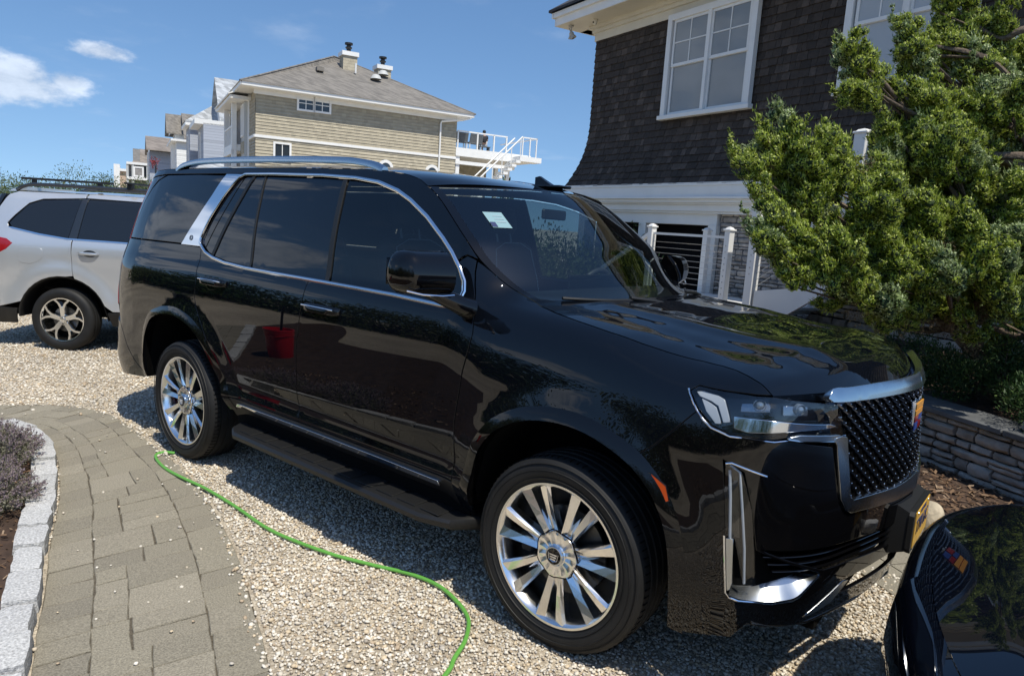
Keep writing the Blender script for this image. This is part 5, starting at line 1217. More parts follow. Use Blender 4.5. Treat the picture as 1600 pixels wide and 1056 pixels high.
while z < 5.62:
    zt = min(z+row+.03, 5.70); o0, o1 = flr(z), flr(zt); x = -3.29-o0-RNG.uniform(0, .1)
    while x < XR:
        w_ = RNG.uniform(.08, .20); a, b = max(x, -3.29-o0), x+w_; dz = RNG.normal(0, .0035); l = .024+RNG.uniform(0, .008)
        if b-a > .02:
            g = .0025
            def X_(xx, o): return xx if xx > -3.1 else xx+(o0-o)*(1 if xx < -3.28 else 1)*((-3.1-xx)/(.19+o0)) 
            V = [(a+g, -o0-l, z+dz), (b-g, -o0-l, z+dz), (X_(b, o1)-g, -o1-.002, zt), (X_(a, o1)+g, -o1-.002, zt), (a+g, -o0+.02, z+dz), (b-g, -o0+.02, z+dz)]
            mb.add(V, [(0, 1, 2, 3), (4, 5, 1, 0), (4, 0, 3), (1, 5, 2)])
        x += w_
    y = -o0-.01
    while y < 8:       # the return wall
        w_ = RNG.uniform(.10, .22); l = .015; xx = -3.29-o0; x1_ = -3.29-o1; ya, yb = y, y+w_
        V = [(xx-l, ya+.002, z), (xx-l, yb-.002, z), (x1_-.002, yb-.002, zt), (x1_-.002, max(ya, -o1)+.002, zt), (xx+.02, ya+.002, z), (xx+.02, yb-.002, z)]
        mb.add(V, [(1, 0, 3, 2), (0, 1, 5, 4)]); y += w_
    z += row
mb.build('wall_shingles', MT['shingle'], house)
def bx(name, a, b, m, par=house, bev=.004): return MB().box(a, b, bev=bev).build(name, m, par)
fz = MB(); 
for (y0, z0_, z1_, yb) in ((-.030, 5.60, 5.76, .2), (-.075, 5.76, 5.83, .2), (-.13, 5.83, 5.90, .2), (-.62, 5.90, 5.935, .2)):
    fz.box((-3.30+y0, y0, z0_), (XR, .3, z1_), bev=.003); 
fz.box((-3.30-.60, .0, 5.90), (-3.2, 8, 5.93)); fz.box((-3.33, .2, 5.60), (-3.2, 8, 5.90))
fz.build('frieze', MT['cream'], house)
fa = MB(); fa.box((-3.92, -.64, 5.905), (XR, -.60, 6.06)); fa.box((-3.95, -.70, 6.06), (XR, -.60, 6.16)); fa.box((-3.95, -.64, 5.905), (-3.91, 8, 6.06)); fa.box((-4.0, -.70, 6.06), (-3.93, 8, 6.16)); fa.build('fascia', MT['trim'], house)
rf = MB(); V = [(-4.04, -.76, 6.17), (XR, -.76, 6.17), (XR, 4, 9.4), (-.2, 4, 9.4), (-4.04, 8.4, 6.17)]; V += [(x, y, z_+.05) for x, y, z_ in V]; rf.add(V, [(0, 1, 2, 3), (0, 3, 4), (5, 8, 7, 6), (5, 9, 8), (0, 5, 6, 1), (0, 4, 9, 5)]); rf.build('roof', MT['roofdark'], house)
def window(par, cx, z0, z1, w, y=0.0, units=2, muntins=True, pane='blind', casing=.11, pos=None, split=.5):
    """double-hung window in local frame, facing -y"""
    f = MB(); f.box((cx-w/2, y-.045, z0), (cx-w/2+casing, y+.05, z1), bev=.004); f.box((cx+w/2-casing, y-.045, z0), (cx+w/2, y+.05, z1), bev=.004); f.box((cx-w/2+casing, y-.045, z1-casing), (cx+w/2-casing, y+.05, z1), bev=.004); f.box((cx-w/2-.04, y-.075, z0-.045), (cx+w/2+.04, y+.05, z0+.03), bev=.006)
    iw = (w-2*casing)/units
    for k in range(1, units): f.box((cx-w/2+casing+iw*k-.035, y-.04, z0+.03), (cx-w/2+casing+iw*k+.035, y+.05, z1-casing))
    fo = f.build('window', MT['trim'], par)
    for k in range(units):
        a = cx-w/2+casing+iw*k+.03; b = a+iw-.06; zm = z0+(z1-z0)*split
        s = MB()
        for (zz0, zz1, yy) in ((z0+.03, zm+.02, y+.012), (zm-.02, z1-casing, y-.010)):
            s.box((a, yy, zz0), (a+.045, yy+.03, zz1)); s.box((b-.045, yy, zz0), (b, yy+.03, zz1)); s.box((a+.045, yy, zz0), (b-.045, yy+.03, zz0+.05)); s.box((a+.045, yy, zz1-.045), (b-.045, yy+.03, zz1))
        if muntins:
            mx_ = (a+b)/2; mz = (zm+z1-casing)/2; s.box((mx_-.010, y-.006, zm+.03), (mx_+.010, y+.01, z1-casing-.045)); s.box((a+.045, y-.006, mz-.010), (b-.045, y+.01, mz+.010))
        s.build('sash', MT['trim'], fo)
        MB().box((a+.02, y+.030, z0+.04), (b-.02, y+.034, zm)).build('pane', MT[pane], fo); MB().box((a+.02, y+.004, zm), (b-.02, y+.008, z1-casing)).build('pane', MT[pane], fo)
    return fo
window(house, 0.0, 3.84, 5.62, 2.04, y=-.085); window(house, 3.45, 3.84, 5.62, 1.75, y=-.085, pane='blindpale', muntins=True)
# lower storey: belt mouldings, beam, opening, stone piers
bl_ = MB()
for (y0, za, zb) in ((-.345, 2.58, 2.635), (-.33, 2.40, 2.58), (-.36, 2.36, 2.40), (-.30, 2.30, 2.36), (-.25, 2.27, 2.30), (-.20, 2.16, 2.27), (-.16, 2.12, 2.16)):
    bl_.box((-3.29+y0, y0, za), (XR, .3, zb), bev=.003)
bl_.build('belt_moulding', MT['trim'], house)
b2 = MB(); b2.box((-3.3, -.10, 1.93), (.62, .2, 2.13), bev=.003); b2.box((.45, -.12, 0), (.64, .2, 1.93), bev=.003); b2.box((-3.3, -.10, 0), (-3.08, .2, 1.93), bev=.003); b2.box((-1.35, -.10, 0), (-1.15, .2, 1.93), bev=.003); b2.build('door_surround', MT['trim'], house)
gd = MB(); gd.box((-3.08, .22, 0), (-1.35, .26, 1.93)); gd.box((-1.15, .22, 0), (.45, .26, 1.93)); gd.build('dark_doorway', MT['darkin'], house)
MB().box((.64, -.03, 0), (3.88, .2, 2.12)).box((3.88, .08, 0), (8.5, .2, 2.12)).build('pier_core', MT['bluestone'], house)
pr_ = stonewall('stone_pier', house, 3.2, 0, 2.13, MT['ledge'], rowh=(.05, .11), lenr=(.10, .30), d=.1, y=-.06, jit=.010, x0=.66, split=.2)
stonewall('stone_pier', house, 4.6, 0, 2.13, MT['ledge'], rowh=(.05, .11), lenr=(.10, .30), d=.1, y=.05, jit=.010, x0=3.9, split=.2)
# things under the eave: top-level in world space
def hw(x, y, z): v = Matrix.Rotation(HX, 4, 'Z') @ Vector((x, y, z)); return Vector((v.x-3.981, v.y+8.578, v.z))
fl = empty('floodlight', hw(-3.62, -.45, 5.90), HX, label='twin head outdoor floodlight under the soffit corner of the dark house', cat='lamp')
MT['lampgrey'] = mat('grey_lamp_body', (.38, .37, .34), .5)
MB().lathe([(0, -.03), (.055, -.03), (.06, 0)], 16, 'z').build('mount', MT['lampgrey'], fl, True, 40)
for sx in (-1, 1):
    q = Matrix.Translation((sx*.04, -.02, -.05)) @ Matrix.Rotation(R_(25*sx), 4, 'Y') @ Matrix.Rotation(R_(20), 4, 'X')
    MB().lathe([(.012, 0), (.014, -.07), (.03, -.09), (.045, -.13), (.035, -.16), (.05, -.19), (.062, -.225), (.055, -.225), (0, -.20)], 16, 'z', 0, q).build('lamp_head', MT['lampgrey'], fl, True, 40)
sc_ = empty('security_camera', hw(-2.95, -.33, 5.90), HX, label='small white dome security camera fixed beneath the eave', cat='camera')
MB().lathe([(0, .0), (.05, 0), (.05, -.035), (.042, -.07), (.02, -.10), (0, -.105)], 16, 'z').build('dome', MT['cream'], sc_, True, 40); MB().lathe([(0, -.055), (.016, -.055), (.018, -.03)], 12, 'y', 0, Matrix.Translation((0, .0, -.055))).build('lens', MT['gloss'], sc_, True)
# stair and railings
def post(par, x, y, z0, z1, w=.10, cap=True, cables=0):
    p = MB().box((x-w/2, y-w/2, z0), (x+w/2, y+w/2, z1), bev=.006).build('post', MT['trim'], par)
    if cap:
        MB().box((x-w/2-.016, y-w/2-.016, z1-.012), (x+w/2+.016, y+w/2+.016, z1+.012), bev=.005).lathe([(w*.66, z1+.012), (w*.45, z1+.035), (0, z1+.05)], 4, 'z', 0, Matrix.Translation((x, y, 0)) @ Matrix.Rotation(math.pi/4, 4, 'Z')).build('post_cap', MT['trim'], p)
    if cables:
        c = MB()
        for k in range(cables): c.lathe([(0, -.006), (.009, -.005), (.012, 0)], 8, 'y', 0, Matrix.Translation((x, y-w/2, z1-.22-.085*k)))
        c.build('cable_fittings', MT['steel'], p)
    return p
YS = -1.5
stair = empty('outdoor_stair', (-3.981, 8.578, 0), HX, label='white outdoor stair with cable railings climbing behind the juniper', cat='stairs')
MB().box((.3, YS-.06, .72), (2.75, YS+1.2, .80)).box((.3, YS-.08, .0), (2.75, YS-.06, .80)).build('landing', MT['trim'], stair)
post(stair, .60, YS, .8, 1.84, cables=0); post(stair, .72, YS+1.1, .8, 1.84); post(stair, 2.19, YS, .8, 1.84, cables=9); post(stair, 2.66, YS, .2, 2.17, .13, cables=9); post(stair, 2.80, YS+1.05, .8, 2.17, .12); post(stair, 4.02, YS, 1.6, 3.02, .15, cables=4); post(stair, 6.1, YS, 2.9, 4.5, .13)
rl_ = MB(); rl_.box((.6, YS-.02, 1.72), (2.19, YS+.02, 1.755)); rl_.build('top_rail', MT['trim'], stair)
def slbar(mb, x0, z0, x1, z1, h, w, y): mb.add([(x0, y-w, z0), (x1, y-w, z1), (x1, y+w, z1), (x0, y+w, z0), (x0, y-w, z0+h), (x1, y-w, z1+h), (x1, y+w, z1+h), (x0, y+w, z0+h)], [(0, 1, 5, 4), (3, 7, 6, 2), (4, 5, 6, 7), (0, 3, 2, 1), (0, 4, 7, 3), (1, 2, 6, 5)])
mb = MB(); slbar(mb, 2.66, 1.90, 4.02, 2.80, .07, .035, YS); slbar(mb, 4.02, 2.80, 6.1, 4.18, .07, .035, YS); slbar(mb, -.6, 1.05, .60, 1.72, .06, .03, YS); mb.build('stair_rail', MT['trim'], stair)
mb = MB()
for k in range(9):
    z_ = .93+.085*k; mb.tube([(.6, YS, z_), (2.19, YS, z_)], .003, 4)
    o = -.10-.09*k; slbar(mb, 2.70, 1.90+o, 4.0, 2.76+o, .005, .003, YS); slbar(mb, 4.05, 2.78+o, 6.05, 4.12+o, .005, .003, YS)
mb.build('cables', MT['steel'], stair)
mb = MB(); mb.add([(2.75, YS-.03, .60), (3.0, YS-.03, .60), (6.4, YS-.03, 2.86), (6.4, YS-.03, 3.20), (3.3, YS-.03, 1.14), (2.75, YS-.03, 1.05), (2.75, YS+.02, .60), (3.0, YS+.02, .60), (6.4, YS+.02, 2.86), (6.4, YS+.02, 3.20), (3.3, YS+.02, 1.14), (2.75, YS+.02, 1.05)], [(0, 1, 2, 3, 4, 5), (11, 10, 9, 8, 7, 6), (0, 6, 7, 1), (1, 7, 8, 2), (3, 9, 10, 4), (4, 10, 11, 5)]); mb.build('stringer', MT['trim'], stair)
mb = MB()
for k in range(13): mb.box((2.78+.27*k, YS, .82+.18*k), (3.08+.27*k, YS+1.1, .855+.18*k))
mb.build('steps', MT['tread'], stair)
# ------------------------------------------------------------------ vegetation
def leafmat(name, stops, trans=.3, rough=.55): return island_mat(name, stops, rough, trans=trans, spec=.35)
MT['jun'] = leafmat('juniper_foliage', [(0, (.12, .17, .018)), (.35, (.25, .33, .034)), (.7, (.39, .46, .065)), (1, (.58, .63, .22))], .34, .42)
MT['jun2'] = leafmat('juniper_foliage_blue', [(0, (.13, .19, .055)), (.5, (.28, .36, .12)), (1, (.52, .58, .34))], .3, .42)
MT['jund'] = leafmat('juniper_dead_sprays', [(0, (.10, .07, .035)), (.6, (.20, .15, .08)), (1, (.30, .24, .14))], .2)
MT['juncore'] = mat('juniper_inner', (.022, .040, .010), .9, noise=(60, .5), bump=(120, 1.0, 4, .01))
MT['bark'] = mat('juniper_bark', (.12, .09, .065), .9, noise=(12, .4), bump=(40, .9, 6, .02))
MT['yew'] = leafmat('dark_evergreen', [(0, (.012, .035, .010)), (.5, (.028, .065, .016)), (.85, (.05, .10, .025)), (1, (.12, .17, .05))], .2)
MT['shrub'] = leafmat('shrub_leaf', [(0, (.045, .07, .02)), (.5, (.09, .13, .04)), (1, (.17, .20, .09))], .25)
MT['rust'] = leafmat('rusty_leaf', [(0, (.14, .045, .02)), (.6, (.24, .09, .04)), (1, (.30, .15, .07))], .25)
def plume(P0, D, L, R, n, twist=None):
    """a juniper spray: scale leaves on a string of rounded knuckles that climbs a curling twig"""
    D = D/np.linalg.norm(D); A = np.cross(D, [0.3, .2, .9]); A /= np.linalg.norm(A); B = np.cross(D, A)
    m = max(6, int(L/.018)); u = np.linspace(.04, 1, m)+RNG.normal(0, .02, m); a = RNG.uniform(0, 6.283, m); w_ = R*np.clip(np.sin(math.pi*np.clip(u*.80+.16, 0, 1)), .12, 1)
    C_ = P0+D*(u*L)[:, None]+np.array([0, 0, .20*L])*(u**2)[:, None]+(A*np.cos(a)[:, None]+B*np.sin(a)[:, None])*(w_*.72)[:, None]
    kr = np.clip(w_*.55, .010, .05)*RNG.uniform(.75, 1.25, m)
    p_ = kr**2; k = RNG.choice(m, n, p=p_/p_.sum()); q = RNG.normal(0, 1, (n, 3)); q /= np.linalg.norm(q, axis=1)[:, None]
    P = C_[k]+q*(kr[k]*RNG.uniform(.80, 1.12, n))[:, None]
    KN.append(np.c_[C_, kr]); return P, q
KN = []
def scales(P, Q, L, W_):
    """leaf scales lying on the knuckles: faces look outward, tips stand off a little"""
    n = len(P); T1 = np.cross(Q, RNG.normal(0, 1, (n, 3))+np.array([0, 0, 1.2])); T1 /= np.linalg.norm(T1, axis=1)[:, None]+1e-9; T2 = np.cross(Q, T1)
    D = T2*np.sign(T2[:, 2:3]+1e-6)+Q*RNG.uniform(.1, .9, (n, 1))+RNG.normal(0, .28, (n, 3)); D /= np.linalg.norm(D, axis=1)[:, None]; S = np.cross(D, Q+RNG.normal(0, .25, (n, 3))); S /= np.linalg.norm(S, axis=1)[:, None]+1e-9
    L = (L*RNG.uniform(.6, 1.4, n))[:, None]; W_ = (W_*RNG.uniform(.6, 1.3, n))[:, None]; P = P-D*L*.4
    return np.stack([P, P+D*L*.55+S*W_*.5, P+D*L, P+D*L*.55-S*W_*.5], 1)
def juniper():
    t = empty('juniper_tree', (1.05, 4.02, .5), label='sprawling twisted juniper with upswept bright green plumes in front of the shingled house', cat='tree')
    O = np.array([1.05, 4.02, .5])
    tips = [(1148, 238, 4.9), (1190, 205, 5.0), (1235, 235, 5.0), (1170, 350, 4.8), (1225, 405, 4.7), (1180, 275, 4.9), (1255, 300, 4.9), (1312, 82, 5.3), (1345, 130, 5.3), (1400, 40, 5.6), (1408, 75, 5.6), (1476, 12, 5.8), (1470, 50, 5.8), (1530, 75, 5.8), (1590, 95, 5.9), (1600, 175, 5.7), (1510, 130, 5.5), (1430, 160, 5.4), (1380, 195, 5.3), (1440, 235, 5.2), (1335, 345, 4.9), (1290, 410, 4.7), (1375, 290, 5.1), (1450, 320, 5.0), (1520, 270, 5.2), (1585, 290, 5.1), (1400, 400, 4.8), (1480, 420, 4.8), (1560, 400, 4.8), (1345, 440, 4.7), (1610, 360, 4.9), (1420, 270, 5.6), (1500, 200, 5.9), (1560, 200, 6.1), (1550, 340, 5.6), (1620, 450, 4.8), (1500, 350, 5.5), (1430, 360, 5.4), (1385, 340, 5.3), (1540, 150, 6.2), (1470, 100, 6.0), (1590, 240, 5.5), (1370, 240, 5.5),
            (1700, 150, 5.6), (1720, 300, 5.2), (1660, 60, 5.9), (1690, 420, 4.9), (1780, 250, 5.6), (1800, 380, 5.2), (1750, 80, 6.0), (1640, 230, 6.5), (1560, 300, 6.6), (1650, 330, 6.3), (1450, 240, 6.2), (1700, 230, 6.8), (1880, 300, 5.8), (1860, 180, 6.2)]
    T_ = np.array([at(*q) for q in tips]); centre = np.array([1.05, 3.75, 2.2])
    wood = MB(); knots = [O, O+np.array([-.10, -.05, .35]), O+np.array([-.32, -.2, .62]), O+np.array([-.30, -.3, .95]), O+np.array([.0, -.3, 1.35]), O+np.array([.20, -.25, 1.9]), O+np.array([.12, -.2, 2.5]), O+np.array([-.05, -.2, 3.0])]
    wood.tube(spl(knots, 5), list(np.linspace(.13, .03, 36)), 10)
    kk = np.array(knots); G1, G2, G3 = [], [], []
    for i, tp in enumerate(T_):
        # attach on the trunk lower than the tip
        d_ = np.linalg.norm(kk[1:]-tp, axis=1)+np.abs(kk[1:, 2]-(tp[2]-.55))*1.2; k0 = kk[1:][d_.argmin()]
        v = tp-k0; midp = k0+v*.5+np.array([0, 0, -.14])+RNG.normal(0, .07, 3); br = spl([k0, k0+v*.25+np.array([0, 0, -.10])+RNG.normal(0, .05, 3), midp, k0+v*.8+np.array([0, 0, -.05]), tp-v/np.linalg.norm(v)*.10], 4)
        wood.tube(br, list(np.linspace(.038, .006, len(br))), 6)
        out = tp-centre; out[2] *= .6; out /= np.linalg.norm(out); lead = out*.55+np.array([0, 0, .75])+RNG.normal(0, .12, 3)
        npl = 6 if tips[i][1] < 135 and tips[i][0] < 1500 else 12
        for j in range(npl):
            if j == 0: p0 = tp-lead/np.linalg.norm(lead)*.26; D = lead; L, R = .36, .07
            else:
                q = RNG.uniform(.42, 1.0); b_ = np.array(br[int(q*(len(br)-1))]); p0 = b_+RNG.normal(0, .075, 3); D = out*.45+np.array([0, 0, .65])+RNG.normal(0, .38, 3); L = RNG.uniform(.20, .38); R = RNG.uniform(.06, .11)
            n = int(1500*L*R/.03*1.15); P, N_ = plume(p0, D, L, R, n); V = scales(P, N_, .021, .0115); Dn = D/np.linalg.norm(D); ki = RNG.choice(len(P), len(P)//7); V = np.concatenate([V, leafcloud(P[ki]+N_[ki]*.004, N_[ki]*.6+Dn*1.1+np.array([0, 0, .5]), .040, .0065, .35)])
            r = RNG.random()
            (G1 if r < .80 else G2).append(V)
            if RNG.random() < .5: wood.tube([tuple(br[max(0, int(.5*len(br)))]), tuple(p0), tuple(p0+D/np.linalg.norm(D)*L*.6)], [.010, .006, .003], 4)
        # sparse bleached inner twigs below
        if tp[2] < 2.4:
            for j in range(3):
                q = RNG.uniform(.2, .75); b_ = np.array(br[int(q*(len(br)-1))]); D = RNG.normal(0, .6, 3)+np.array([0, 0, -.25]); P, N_ = plume(b_+RNG.normal(0, .08, 3), D, .22, .07, 150); KN.pop(); G3.append(leafcloud(P, N_, .026, .007, .8))
    o = wood.build('trunk', MT['bark'], None, True, 60)
    cr_ = quads('crown', np.concatenate(G1), MT['jun']); c2 = quads('crown', np.concatenate(G2), MT['jun2']); c3 = quads('dry_sprays', np.concatenate(G3), MT['jund'])
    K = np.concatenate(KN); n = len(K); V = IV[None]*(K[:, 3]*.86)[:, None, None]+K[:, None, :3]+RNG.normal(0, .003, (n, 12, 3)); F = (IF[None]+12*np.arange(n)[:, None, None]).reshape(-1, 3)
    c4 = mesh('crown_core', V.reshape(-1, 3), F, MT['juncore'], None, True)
    for x in (o, cr_, c2, c3, c4): x.parent = t; x.matrix_parent_inverse = Matrix.Translation(-Vector(t.location))
    return t
juniper()
def bush(name, c, r, n, label, m='yew', L=.035, W_=.012, cat='shrub', group=None, up=.6, clump=.22, stems=True, flat=0.0):
    """leaf clumps spread over a lumpy ellipsoid shell, with gaps"""
    t = empty(name, tuple(c), label=label, cat=cat, group=group); r = np.array(r, float)
    nc = max(12, int(26*(r[0]*r[1]*r[2])**.333/clump*.5)); K = []
    for _ in range(nc):
        d = RNG.normal(0, 1, 3); d[2] = abs(d[2])*.9-.15; d /= np.linalg.norm(d); K.append(d*r*RNG.uniform(.55, .95)+np.array([0, 0, r[2]*.15]))
    K = np.array(K); k = RNG.integers(0, nc, n); q = RNG.normal(0, 1, (n, 3)); q /= np.linalg.norm(q, axis=1)[:, None]; cl = clump*r.mean()*1.6
    P = K[k]+q*cl*(RNG.uniform(.45, 1.0, n)[:, None])*np.array([1, 1, .85]); P[:, 2] = np.maximum(P[:, 2], .01)
    D = q*.8+np.array([0, 0, up]); quads('foliage', leafcloud(P, D, L, W_, .5), MT[m], t)
    if stems:
        s = MB()
        for i in range(0, nc, 2): s.tube([(0, 0, 0), tuple(K[i]*.5+np.array([0, 0, .02])), tuple(K[i])], [.02*r.mean(), .012*r.mean(), .004], 4)
        s.build('stems', MT['bark'], t)
    return t
sh_lab = ['dark evergreen shrub right behind the crest of the grille', 'dark evergreen shrub overhanging the coping above the field stones', 'deep green spreading shrub at the right picture edge above the coping', 'shaded evergreen shrub up the slope under the juniper trunk', 'low dark shrub under the juniper, to the right of its trunk']
for i, (x, y, r, n) in enumerate(((3.15, .72, (.55, .50, .50), 14000), (4.05, .62, (.60, .45, .52), 16000), (4.95, .60, (.60, .46, .55), 14000), (3.0, 1.35, (.5, .4, .5), 8000), (4.3, 1.45, (.6, .4, .6), 9000))):
    bush('evergreen_shrub', wpt(x, y, .46+.05*y), r, n, sh_lab[i], group='dark shrubs on the wall terrace')
bush('evergreen_shrub', wpt(2.1, .8, .46), (.5, .45, .42), 7000, 'dark shrub behind the far edge of the black hood', group='dark shrubs on the wall terrace')
bush('evergreen_shrub', wpt(6.1, .7, .46), (.6, .5, .6), 7000, 'dark shrub beyond the right picture edge on the wall terrace', group='dark shrubs on the wall terrace')
bush('rusty_shrub', wpt(4.55, 1.55, 1.02), (.22, .2, .26), 2500, 'small rusty red leaved plant at the right edge under the juniper', m='rust', L=.04, W_=.018, clump=.3)

# ------------------------------------------------------------------ far houses
def onface(uv, O, nrm):
    d = np.array([(uv[0]-800)/FPX, (uv[1]-528)/FPX, 1.]) @ CR; return CAM+d*(((O-CAM)@nrm)/(d@nrm))
def siding_mat(name, col, row, blk=.0, dark=.55, amt=.12):
    """horizontal courses with a shadow line under each butt"""
    m = bpy.data.materials.new(name); m.use_nodes = True; t = m.node_tree; b = t.nodes['Principled BSDF']; b.inputs['Roughness'].default_value = .8
    co = N(t, 'ShaderNodeTexCoord'); se = N(t, 'ShaderNodeSeparateXYZ'); t.links.new(co.outputs['Object'], se.inputs[0])
    dv_ = N(t, 'ShaderNodeMath', operation='DIVIDE', i_1=row); t.links.new(se.outputs[2], dv_.inputs[0]); fr = N(t, 'ShaderNodeMath', operation='FRACT'); t.links.new(dv_.outputs[0], fr.inputs[0])
    ad_ = N(t, 'ShaderNodeMath', operation='ADD'); t.links.new(se.outputs[0], ad_.inputs[0]); t.links.new(se.outputs[1], ad_.inputs[1])
    cb2 = N(t, 'ShaderNodeCombineXYZ'); t.links.new(ad_.outputs[0], cb2.inputs[0]); t.links.new(se.outputs[2], cb2.inputs[1])
    bk = N(t, 'ShaderNodeTexBrick'); bk.inputs['Scale'].default_value = 1; bk.inputs['Row Height'].default_value = row; bk.inputs['Brick Width'].default_value = row*1.3 if blk else 60; bk.inputs['Mortar Size'].default_value = .0
    bk.inputs['Color1'].default_value = (*[c*(1-amt) for c in col], 1); bk.inputs['Color2'].default_value = (*[c*(1+amt) for c in col], 1); t.links.new(cb2.outputs[0], bk.inputs['Vector'])
    mr_ = N(t, 'ShaderNodeMapRange'); mr_.inputs['From Min'].default_value = 0; mr_.inputs['From Max'].default_value = .16; mr_.inputs['To Min'].default_value = dark; mr_.inputs['To Max'].default_value = 1; t.links.new(fr.outputs[0], mr_.inputs['Value'])
    s = N(t, 'ShaderNodeVectorMath', operation='SCALE'); t.links.new(bk.outputs[0], s.inputs[0]); s.inputs['Scale'].default_value = 1.0; t.links.new(s.outputs[0], b.inputs['Base Color'])
    bp_ = N(t, 'ShaderNodeBump'); bp_.inputs['Strength'].default_value = 1.0; bp_.inputs['Distance'].default_value = .03; iv = N(t, 'ShaderNodeMath', operation='SUBTRACT', i_0=1.0); t.links.new(fr.outputs[0], iv.inputs[1]); t.links.new(iv.outputs[0], bp_.inputs['Height']); t.links.new(bp_.outputs[0], b.inputs['Normal'])
    return m
MT['tanside'] = siding_mat('tan_shingle_siding', (.375, .335, .25), .17, 1, .5)
MT['greyside'] = siding_mat('blue_grey_clapboard', (.33, .36, .42), .20)
MT['whiteside'] = siding_mat('white_clapboard', (.66, .67, .66), .20)
MT['stoneside'] = siding_mat('weathered_shingle', (.24, .23, .22), .2, 1)
MT['rooftan'] = siding_mat('tan_asphalt_roof', (.18, .165, .145), .14, 1, .8, .25)
MT['roofgrey'] = siding_mat('grey_asphalt_roof', (.34, .36, .38), .25, 1, .8, .3)
MT['roofbrown'] = siding_mat('brown_asphalt_roof', (.22, .19, .165), .25, 1, .8, .25)
MT['farglass'] = mat('far_window_glass', (.03, .04, .05), .08, 0, .6)
MT['peach'] = mat('peach_stucco', (.50, .38, .29), .8)
MT['softgrey'] = mat('pale_grey_panel', (.46, .47, .46), .6)
TX = math.atan2(.922, .387)
BT = np.array([-32.53, 17.20, 0.])
th = empty('tan_shingle_house', tuple(BT), TX, label='tan shingled two storey house with hip roof and two shingled chimneys', cat='house')
def tb_(name, a, b, m, par=None, bev=0): return MB().box(a, b, bev=bev).build(name, MT[m], par if par is not None else th)
def wallbox(a, b): return a, b
mb = MB()      # siding: the courses are real laps
z = .0
Lw, Dw = 11.2, 11.0
def laps(mb, x0, x1, y, z0, z1, row, t=.03, axis='x', sg=1):
    z = z0
    while z < z1-.01:
        z2 = min(z+row, z1)
        if axis == 'x': V = [(x0, y-t, z), (x1, y-t, z), (x1, y-.004, z2), (x0, y-.004, z2), (x0, y+.02, z), (x1, y+.02, z)]
        else: V = [(y-t, x1, z), (y-t, x0, z), (y-.004, x0, z2), (y-.004, x1, z2), (y+.02, x1, z), (y+.02, x0, z)]
        mb.add(V, [(0, 1, 2, 3), (4, 5, 1, 0)]); z = z2
laps(mb, .0, Lw, 0, .0, 5.40, .165); laps(mb, .0, Lw, 0, 5.54, 7.72, .165)
laps(mb, 0, 2.0, 0, 0, 5.40, .165, axis='y'); laps(mb, 0, 2.0, 0, 5.54, 7.4, .165, axis='y'); laps(mb, 9.6, 11, 0, 0, 7.4, .165, axis='y')
mb.build('wall', MT['tanside'], th)
MB().box((.05, .05, 0), (Lw-.02, Dw, 7.75)).build('wall_core', MT['tanside'], th)
tb_('belt_band', (-.05, -.07, 5.40), (Lw+.02, .05, 5.54), 'white'); tb_('belt_band', (-.07, .05, 5.40), (.05, 2.0, 5.54), 'white')
ev = MB(); ev.box((-.75, -.62, 7.78), (Lw+.75, Dw+.6, 7.84)); ev.box((-.78, -.66, 7.80), (Lw+.78, -.60, 8.0)); ev.box((-.80, -.66, 7.80), (-.74, Dw+.6, 8.0)); ev.box((Lw+.74, -.66, 7.80), (Lw+.80, Dw+.6, 8.0)); ev.box((-.1, -.05, 7.55), (Lw, .0, 7.78)); ev.build('eaves', MT['white'], th)
rf = MB(); ap = (5.55, 5.3, 11.1); V = [(-.85, -.72, 7.98), (Lw+.85, -.72, 7.98), (Lw+.85, Dw+.7, 7.98), (-.85, Dw+.7, 7.98), (5.2, 5.2, 11.1), (6.0, 5.8, 11.1)]
rf.add(V, [(0, 1, 5, 4), (1, 2, 5), (2, 3, 4, 5), (3, 0, 4)]); ro = rf.build('roof', MT['rooftan'], th)
rd_ = MB(); rd_.tube([V[0], V[4]], .05, 5); rd_.tube([V[1], V[5]], .05, 5); rd_.tube([V[4], V[5]], .05, 5); rd_.build('ridge_cap', MT['rooftan'], ro)
for (x, y, z0, z1, lb) in ((5.85, 4.3, 9.4, 11.0, 0), (8.3, 5.4, 9.0, 10.8, 1)):
    ch = MB().box((x-.42, y-.42, z0), (x+.42, y+.42, z1)).build('chimney', MT['tanside'], ro); MB().box((x-.50, y-.50, z1), (x+.50, y+.50, z1+.24)).build('chimney_cap', MT['white'], ch)
    MB().lathe([(.13, z1+.2), (.13, z1+.45), (.2, z1+.5), (.2, z1+.56), (.13, z1+.58), (.13, z1+.66), (.24, z1+.70), (.24, z1+.8), (0, z1+.84)], 12, 'z', 0, Matrix.Translation((x, y, 0))).build('flue', MT['matte'], ch)
def roofz(y): return 7.98+(y+.72)*(11.1-7.98)/(5.2+.72)
vt = MB(); vt.box((3.6, 2.4, roofz(2.4)), (4.0, 2.8, roofz(2.6)+.10)); vt.build('roof_vent', MT['rooftan'], ro)
vt = MB()
for (x, y) in ((7.05, 2.6), (7.75, 3.5)): MB().lathe([(0, .24), (.16, .20), (.26, .11), (.30, 0), (.34, -.05)], 14, 'z', 0, Matrix.Translation((x, y, roofz(y)))).build('skylight_dome', MT['softgrey'], ro, True)
MB().lathe([(.05, -.1), (.05, .45), (0, .45)], 8, 'z', 0, Matrix.Translation((6.0, 3.2, roofz(3.2)))).build('vent_pipe', MT['white'], ro)
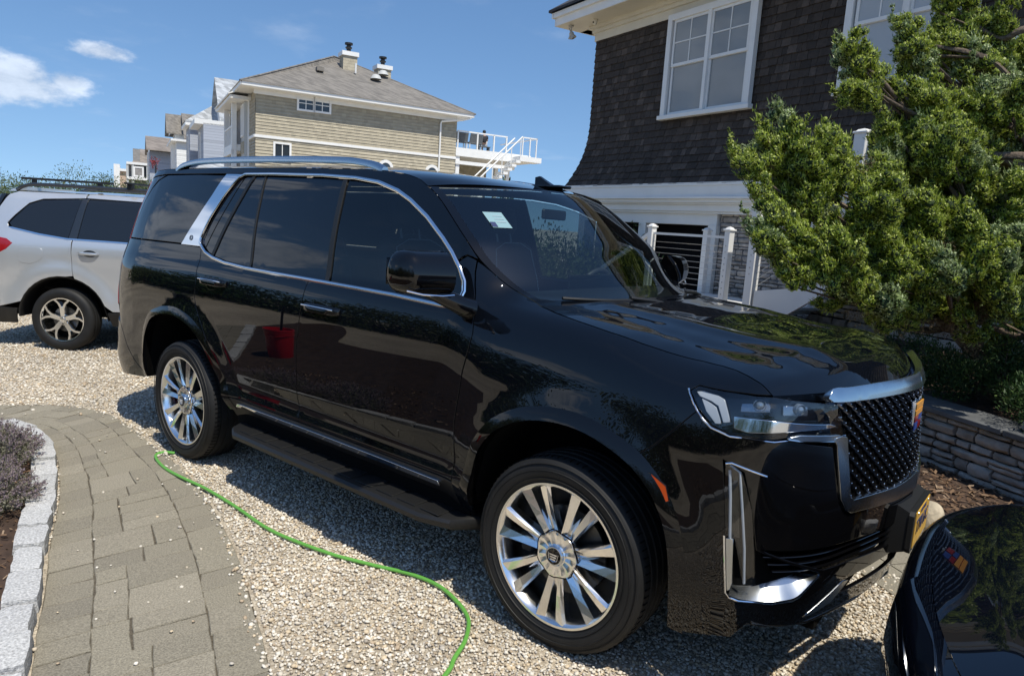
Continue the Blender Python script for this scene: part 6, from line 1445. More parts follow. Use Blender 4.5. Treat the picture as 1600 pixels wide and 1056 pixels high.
def fwin(par, x0, x1, z0, z1, y=-.04, cols=2, rows=2, m='farglass', t=.10, axis='x'):
    f = MB(); g = MB(); 
    def B_(mbx, a0, a1, c0, c1, y0, y1):
        if axis == 'x': mbx.box((a0, y0, c0), (a1, y1, c1))
        else: mbx.box((y0, a0, c0), (y1, a1, c1))
    for a, b, c, d in ((x0, x0+t, z0, z1), (x1-t, x1, z0, z1), (x0+t, x1-t, z0, z0+t), (x0+t, x1-t, z1-t, z1)): B_(f, a, b, c, d, y-.05, y+.05)
    for i in range(1, cols): xx = x0+t+(x1-x0-2*t)*i/cols; B_(f, xx-.02, xx+.02, z0+t, z1-t, y-.02, y+.03)
    for i in range(1, rows): zz_ = z0+t+(z1-z0-2*t)*i/rows; B_(f, x0+t, x1-t, zz_-.02, zz_+.02, y-.022, y+.03)
    o = f.build('window', MT['white'], par); B_(g, x0+t, x1-t, z0+t, z1-t, y+.0, y+.02); g.build('pane', MT[m], o)
fwin(th, 2.05, 2.98, 6.98, 7.80-.0); fwin(th, 2.90, 3.84, 6.99, 7.80); fwin(th, .88, 1.80, 4.3, 5.27, rows=1)
for cx_ in (6.96, 9.75):
    f = MB().lathe([(.44, .0), (.44, -.07), (.28, -.07), (.28, .0)], 28, 'y', 0, Matrix.Translation((cx_, -.03, 4.5))); o = f.build('window', MT['white'], th, True, 30); MB().lathe([(0, -.05), (.29, -.05)], 24, 'y', 0, Matrix.Translation((cx_, -.03, 4.5))).build('pane', MT['farglass'], o)
g = MB(); g.tube([(11.8, -.62, 7.75), (11.4, -.3, 7.62), (10.2, -.12, 7.42), (10.15, -.10, 7.3), (10.15, -.10, 0)], .055, 6); g.build('downpipe', MT['white'], th)
# street front with stacked balconies (faces local -x)
tb_('corner_board', (-.06, 2.0, 0), (.06, 2.4, 7.75), 'white')
for (y0, y1, d) in ((2.4, 3.7, .22), (7.4, 8.7, .30)):
    tb_('bay', (-d, y0, 0), (.1, y1, 7.6), 'softgrey')
    for (a, b, m_) in ((.3, 2.6, 0), (3.0, 4.5, 1), (5.6, 7.3, 0)):
        fwin(th, y0+.12, (y0+y1)/2-.02, a, b, y=-d-.01, cols=1, rows=1, m='blindpale', axis='y'); fwin(th, (y0+y1)/2+.02, y1-.12, a, b, y=-d-.01, cols=1, rows=1, m='blindpale', axis='y')
    tb_('bay_panel', (-d-.03, y0+.05, 4.7), (-d+.02, y1-.05, 5.35), 'tanside')
for z0_ in (2.55, 5.25):
    tb_('balcony_floor', (-.70, 3.7, z0_-.35), (.1, 7.4, z0_), 'white'); tb_('balcony_beam', (-.75, 3.65, z0_-.55), (-.62, 7.45, z0_-.3), 'white')
    rl2 = MB(); rl2.box((-.70, 3.7, z0_+.92), (-.62, 7.4, z0_+1.0)); 
    for k in range(24): rl2.box((-.68, 3.8+.155*k, z0_), (-.64, 3.83+.155*k, z0_+.95))
    rl2.build('balcony_rail', MT['white'], th)
tb_('balcony_recess', (-.02, 3.7, .2), (.0, 7.4, 7.4), 'stoneside')
for y in (3.78, 7.32): tb_('column', (-.72, y-.13, 0), (-.46, y+.13, 7.45), 'white')
pe = MB(); pe.box((-1.0, 1.9, 7.45), (.1, 8.9, 7.62)); pe.add([(-1.1, 1.8, 7.62), (-1.1, 9.0, 7.62), (.6, 9.0, 8.3), (.6, 1.8, 8.3), (-1.1, 1.8, 7.68), (-1.1, 9.0, 7.68), (.6, 9.0, 8.4), (.6, 1.8, 8.4)], [(0, 1, 2, 3), (4, 7, 6, 5), (0, 4, 5, 1), (0, 3, 7, 4)]); pe.build('balcony_roof', MT['white'], th)
# rear deck
dk = empty('deck', tuple(BT), TX, label='white raised sun deck with railing and stair on the right of the tan house', cat='deck')
MB().box((Lw+.02, 0, 5.62), (16.3, 5, 6.10)).build('deck_floor', MT['white'], dk); MB().box((Lw+.02, -.0, 5.15), (15.2, .25, 5.35)).build('deck_beam', MT['white'], dk)
MB().box((Lw+.1, 4.6, 0), (15.5, 4.8, 5.6)).build('back_wall', MT['tanside'], dk)
for x, y in ((Lw+.2, .2), (14.8, .2), (15.4, 3)): MB().box((x-.12, y-.12, 0), (x+.12, y+.12, 5.65)).build('deck_post', MT['white'], dk)
rr_ = MB(); rr_.box((Lw+.1, .0, 7.02), (14.6, .08, 7.09)); 
for x in (Lw+.12, 12.6, 13.7, 14.55): rr_.box((x-.04, 0, 6.1), (x+.04, .08, 7.05))
rr_.box((15.2, -.9, 7.0), (16.2, -.84, 7.07)); 
for x in (15.2, 15.7, 16.15): rr_.box((x-.03, -.9, 5.9), (x+.03, -.84, 7.03))
rr_.box((16.12, -.9, 7.0), (16.18, 4, 7.07)); rr_.build('railing', MT['white'], dk)
MB().box((15.0, -1.0, 5.62), (16.5, 0, 5.92)).build('stair_landing', MT['white'], dk)
sr = MB()
def bar3(mb, a, b, r): mb.tube([a, b], r, 4)
for y in (-1.0, .0): bar3(sr, (15.1, y, 7.05), (12.3, y, 4.3), .045); 
for k in range(5): x = 15.0-.6*k; z_ = 6.95-.59*k; bar3(sr, (x, -1.0, z_), (x, -1.0, z_-1.05), .03)
sr.build('stair_rail', MT['white'], dk)
st_ = MB()
for k in range(11): st_.box((14.75-.27*k, -1.0, 5.5-.25*k), (15.05-.27*k, 0, 5.66-.25*k))
st_.build('stair_steps', MT['white'], dk)
def tw_(x, y, z=0): v = Matrix.Rotation(TX, 4, 'Z') @ Vector((x, y, z)); return Vector((BT[0]+v.x, BT[1]+v.y, z))
MT['mesh_grey'] = mat('grey_chair_mesh', (.10, .11, .12), .7)
lab_c = ['grey mesh deck chair nearest the tan house wall', 'grey mesh deck chair between its twin and the seated person']
for i, x in enumerate((11.75, 12.75)):
    c = empty('deck_chair', tw_(x, .6, 6.10), TX+R_(8*i), label=lab_c[i], cat='chair', group='deck chairs')
    MB().box((-.45, -.05, .40), (.45, .55, .46)).build('seat', MT['mesh_grey'], c); MB().box((-.45, -.03, -.0), (.45, .02, .55), mtx=Matrix.Translation((0, 0, .42)) @ Matrix.Rotation(R_(12), 4, 'X')).build('backrest', MT['mesh_grey'], c)
    for sx in (-.42, .42):
        for sy in (0, .5): MB().box((sx-.02, sy-.02, 0), (sx+.02, sy+.02, .42)).build('leg', MT['white'], c)
# person sitting on the deck, seen from behind
MT['skin'] = mat('skin', (.40, .24, .17), .6); MT['shirt'] = mat('dark_striped_shirt', (.02, .02, .025), .8); MT['shorts'] = mat('pale_shorts', (.5, .5, .5), .8); MT['hair'] = mat('dark_hair', (.012, .010, .010), .7)
pp = empty('person', tw_(13.35, .75, 6.10), TX, label='person in a dark shirt seated on the white deck, back to the street', cat='person')
def skin_body(name, verts, edges, radii, m, parent, sub=1):
    me = bpy.data.meshes.new(name); me.from_pydata(verts, edges, []); o = bpy.data.objects.new(name, me); COL.objects.link(o); o.parent = parent
    md = o.modifiers.new('skin', 'SKIN'); 
    for v, r in zip(me.skin_vertices[0].data, radii): v.radius = (r, r)
    me.skin_vertices[0].data[0].use_root = True
    s2 = o.modifiers.new('sub', 'SUBSURF'); s2.levels = sub; s2.render_levels = sub
    bpy.context.view_layer.update(); dg = bpy.context.evaluated_depsgraph_get(); m2 = bpy.data.meshes.new_from_object(o.evaluated_get(dg)); o.modifiers.clear(); o.data = m2; m2.materials.clear(); m2.materials.append(m)
    m2.polygons.foreach_set('use_smooth', [True]*len(m2.polygons)); return o
bv = [(0, 0, .47), (0, -.02, .66), (0, -.04, .88), (0, -.03, .98), (0, -.01, 1.05), (0, 0, 1.17), (-.10, .05, .46), (-.14, .42, .50), (-.16, .50, .10), (-.16, .60, .05), (.10, .05, .46), (.14, .42, .50), (.16, .50, .10), (.16, .60, .05), (-.19, -.03, .90), (-.27, .05, .66), (-.20, .28, .62), (-.17, .34, .64), (.19, -.03, .90), (.27, .05, .66), (.20, .28, .62), (.17, .34, .64)]
be = [(0, 1), (1, 2), (2, 3), (3, 4), (4, 5), (0, 6), (6, 7), (7, 8), (8, 9), (0, 10), (10, 11), (11, 12), (12, 13), (2, 14), (14, 15), (15, 16), (16, 17), (2, 18), (18, 19), (19, 20), (20, 21)]
brd = [.16, .14, .15, .06, .07, .095, .10, .075, .05, .04, .10, .075, .05, .04, .07, .05, .04, .03, .07, .05, .04, .03]
skin_body('body', bv, be, brd, MT['skin'], pp)
skin_body('shirt', [(0, 0, .50), (0, -.02, .68), (0, -.04, .90), (-.19, -.03, .91), (-.25, .02, .76), (.19, -.03, .91), (.25, .02, .76)], [(0, 1), (1, 2), (2, 3), (3, 4), (2, 5), (5, 6)], [.18, .165, .165, .09, .075, .09, .075], MT['shirt'], pp)
skin_body('shorts', [(0, 0, .46), (-.10, .08, .46), (-.14, .30, .48), (.10, .08, .46), (.14, .30, .48)], [(0, 1), (1, 2), (0, 3), (3, 4)], [.175, .125, .10, .125, .10], MT['shorts'], pp)
MB().lathe([(0, .12), (.06, .105), (.095, .06), (.108, .0), (.10, -.05), (.05, -.08)], 16, 'z', 0, Matrix.Translation((0, -.015, 1.17))).build('hair', MT['hair'], pp, True)
sbn = empty('deck_bench', tw_(13.35, .75, 6.10), TX, label='low bench the person on the white deck sits on', cat='bench'); MB().box((-.4, -.2, .27), (.4, .2, .31)).build('seat', MT['mesh_grey'], sbn); MB().box((-.36, -.17, 0), (-.30, .17, .27)).build('leg', MT['mesh_grey'], sbn); MB().box((.30, -.17, 0), (.36, .17, .27)).build('leg', MT['mesh_grey'], sbn)

# the row further along: each house drawn in the frame of its own near corner
def rowhouse(name, label, pc, D):
    O = at(*pc, D); O[2] = 0; t = empty(name, tuple(O), TX, label=label, cat='house')
    Xl = np.array([math.cos(TX), math.sin(TX), 0]); Yl = np.array([-Xl[1], Xl[0], 0])
    def F(u, v, x=0.0): q = onface((u, v), O+Xl*x, Xl)-O; return float(q@Yl), float(q[2])     # on the street front (x = const)
    def S(u, v, y=0.0): q = onface((u, v), O+Yl*y, Yl)-O; return float(q@Xl), float(q[2])     # on the side wall (y = const)
    return t, F, S
def gable(par, x0, x1, y0, y1, z0, z1, m, along='x', ov=.35, name='roof', fm='white'):
    mb = MB()
    if along == 'x': ym = (y0+y1)/2; V = [(x0-ov, y0-ov, z0), (x1+ov, y0-ov, z0), (x1+ov, ym, z1), (x0-ov, ym, z1), (x0-ov, y1+ov, z0), (x1+ov, y1+ov, z0)]; F_ = [(0, 1, 2, 3), (3, 2, 5, 4)]; tri = [(x0, y0, z0), (x0, y1, z0), (x0, ym, z1-.15)]
    else: xm = (x0+x1)/2; V = [(x0-ov, y0-ov, z0), (x0-ov, y1+ov, z0), (xm, y1+ov, z1), (xm, y0-ov, z1), (x1+ov, y0-ov, z0), (x1+ov, y1+ov, z0)]; F_ = [(0, 3, 2, 1), (3, 4, 5, 2)]; tri = [(x0, y0, z0), (x1, y0, z0), (xm, y0, z1-.15)]
    V2 = V+[(a, b, c+.12) for a, b, c in V]; n = len(V); F2 = F_+[tuple(n+i for i in f[::-1]) for f in F_]+[(0, 1, n+1, n), (3, 0, n, n+3), (3, 4, n+4, n+3), (4, 5, n+5, n+4)]
    mb.add(V2, F2); o = mb.build(name, MT[m], par); MB().add(tri, [(0, 1, 2)]).build('gable', MT[fm], par); return o
# blue-grey house next door
g1, F, S = rowhouse('blue_grey_house', 'blue grey clapboard house with tall pale shingle roof, next left of the tan house', (318, 245), 52)
zr = S(318, 160)[1]; ze = S(318, 192)[1]; zs = S(330, 140)[1]
MB().box((0, 0, 0), (14, 5.0, ze)).build('side_wall', MT['greyside'], g1)
MB().box((-.6, 0, ze-.1), (14, 5.2, ze+.25)).build('eaves', MT['white'], g1)
MB().box((2.0, 3.0, 0), (14, 11, ze+1.0)).build('upper_wall', MT['greyside'], g1)
gable(g1, 1.6, 14, 1.6, 9.0, ze+.4, zr+2.6, 'roofgrey')
y1_, z1_ = F(284, 184, 0); MB().box((-.5, 6.2, 0), (6, 10.6, ze+.5)).build('tower', MT['greyside'], g1)
rt = MB(); V = [(-.9, 5.8, ze+.6), (-.9, 11.0, ze+.6), (6.4, 11.0, ze+.6), (6.4, 5.8, ze+.6), (2.6, 8.4, ze+3.2)]; rt.add(V, [(1, 0, 4), (0, 3, 4), (3, 2, 4), (2, 1, 4)]); rt.build('tower_roof', MT['roofgrey'], g1); MB().box((-.85, 5.85, ze+.3), (6.3, 10.95, ze+.6)).build('eaves', MT['white'], g1)
fwin(g1, 7.3, 8.5, ze-3.3, ze-.3, y=-.55, cols=1, rows=2, axis='y'); fwin(g1, 2.0, 3.0, ze-3.2, ze-.5, y=-.05, cols=1, rows=2, axis='y')
MB().add([(0, 0, 5.0), (14, 0, 5.0), (14, -2.6, 4.1), (-.9, -2.6, 4.1), (-.9, 4.0, 4.1)], [(0, 1, 2, 3), (0, 3, 4)]).build('porch_roof', MT['roofgrey'], g1)
# white house
g2, F, S = rowhouse('white_house', 'white clapboard house with brown roof and flower hung balcony', (276, 245), 68)
ze = S(276, 221)[1]
MB().box((0, 0, 0), (12, 9, ze)).build('wall', MT['whiteside'], g2); MB().box((-.5, -.4, ze), (12, 9.4, ze+.2)).build('eaves', MT['white'], g2)
gable(g2, 1, 12, .0, 8.0, ze+.2, ze+3.0, 'rooftan'); gable(g2, -.4, 6, 3.2, 6.6, ze+.9, ze+2.9, 'rooftan', name='dormer_roof'); MB().box((0, 3.3, ze+.1), (5, 6.5, ze+1.0)).build('dormer', MT['whiteside'], g2)
MB().box((-1.6, 7.0, ze-3.4), (0, 12.0, ze-3.1)).build('balcony', MT['white'], g2)
rb_ = MB()
for k in range(26): rb_.box((-1.6, 7.1+.19*k, ze-3.1), (-1.56, 7.15+.19*k, ze-2.0))
rb_.box((-1.62, 7.0, ze-2.05), (-1.54, 12, ze-1.95)); rb_.build('balcony_rail', MT['matte'], g2)
for y in (3.0, 5.0): MB().box((-.3, y-.15, 0), (.0, y+.15, ze)).build('pilaster', MT['white'], g2)
V = leafcloud(np.array([-1.7, 10.0, ze-1.7])+RNG.normal(0, (.2, .5, .25), (500, 3)), np.tile([0, 0, 1.], (500, 1)), .16, .12, .9); quads('red_petals', V[:130], mat('red_petals', (.22, .02, .02), .7), g2)
# brown-roofed house
g3, F, S = rowhouse('brown_roof_house', 'grey house with steep brown gable roof in the middle of the far row', (234, 262), 84)
ze = S(234, 236)[1]
MB().box((0, 0, 0), (12, 10, ze)).build('wall', MT['greyside'], g3); gable(g3, 0, 12, -1.0, 9.5, ze, S(204, 215)[1]+.6, 'roofbrown'); MB().box((-.2, 3, 0), (0, 3.5, ze)).build('pilaster', MT['white'], g3)
# weathered shingle house with balcony
g4, F, S = rowhouse('weathered_house', 'grey brown weathered shingle house with covered balcony and white beam', (198, 275), 100)
ze = S(198, 256)[1]; sx = S(232, 256)[0]; s1 = S(222, 256)[0]
MB().box((0, 1.2, 0), (sx+4, 12, ze+.1)).build('wall', MT['stoneside'], g4); MB().box((sx*.30, .3, ze), (sx*.62, 4, S(208, 232)[1])).build('turret', MT['stoneside'], g4)
rt = MB(); zt_ = S(215, 233)[1]; rt.add([(sx*.25, -.4, ze+.25), (sx+4, -.4, ze+.25), (sx+4, 5.5, zt_+.4), (sx*.62, 5.5, zt_+.4), (sx*.25, 12, ze+.25), (sx+4, 12, ze+.25)], [(0, 1, 2, 3), (0, 3, 4), (4, 3, 2, 5)]); rt.build('roof', MT['roofbrown'], g4)
zb = S(198, 276)[1]
MB().box((0, -.6, ze-.05), (sx+1.2, 1.3, ze+.28)).build('balcony_beam', MT['white'], g4); MB().box((sx*.2, 1.15, zb+.3), (sx*.9, 1.19, ze-.1)).build('dark_glazing', MT['farglass'], g4)
MB().box((0, -.6, zb-.35), (sx+1.2, 1.3, zb)).build('balcony_floor', MT['white'], g4)
for x in (.1, sx*.28, sx*.95): MB().box((x-.15, -.5, 0), (x+.15, -.2, ze)).build('column', MT['softgrey'], g4)
fwin(g4, sx*.30, sx*.78, zb+.05, zb+1.5, y=-.55, cols=1, rows=1, m='stoneside', t=.22)
# pale far house
g5, F, S = rowhouse('pale_far_house', 'cream and peach flat topped house at the far left end of the row', (178, 280), 118)
ze = S(178, 256)[1]; s1 = S(187, 260)[0]
MB().box((0, 0, 0), (s1, 8, ze)).build('wall', MT['white'], g5); MB().box((s1, .5, 0), (s1+10, 9, ze-1.0)).build('rear_wing', MT['peach'], g5); MB().box((s1-.3, .1, ze-1.1), (s1+10, 9, ze-.7)).build('eaves', MT['white'], g5)
# hedge and trees on the far side of the drive
hl_ = ['low mound of seaside shrubs at the far left edge', 'big rounded shrub mass above the silver car roof rack', 'shrub in the clipped far hedge, right of the rounded mass', 'shrub in the far hedge below the cream house', 'shrub in the far hedge below the weathered house', 'hedge shrub just left of the black roof corner', 'shrub behind the silver car near the left edge', 'far shrub seen through the silver roof rack', 'hedge shrub hidden behind the black roof', 'dark bushy tree beyond the black car roof']
for i, (u, v, D, r) in enumerate(((12, 283, 26, (2.2, 1.5, 1.0)), (118, 276, 27, (1.7, 1.4, 1.25)), (165, 283, 26, (1.3, 1.2, 1.0)), (195, 286, 25, (1.2, 1.2, .9)), (222, 290, 24, (1.1, 1.0, .9)), (240, 292, 24, (1.0, 1.0, .8)), (45, 292, 24, (1.8, 1.4, .9)), (85, 292, 24, (1.6, 1.4, .9)), (275, 296, 24, (1.2, 1.2, .9)), (330, 296, 24, (1.2, 1.2, .9)))):
    p = at(u, v, D); c = (p[0], p[1], max(0.0, p[2]-r[2]*.75)); rr2 = (r[0], r[1], max(r[2], .9))
    bush('hedge_shrub', (p[0], p[1], 0), (r[0]*1.3, r[1], p[2]*.88+.05), 26000, hl_[i], m='shrub', L=.065, W_=.034, cat='shrub', group='shrubs beyond the silver car', clump=.26, stems=False)
cd = ['small dark conifer tip left of the cream house', 'small dark conifer tip right of its twin in front of the far row']
for i, (u, v) in enumerate(((155, 268), (167, 266))):
    p = at(u, v, 29); bush('conifer', (p[0], p[1], 0), (.4, .4, p[2]*.85), 2000, cd[i], m='yew', L=.12, W_=.04, cat='tree', clump=.16)
tp_ = at(795, 276, 24); bush('leafy_sapling', (tp_[0], tp_[1], 0), (.35, .35, tp_[2]*.93), 1500, 'dark leafy sapling top below the white deck stair', m='yew', L=.16, W_=.09, cat='tree', clump=.2)

# what stands behind the viewer and shows in the paint: a tree belt, a pale house, a bucket
bk = [(-9.5, -8.5, 2.2, 2.6), (-6.6, -10.2, 2.4, 2.4), (-3.6, -10.8, 2.3, 2.8), (-12.5, -7.2, 2.2, 2.2), (-15.5, -6.8, 2.4, 2.4), (-.6, -11.5, 2.4, 2.6), (3.0, -11.5, 2.6, 3.0), (7.0, -10.5, 2.8, 3.4), (-19, -7, 2.6, 2.5)]
bl_names = ['third', 'fourth', 'fifth', 'second', 'one before the first bend', 'sixth', 'seventh', 'last', 'first']
for i, (x, y, r, h) in enumerate(bk):
    t = bush('hedge_shrub', (x, y, 0), (r, r*.8, h), 7000, ('dark' if i % 2 else 'pale green')+' shrub of the belt behind the viewer, '+bl_names[i]+' along it', m='yew' if i % 2 else 'shrub', L=.16, W_=.08, cat='shrub', group='shrub belt behind the viewer', clump=.2)
bkt = empty('bucket', (-5.05, -2.95, 0.01), label='red plastic bucket mirrored in the rear door of the black vehicle', cat='bucket')
MT['redp'] = mat('red_plastic', (.62, .012, .02), .35)
MB().lathe([(0, .01), (.125, .0), (.130, .01), (.150, .27), (.158, .275), (.158, .30), (.162, .305), (.162, .34), (.168, .345), (.168, .375), (.156, .375), (.150, .30), (.124, .02), (0, .02)], 40, 'z').build('pail', MT['redp'], bkt, True, 30)
MB().tube([(.165*math.cos(a), .165*math.sin(a)*.3-.17, .34+.0*a-.12*math.sin(a)) for a in np.linspace(0, math.pi, 14)], .003, 5).build('handle', MT['steel'], bkt)
br = empty('wash_brush', (-5.05, -2.95, .06), label='black handled wash brush standing in the red bucket', cat='brush')
MB().tube([(-.03, 0, 0), (.28, .05, .95)], .014, 8).build('shaft', MT['matte'], br, True); MB().box((-.08, -.04, 0), (.06, .04, .10), bev=.01).build('head', MT['redp'], br)

for i, (u, v, D, r, lb) in enumerate(((800, 372, 13, 1.3, 'left'), (880, 366, 14, 1.4, 'middle'), (960, 372, 13.5, 1.2, 'right'))):
    p = at(u, v, D); bush('dune_shrub', (p[0], p[1], 0), (r, r*.8, p[2]*.92), 9000, 'light green dune shrub seen through the windscreen, '+lb+' of the three', m='shrub', L=.09, W_=.035, group='dune shrubs behind the black vehicle', clump=.25, stems=False)
# ------------------------------------------------------------------ the two other cars
class Body:
    """side surface of a car, built like the big one but from one section table"""
    def __init__(s, W_, front, rear, T_, D_, Z_=None, wheels=(), fl=.018, fr=.68, nose=None):
        s.W = W_; s.T = np.array(T_, float); s.D = D_; s.wh = wheels; s.fl = fl; s.fr = fr
        def dn(P):
            P = np.array(P, float); u = np.r_[0, np.cumsum(np.hypot(*np.diff(P, axis=0).T))]; uu = np.linspace(0, u[-1], 300); q = np.stack([np.interp(uu, u, P[:, 0]), np.interp(uu, u, P[:, 1])], 1)
            for _ in range(500): q[1:-1] = (q[:-2]+2*q[1:-1]+q[2:])/4
            return np.r_[0, np.cumsum(np.hypot(*np.diff(q, axis=0).T))], q
        s.x1, s.x0 = front[0][0], rear[0][0]; s.sF, s.qF = dn(front); s.sR, s.qR = dn(rear); s.smax = s.x1+s.sF[-1]; s.smin = s.x0-s.sR[-1]
    def plan(s, a):
        x = np.where(a > s.x1, np.interp(a-s.x1, s.sF, s.qF[:, 0]), np.where(a < s.x0, np.interp(s.x0-a, s.sR, s.qR[:, 0]), a)); y = np.where(a > s.x1, np.interp(a-s.x1, s.sF, s.qF[:, 1]), np.where(a < s.x0, np.interp(s.x0-a, s.sR, s.qR[:, 1]), -s.W)); return x, y
    def __call__(s, a, t):
        a = np.asarray(a, float).ravel(); t = np.asarray(t, float).ravel(); st_, tab = s.D; B = cr(np.array(st_), np.array(tab).reshape(len(st_), -1), a).reshape(len(a), len(s.T), 2)
        h = np.diff(s.T)[None, :, None]; d = np.diff(B, axis=1)/h; m = np.zeros_like(B); m[:, 1:-1] = (d[:, :-1]*h[:, 1:]+d[:, 1:]*h[:, :-1])/(h[:, 1:]+h[:, :-1]); m[:, 0] = d[:, 0]; m[:, -1] = d[:, -1]
        tc_ = np.clip(t, s.T[0], s.T[-1]); i = np.clip(np.searchsorted(s.T, tc_, side='right')-1, 0, len(s.T)-2); k = np.arange(len(a)); H = (s.T[i+1]-s.T[i])[:, None]; u = ((tc_-s.T[i])/H[:, 0])[:, None]
        r = (2*u**3-3*u**2+1)*B[k, i]+(u**3-2*u**2+u)*H*m[k, i]+(-2*u**3+3*u**2)*B[k, i+1]+(u**3-u**2)*H*m[k, i+1]
        dd = r[:, 0]
        for wx, wz in s.wh: q = np.clip((s.fr-np.hypot(a-wx, t-wz))/.16, 0, 1); dd = dd-s.fl*q*q*(3-2*q)
        a2 = np.clip(a, s.smin+.04, s.smax-.04); x0, y0 = s.plan(a2-.02); x1, y1 = s.plan(a2+.02); l = np.hypot(x1-x0, y1-y0)+1e-9; nx, ny = -(y1-y0)/l, (x1-x0)/l; x, y = s.plan(a)
        return np.stack([x+nx*dd, y+ny*dd, r[:, 1]], 1)
def mkt(T_, d, z=None): return list(zip(d, z if z is not None else T_))
def edge_loft(name, fn, P, bow0, bow1, crown, par, m, n=50, e=2.4, extra=None, v0=1, inset_=0.0, off=0):
    E_ = fn(np.array(P)[:, 0], np.array(P)[:, 1]); E_ = resamp(E_, n); U_ = np.linspace(0, 1, n)
    def f(u, v):
        c = np.stack([np.interp(u, U_, E_[:, k]) for k in range(3)], 1); a = np.abs(v); return np.stack([c[:, 0]+np.interp(u, [0, 1], [bow0, bow1])*(1-a**2.2), c[:, 1]*v, c[:, 2]+np.interp(u, np.linspace(0, 1, len(crown)), crown)*(1-a**e)], 1)
    g = (lambda u, v: f(inset_+(1-2*inset_)*u, v*(1-inset_*1.2))) if inset_ else f
    o = sheet(name, g, np.linspace(0, 1, n), np.linspace(1, -1, 41), m, par, off=off); return o, f
def car_wheel(par, x, y, R, Rr, spokes, rz, m1, m2):
    wl = empty('wheel', (x, y, R), rz); wl.parent = par; F0 = -.10; k = R/.35
    MB().lathe([(Rr, F0+.005), (Rr+.01, F0-.005), ((R+Rr)/2, F0-.014), (R-.022, F0-.004), (R-.006, F0+.014), (R, F0+.035), (R-.006, F0+.06), (R, F0+.062), (R, F0+.10), (R-.006, F0+.102), (R, F0+.106), (R, F0+.15), (R-.01, F0+.18), (R-.03, F0+.2), (Rr, F0+.19)], 72, 'y').build('tyre', MT['tyre'], wl, True, 40)
    rm = MB().lathe([(Rr+.002, F0+.004), (Rr, F0-.004), (Rr-.010, F0-.002), (Rr-.016, F0+.02), (Rr-.03, F0+.10), (Rr-.03, F0+.19), (Rr, F0+.2)], 72, 'y').build('rim', m1, wl, True, 40)
    MB().lathe([(Rr-.03, F0+.11), (0, F0+.11)], 40, 'y').build('brake_backing', MT['void'], wl)
    MB().lathe([(.14, F0+.07), (.14, F0+.085), (.05, F0+.085), (.05, F0+.07), (.14, F0+.07)], 40, 'y').build('brake_disc', MT['disc'], wl)
    f = MB(); bk_ = MB()
    for i in range(spokes):
        a0 = 2*math.pi*i/spokes+math.pi/2
        def pt(r, off, y_): return (r*math.cos(a0+off), y_, r*math.sin(a0+off))
        # Y-shaped spoke: stem then two arms
        for sg in (-1, 1):
            st_ = [(.035, sg*.25, .012), (.085, sg*.13, .014), (.135, sg*.10, .013), (.185, sg*.20, .012), (Rr-.012, sg*.335, .013)]
            V = []
            for r, o_, w_ in st_:
                an = a0+o_; tx, tz = -math.sin(an), math.cos(an); c0, s0 = math.cos(an), math.sin(an)
                yy = F0+.012-.012*(r/Rr)
                for ww_, dy in ((-w_, 0), (w_, 0), (w_*.8, .035), (-w_*.8, .035)): V.append((r*c0+tx*ww_, yy+dy, r*s0+tz*ww_))
            F_ = [(q*4+j, (q+1)*4+j, (q+1)*4+(j+1) % 4, q*4+(j+1) % 4) for q in range(4) for j in range(4)]+[(0, 1, 2, 3), (19, 18, 17, 16)]; f.add(V, F_)
        V = [pt(.05, -.2, F0+.02), pt(.15, -.09, F0+.016), pt(.15, .09, F0+.016), pt(.05, .2, F0+.02)]; f.add(V, [(0, 1, 2, 3)])
        bk_.add([pt(.14, -.12, F0+.03), pt(Rr-.03, -.33, F0+.03), pt(Rr-.03, .33, F0+.03), pt(.14, .12, F0+.03)], [(0, 1, 2, 3)])
    f.build('spokes', m1, rm); bk_.build('spoke_pockets', MT['gloss'], rm) if m2 else None
    MB().lathe([(0, F0+.0), (.028, F0+.002), (.032, F0+.012), (.062, F0+.018), (.066, F0+.04)], 32, 'y').build('hub_cap', m1, wl, True, 30)
    b = MB()
    for i in range(5): a = 2*math.pi*i/5+math.pi/2+.63; b.lathe([(0, F0+.008), (.009, F0+.008), (.009, F0+.03)], 8, 'y', 0, Matrix.Translation((.048*math.cos(a), 0, .048*math.sin(a))))
    b.build('wheel_nuts', MT['disc'], wl)
    return wl
# silver compact wagon -------------------------------------------------
MT['silver'] = mat('silver_paint', (.62, .64, .66), .28, .55, .5, coat=1.0, coat_rough=.02)
MT['sglass'] = mat('dark_side_glass', (.012, .015, .020), .02, 0, .6)
Ts = [.22, .34, .44, .55, .70, .85, .98, 1.10, 1.20, 1.26, 1.34, 1.48, 1.60, 1.68, 1.72, 1.75]
doorS = mkt(Ts, [.10, .05, .02, .018, .022, .018, .010, .006, .016, .034, .055, .092, .128, .165, .205, .25])
rearS = mkt(Ts, [.08, .03, .01, .01, .012, .006, .004, .008, .022, .04, .066, .11, .155, .195, .235, .28])
rearE = mkt(Ts, [.10, .03, .0, .0, .015, .03, .045, .055, .07, .085, .12, .18, .25, .31, .36, .42])
frS = mkt(Ts, [.08, .03, .01, .006, .006, .004, .012, .05, .13, .20, .26, .30, .33, .35, .36, .37], [.22, .34, .44, .55, .70, .83, .92, .985, 1.02, 1.035, 1.045, 1.05, 1.05, 1.05, 1.05, 1.05])
frN = mkt(Ts, [.10, .03, .0, .0, .01, .04, .09, .15, .21, .26, .30, .33, .35, .36, .37, .38], [.22, .34, .44, .55, .68, .77, .83, .87, .89, .90, .91, .91, .91, .91, .91, .91])
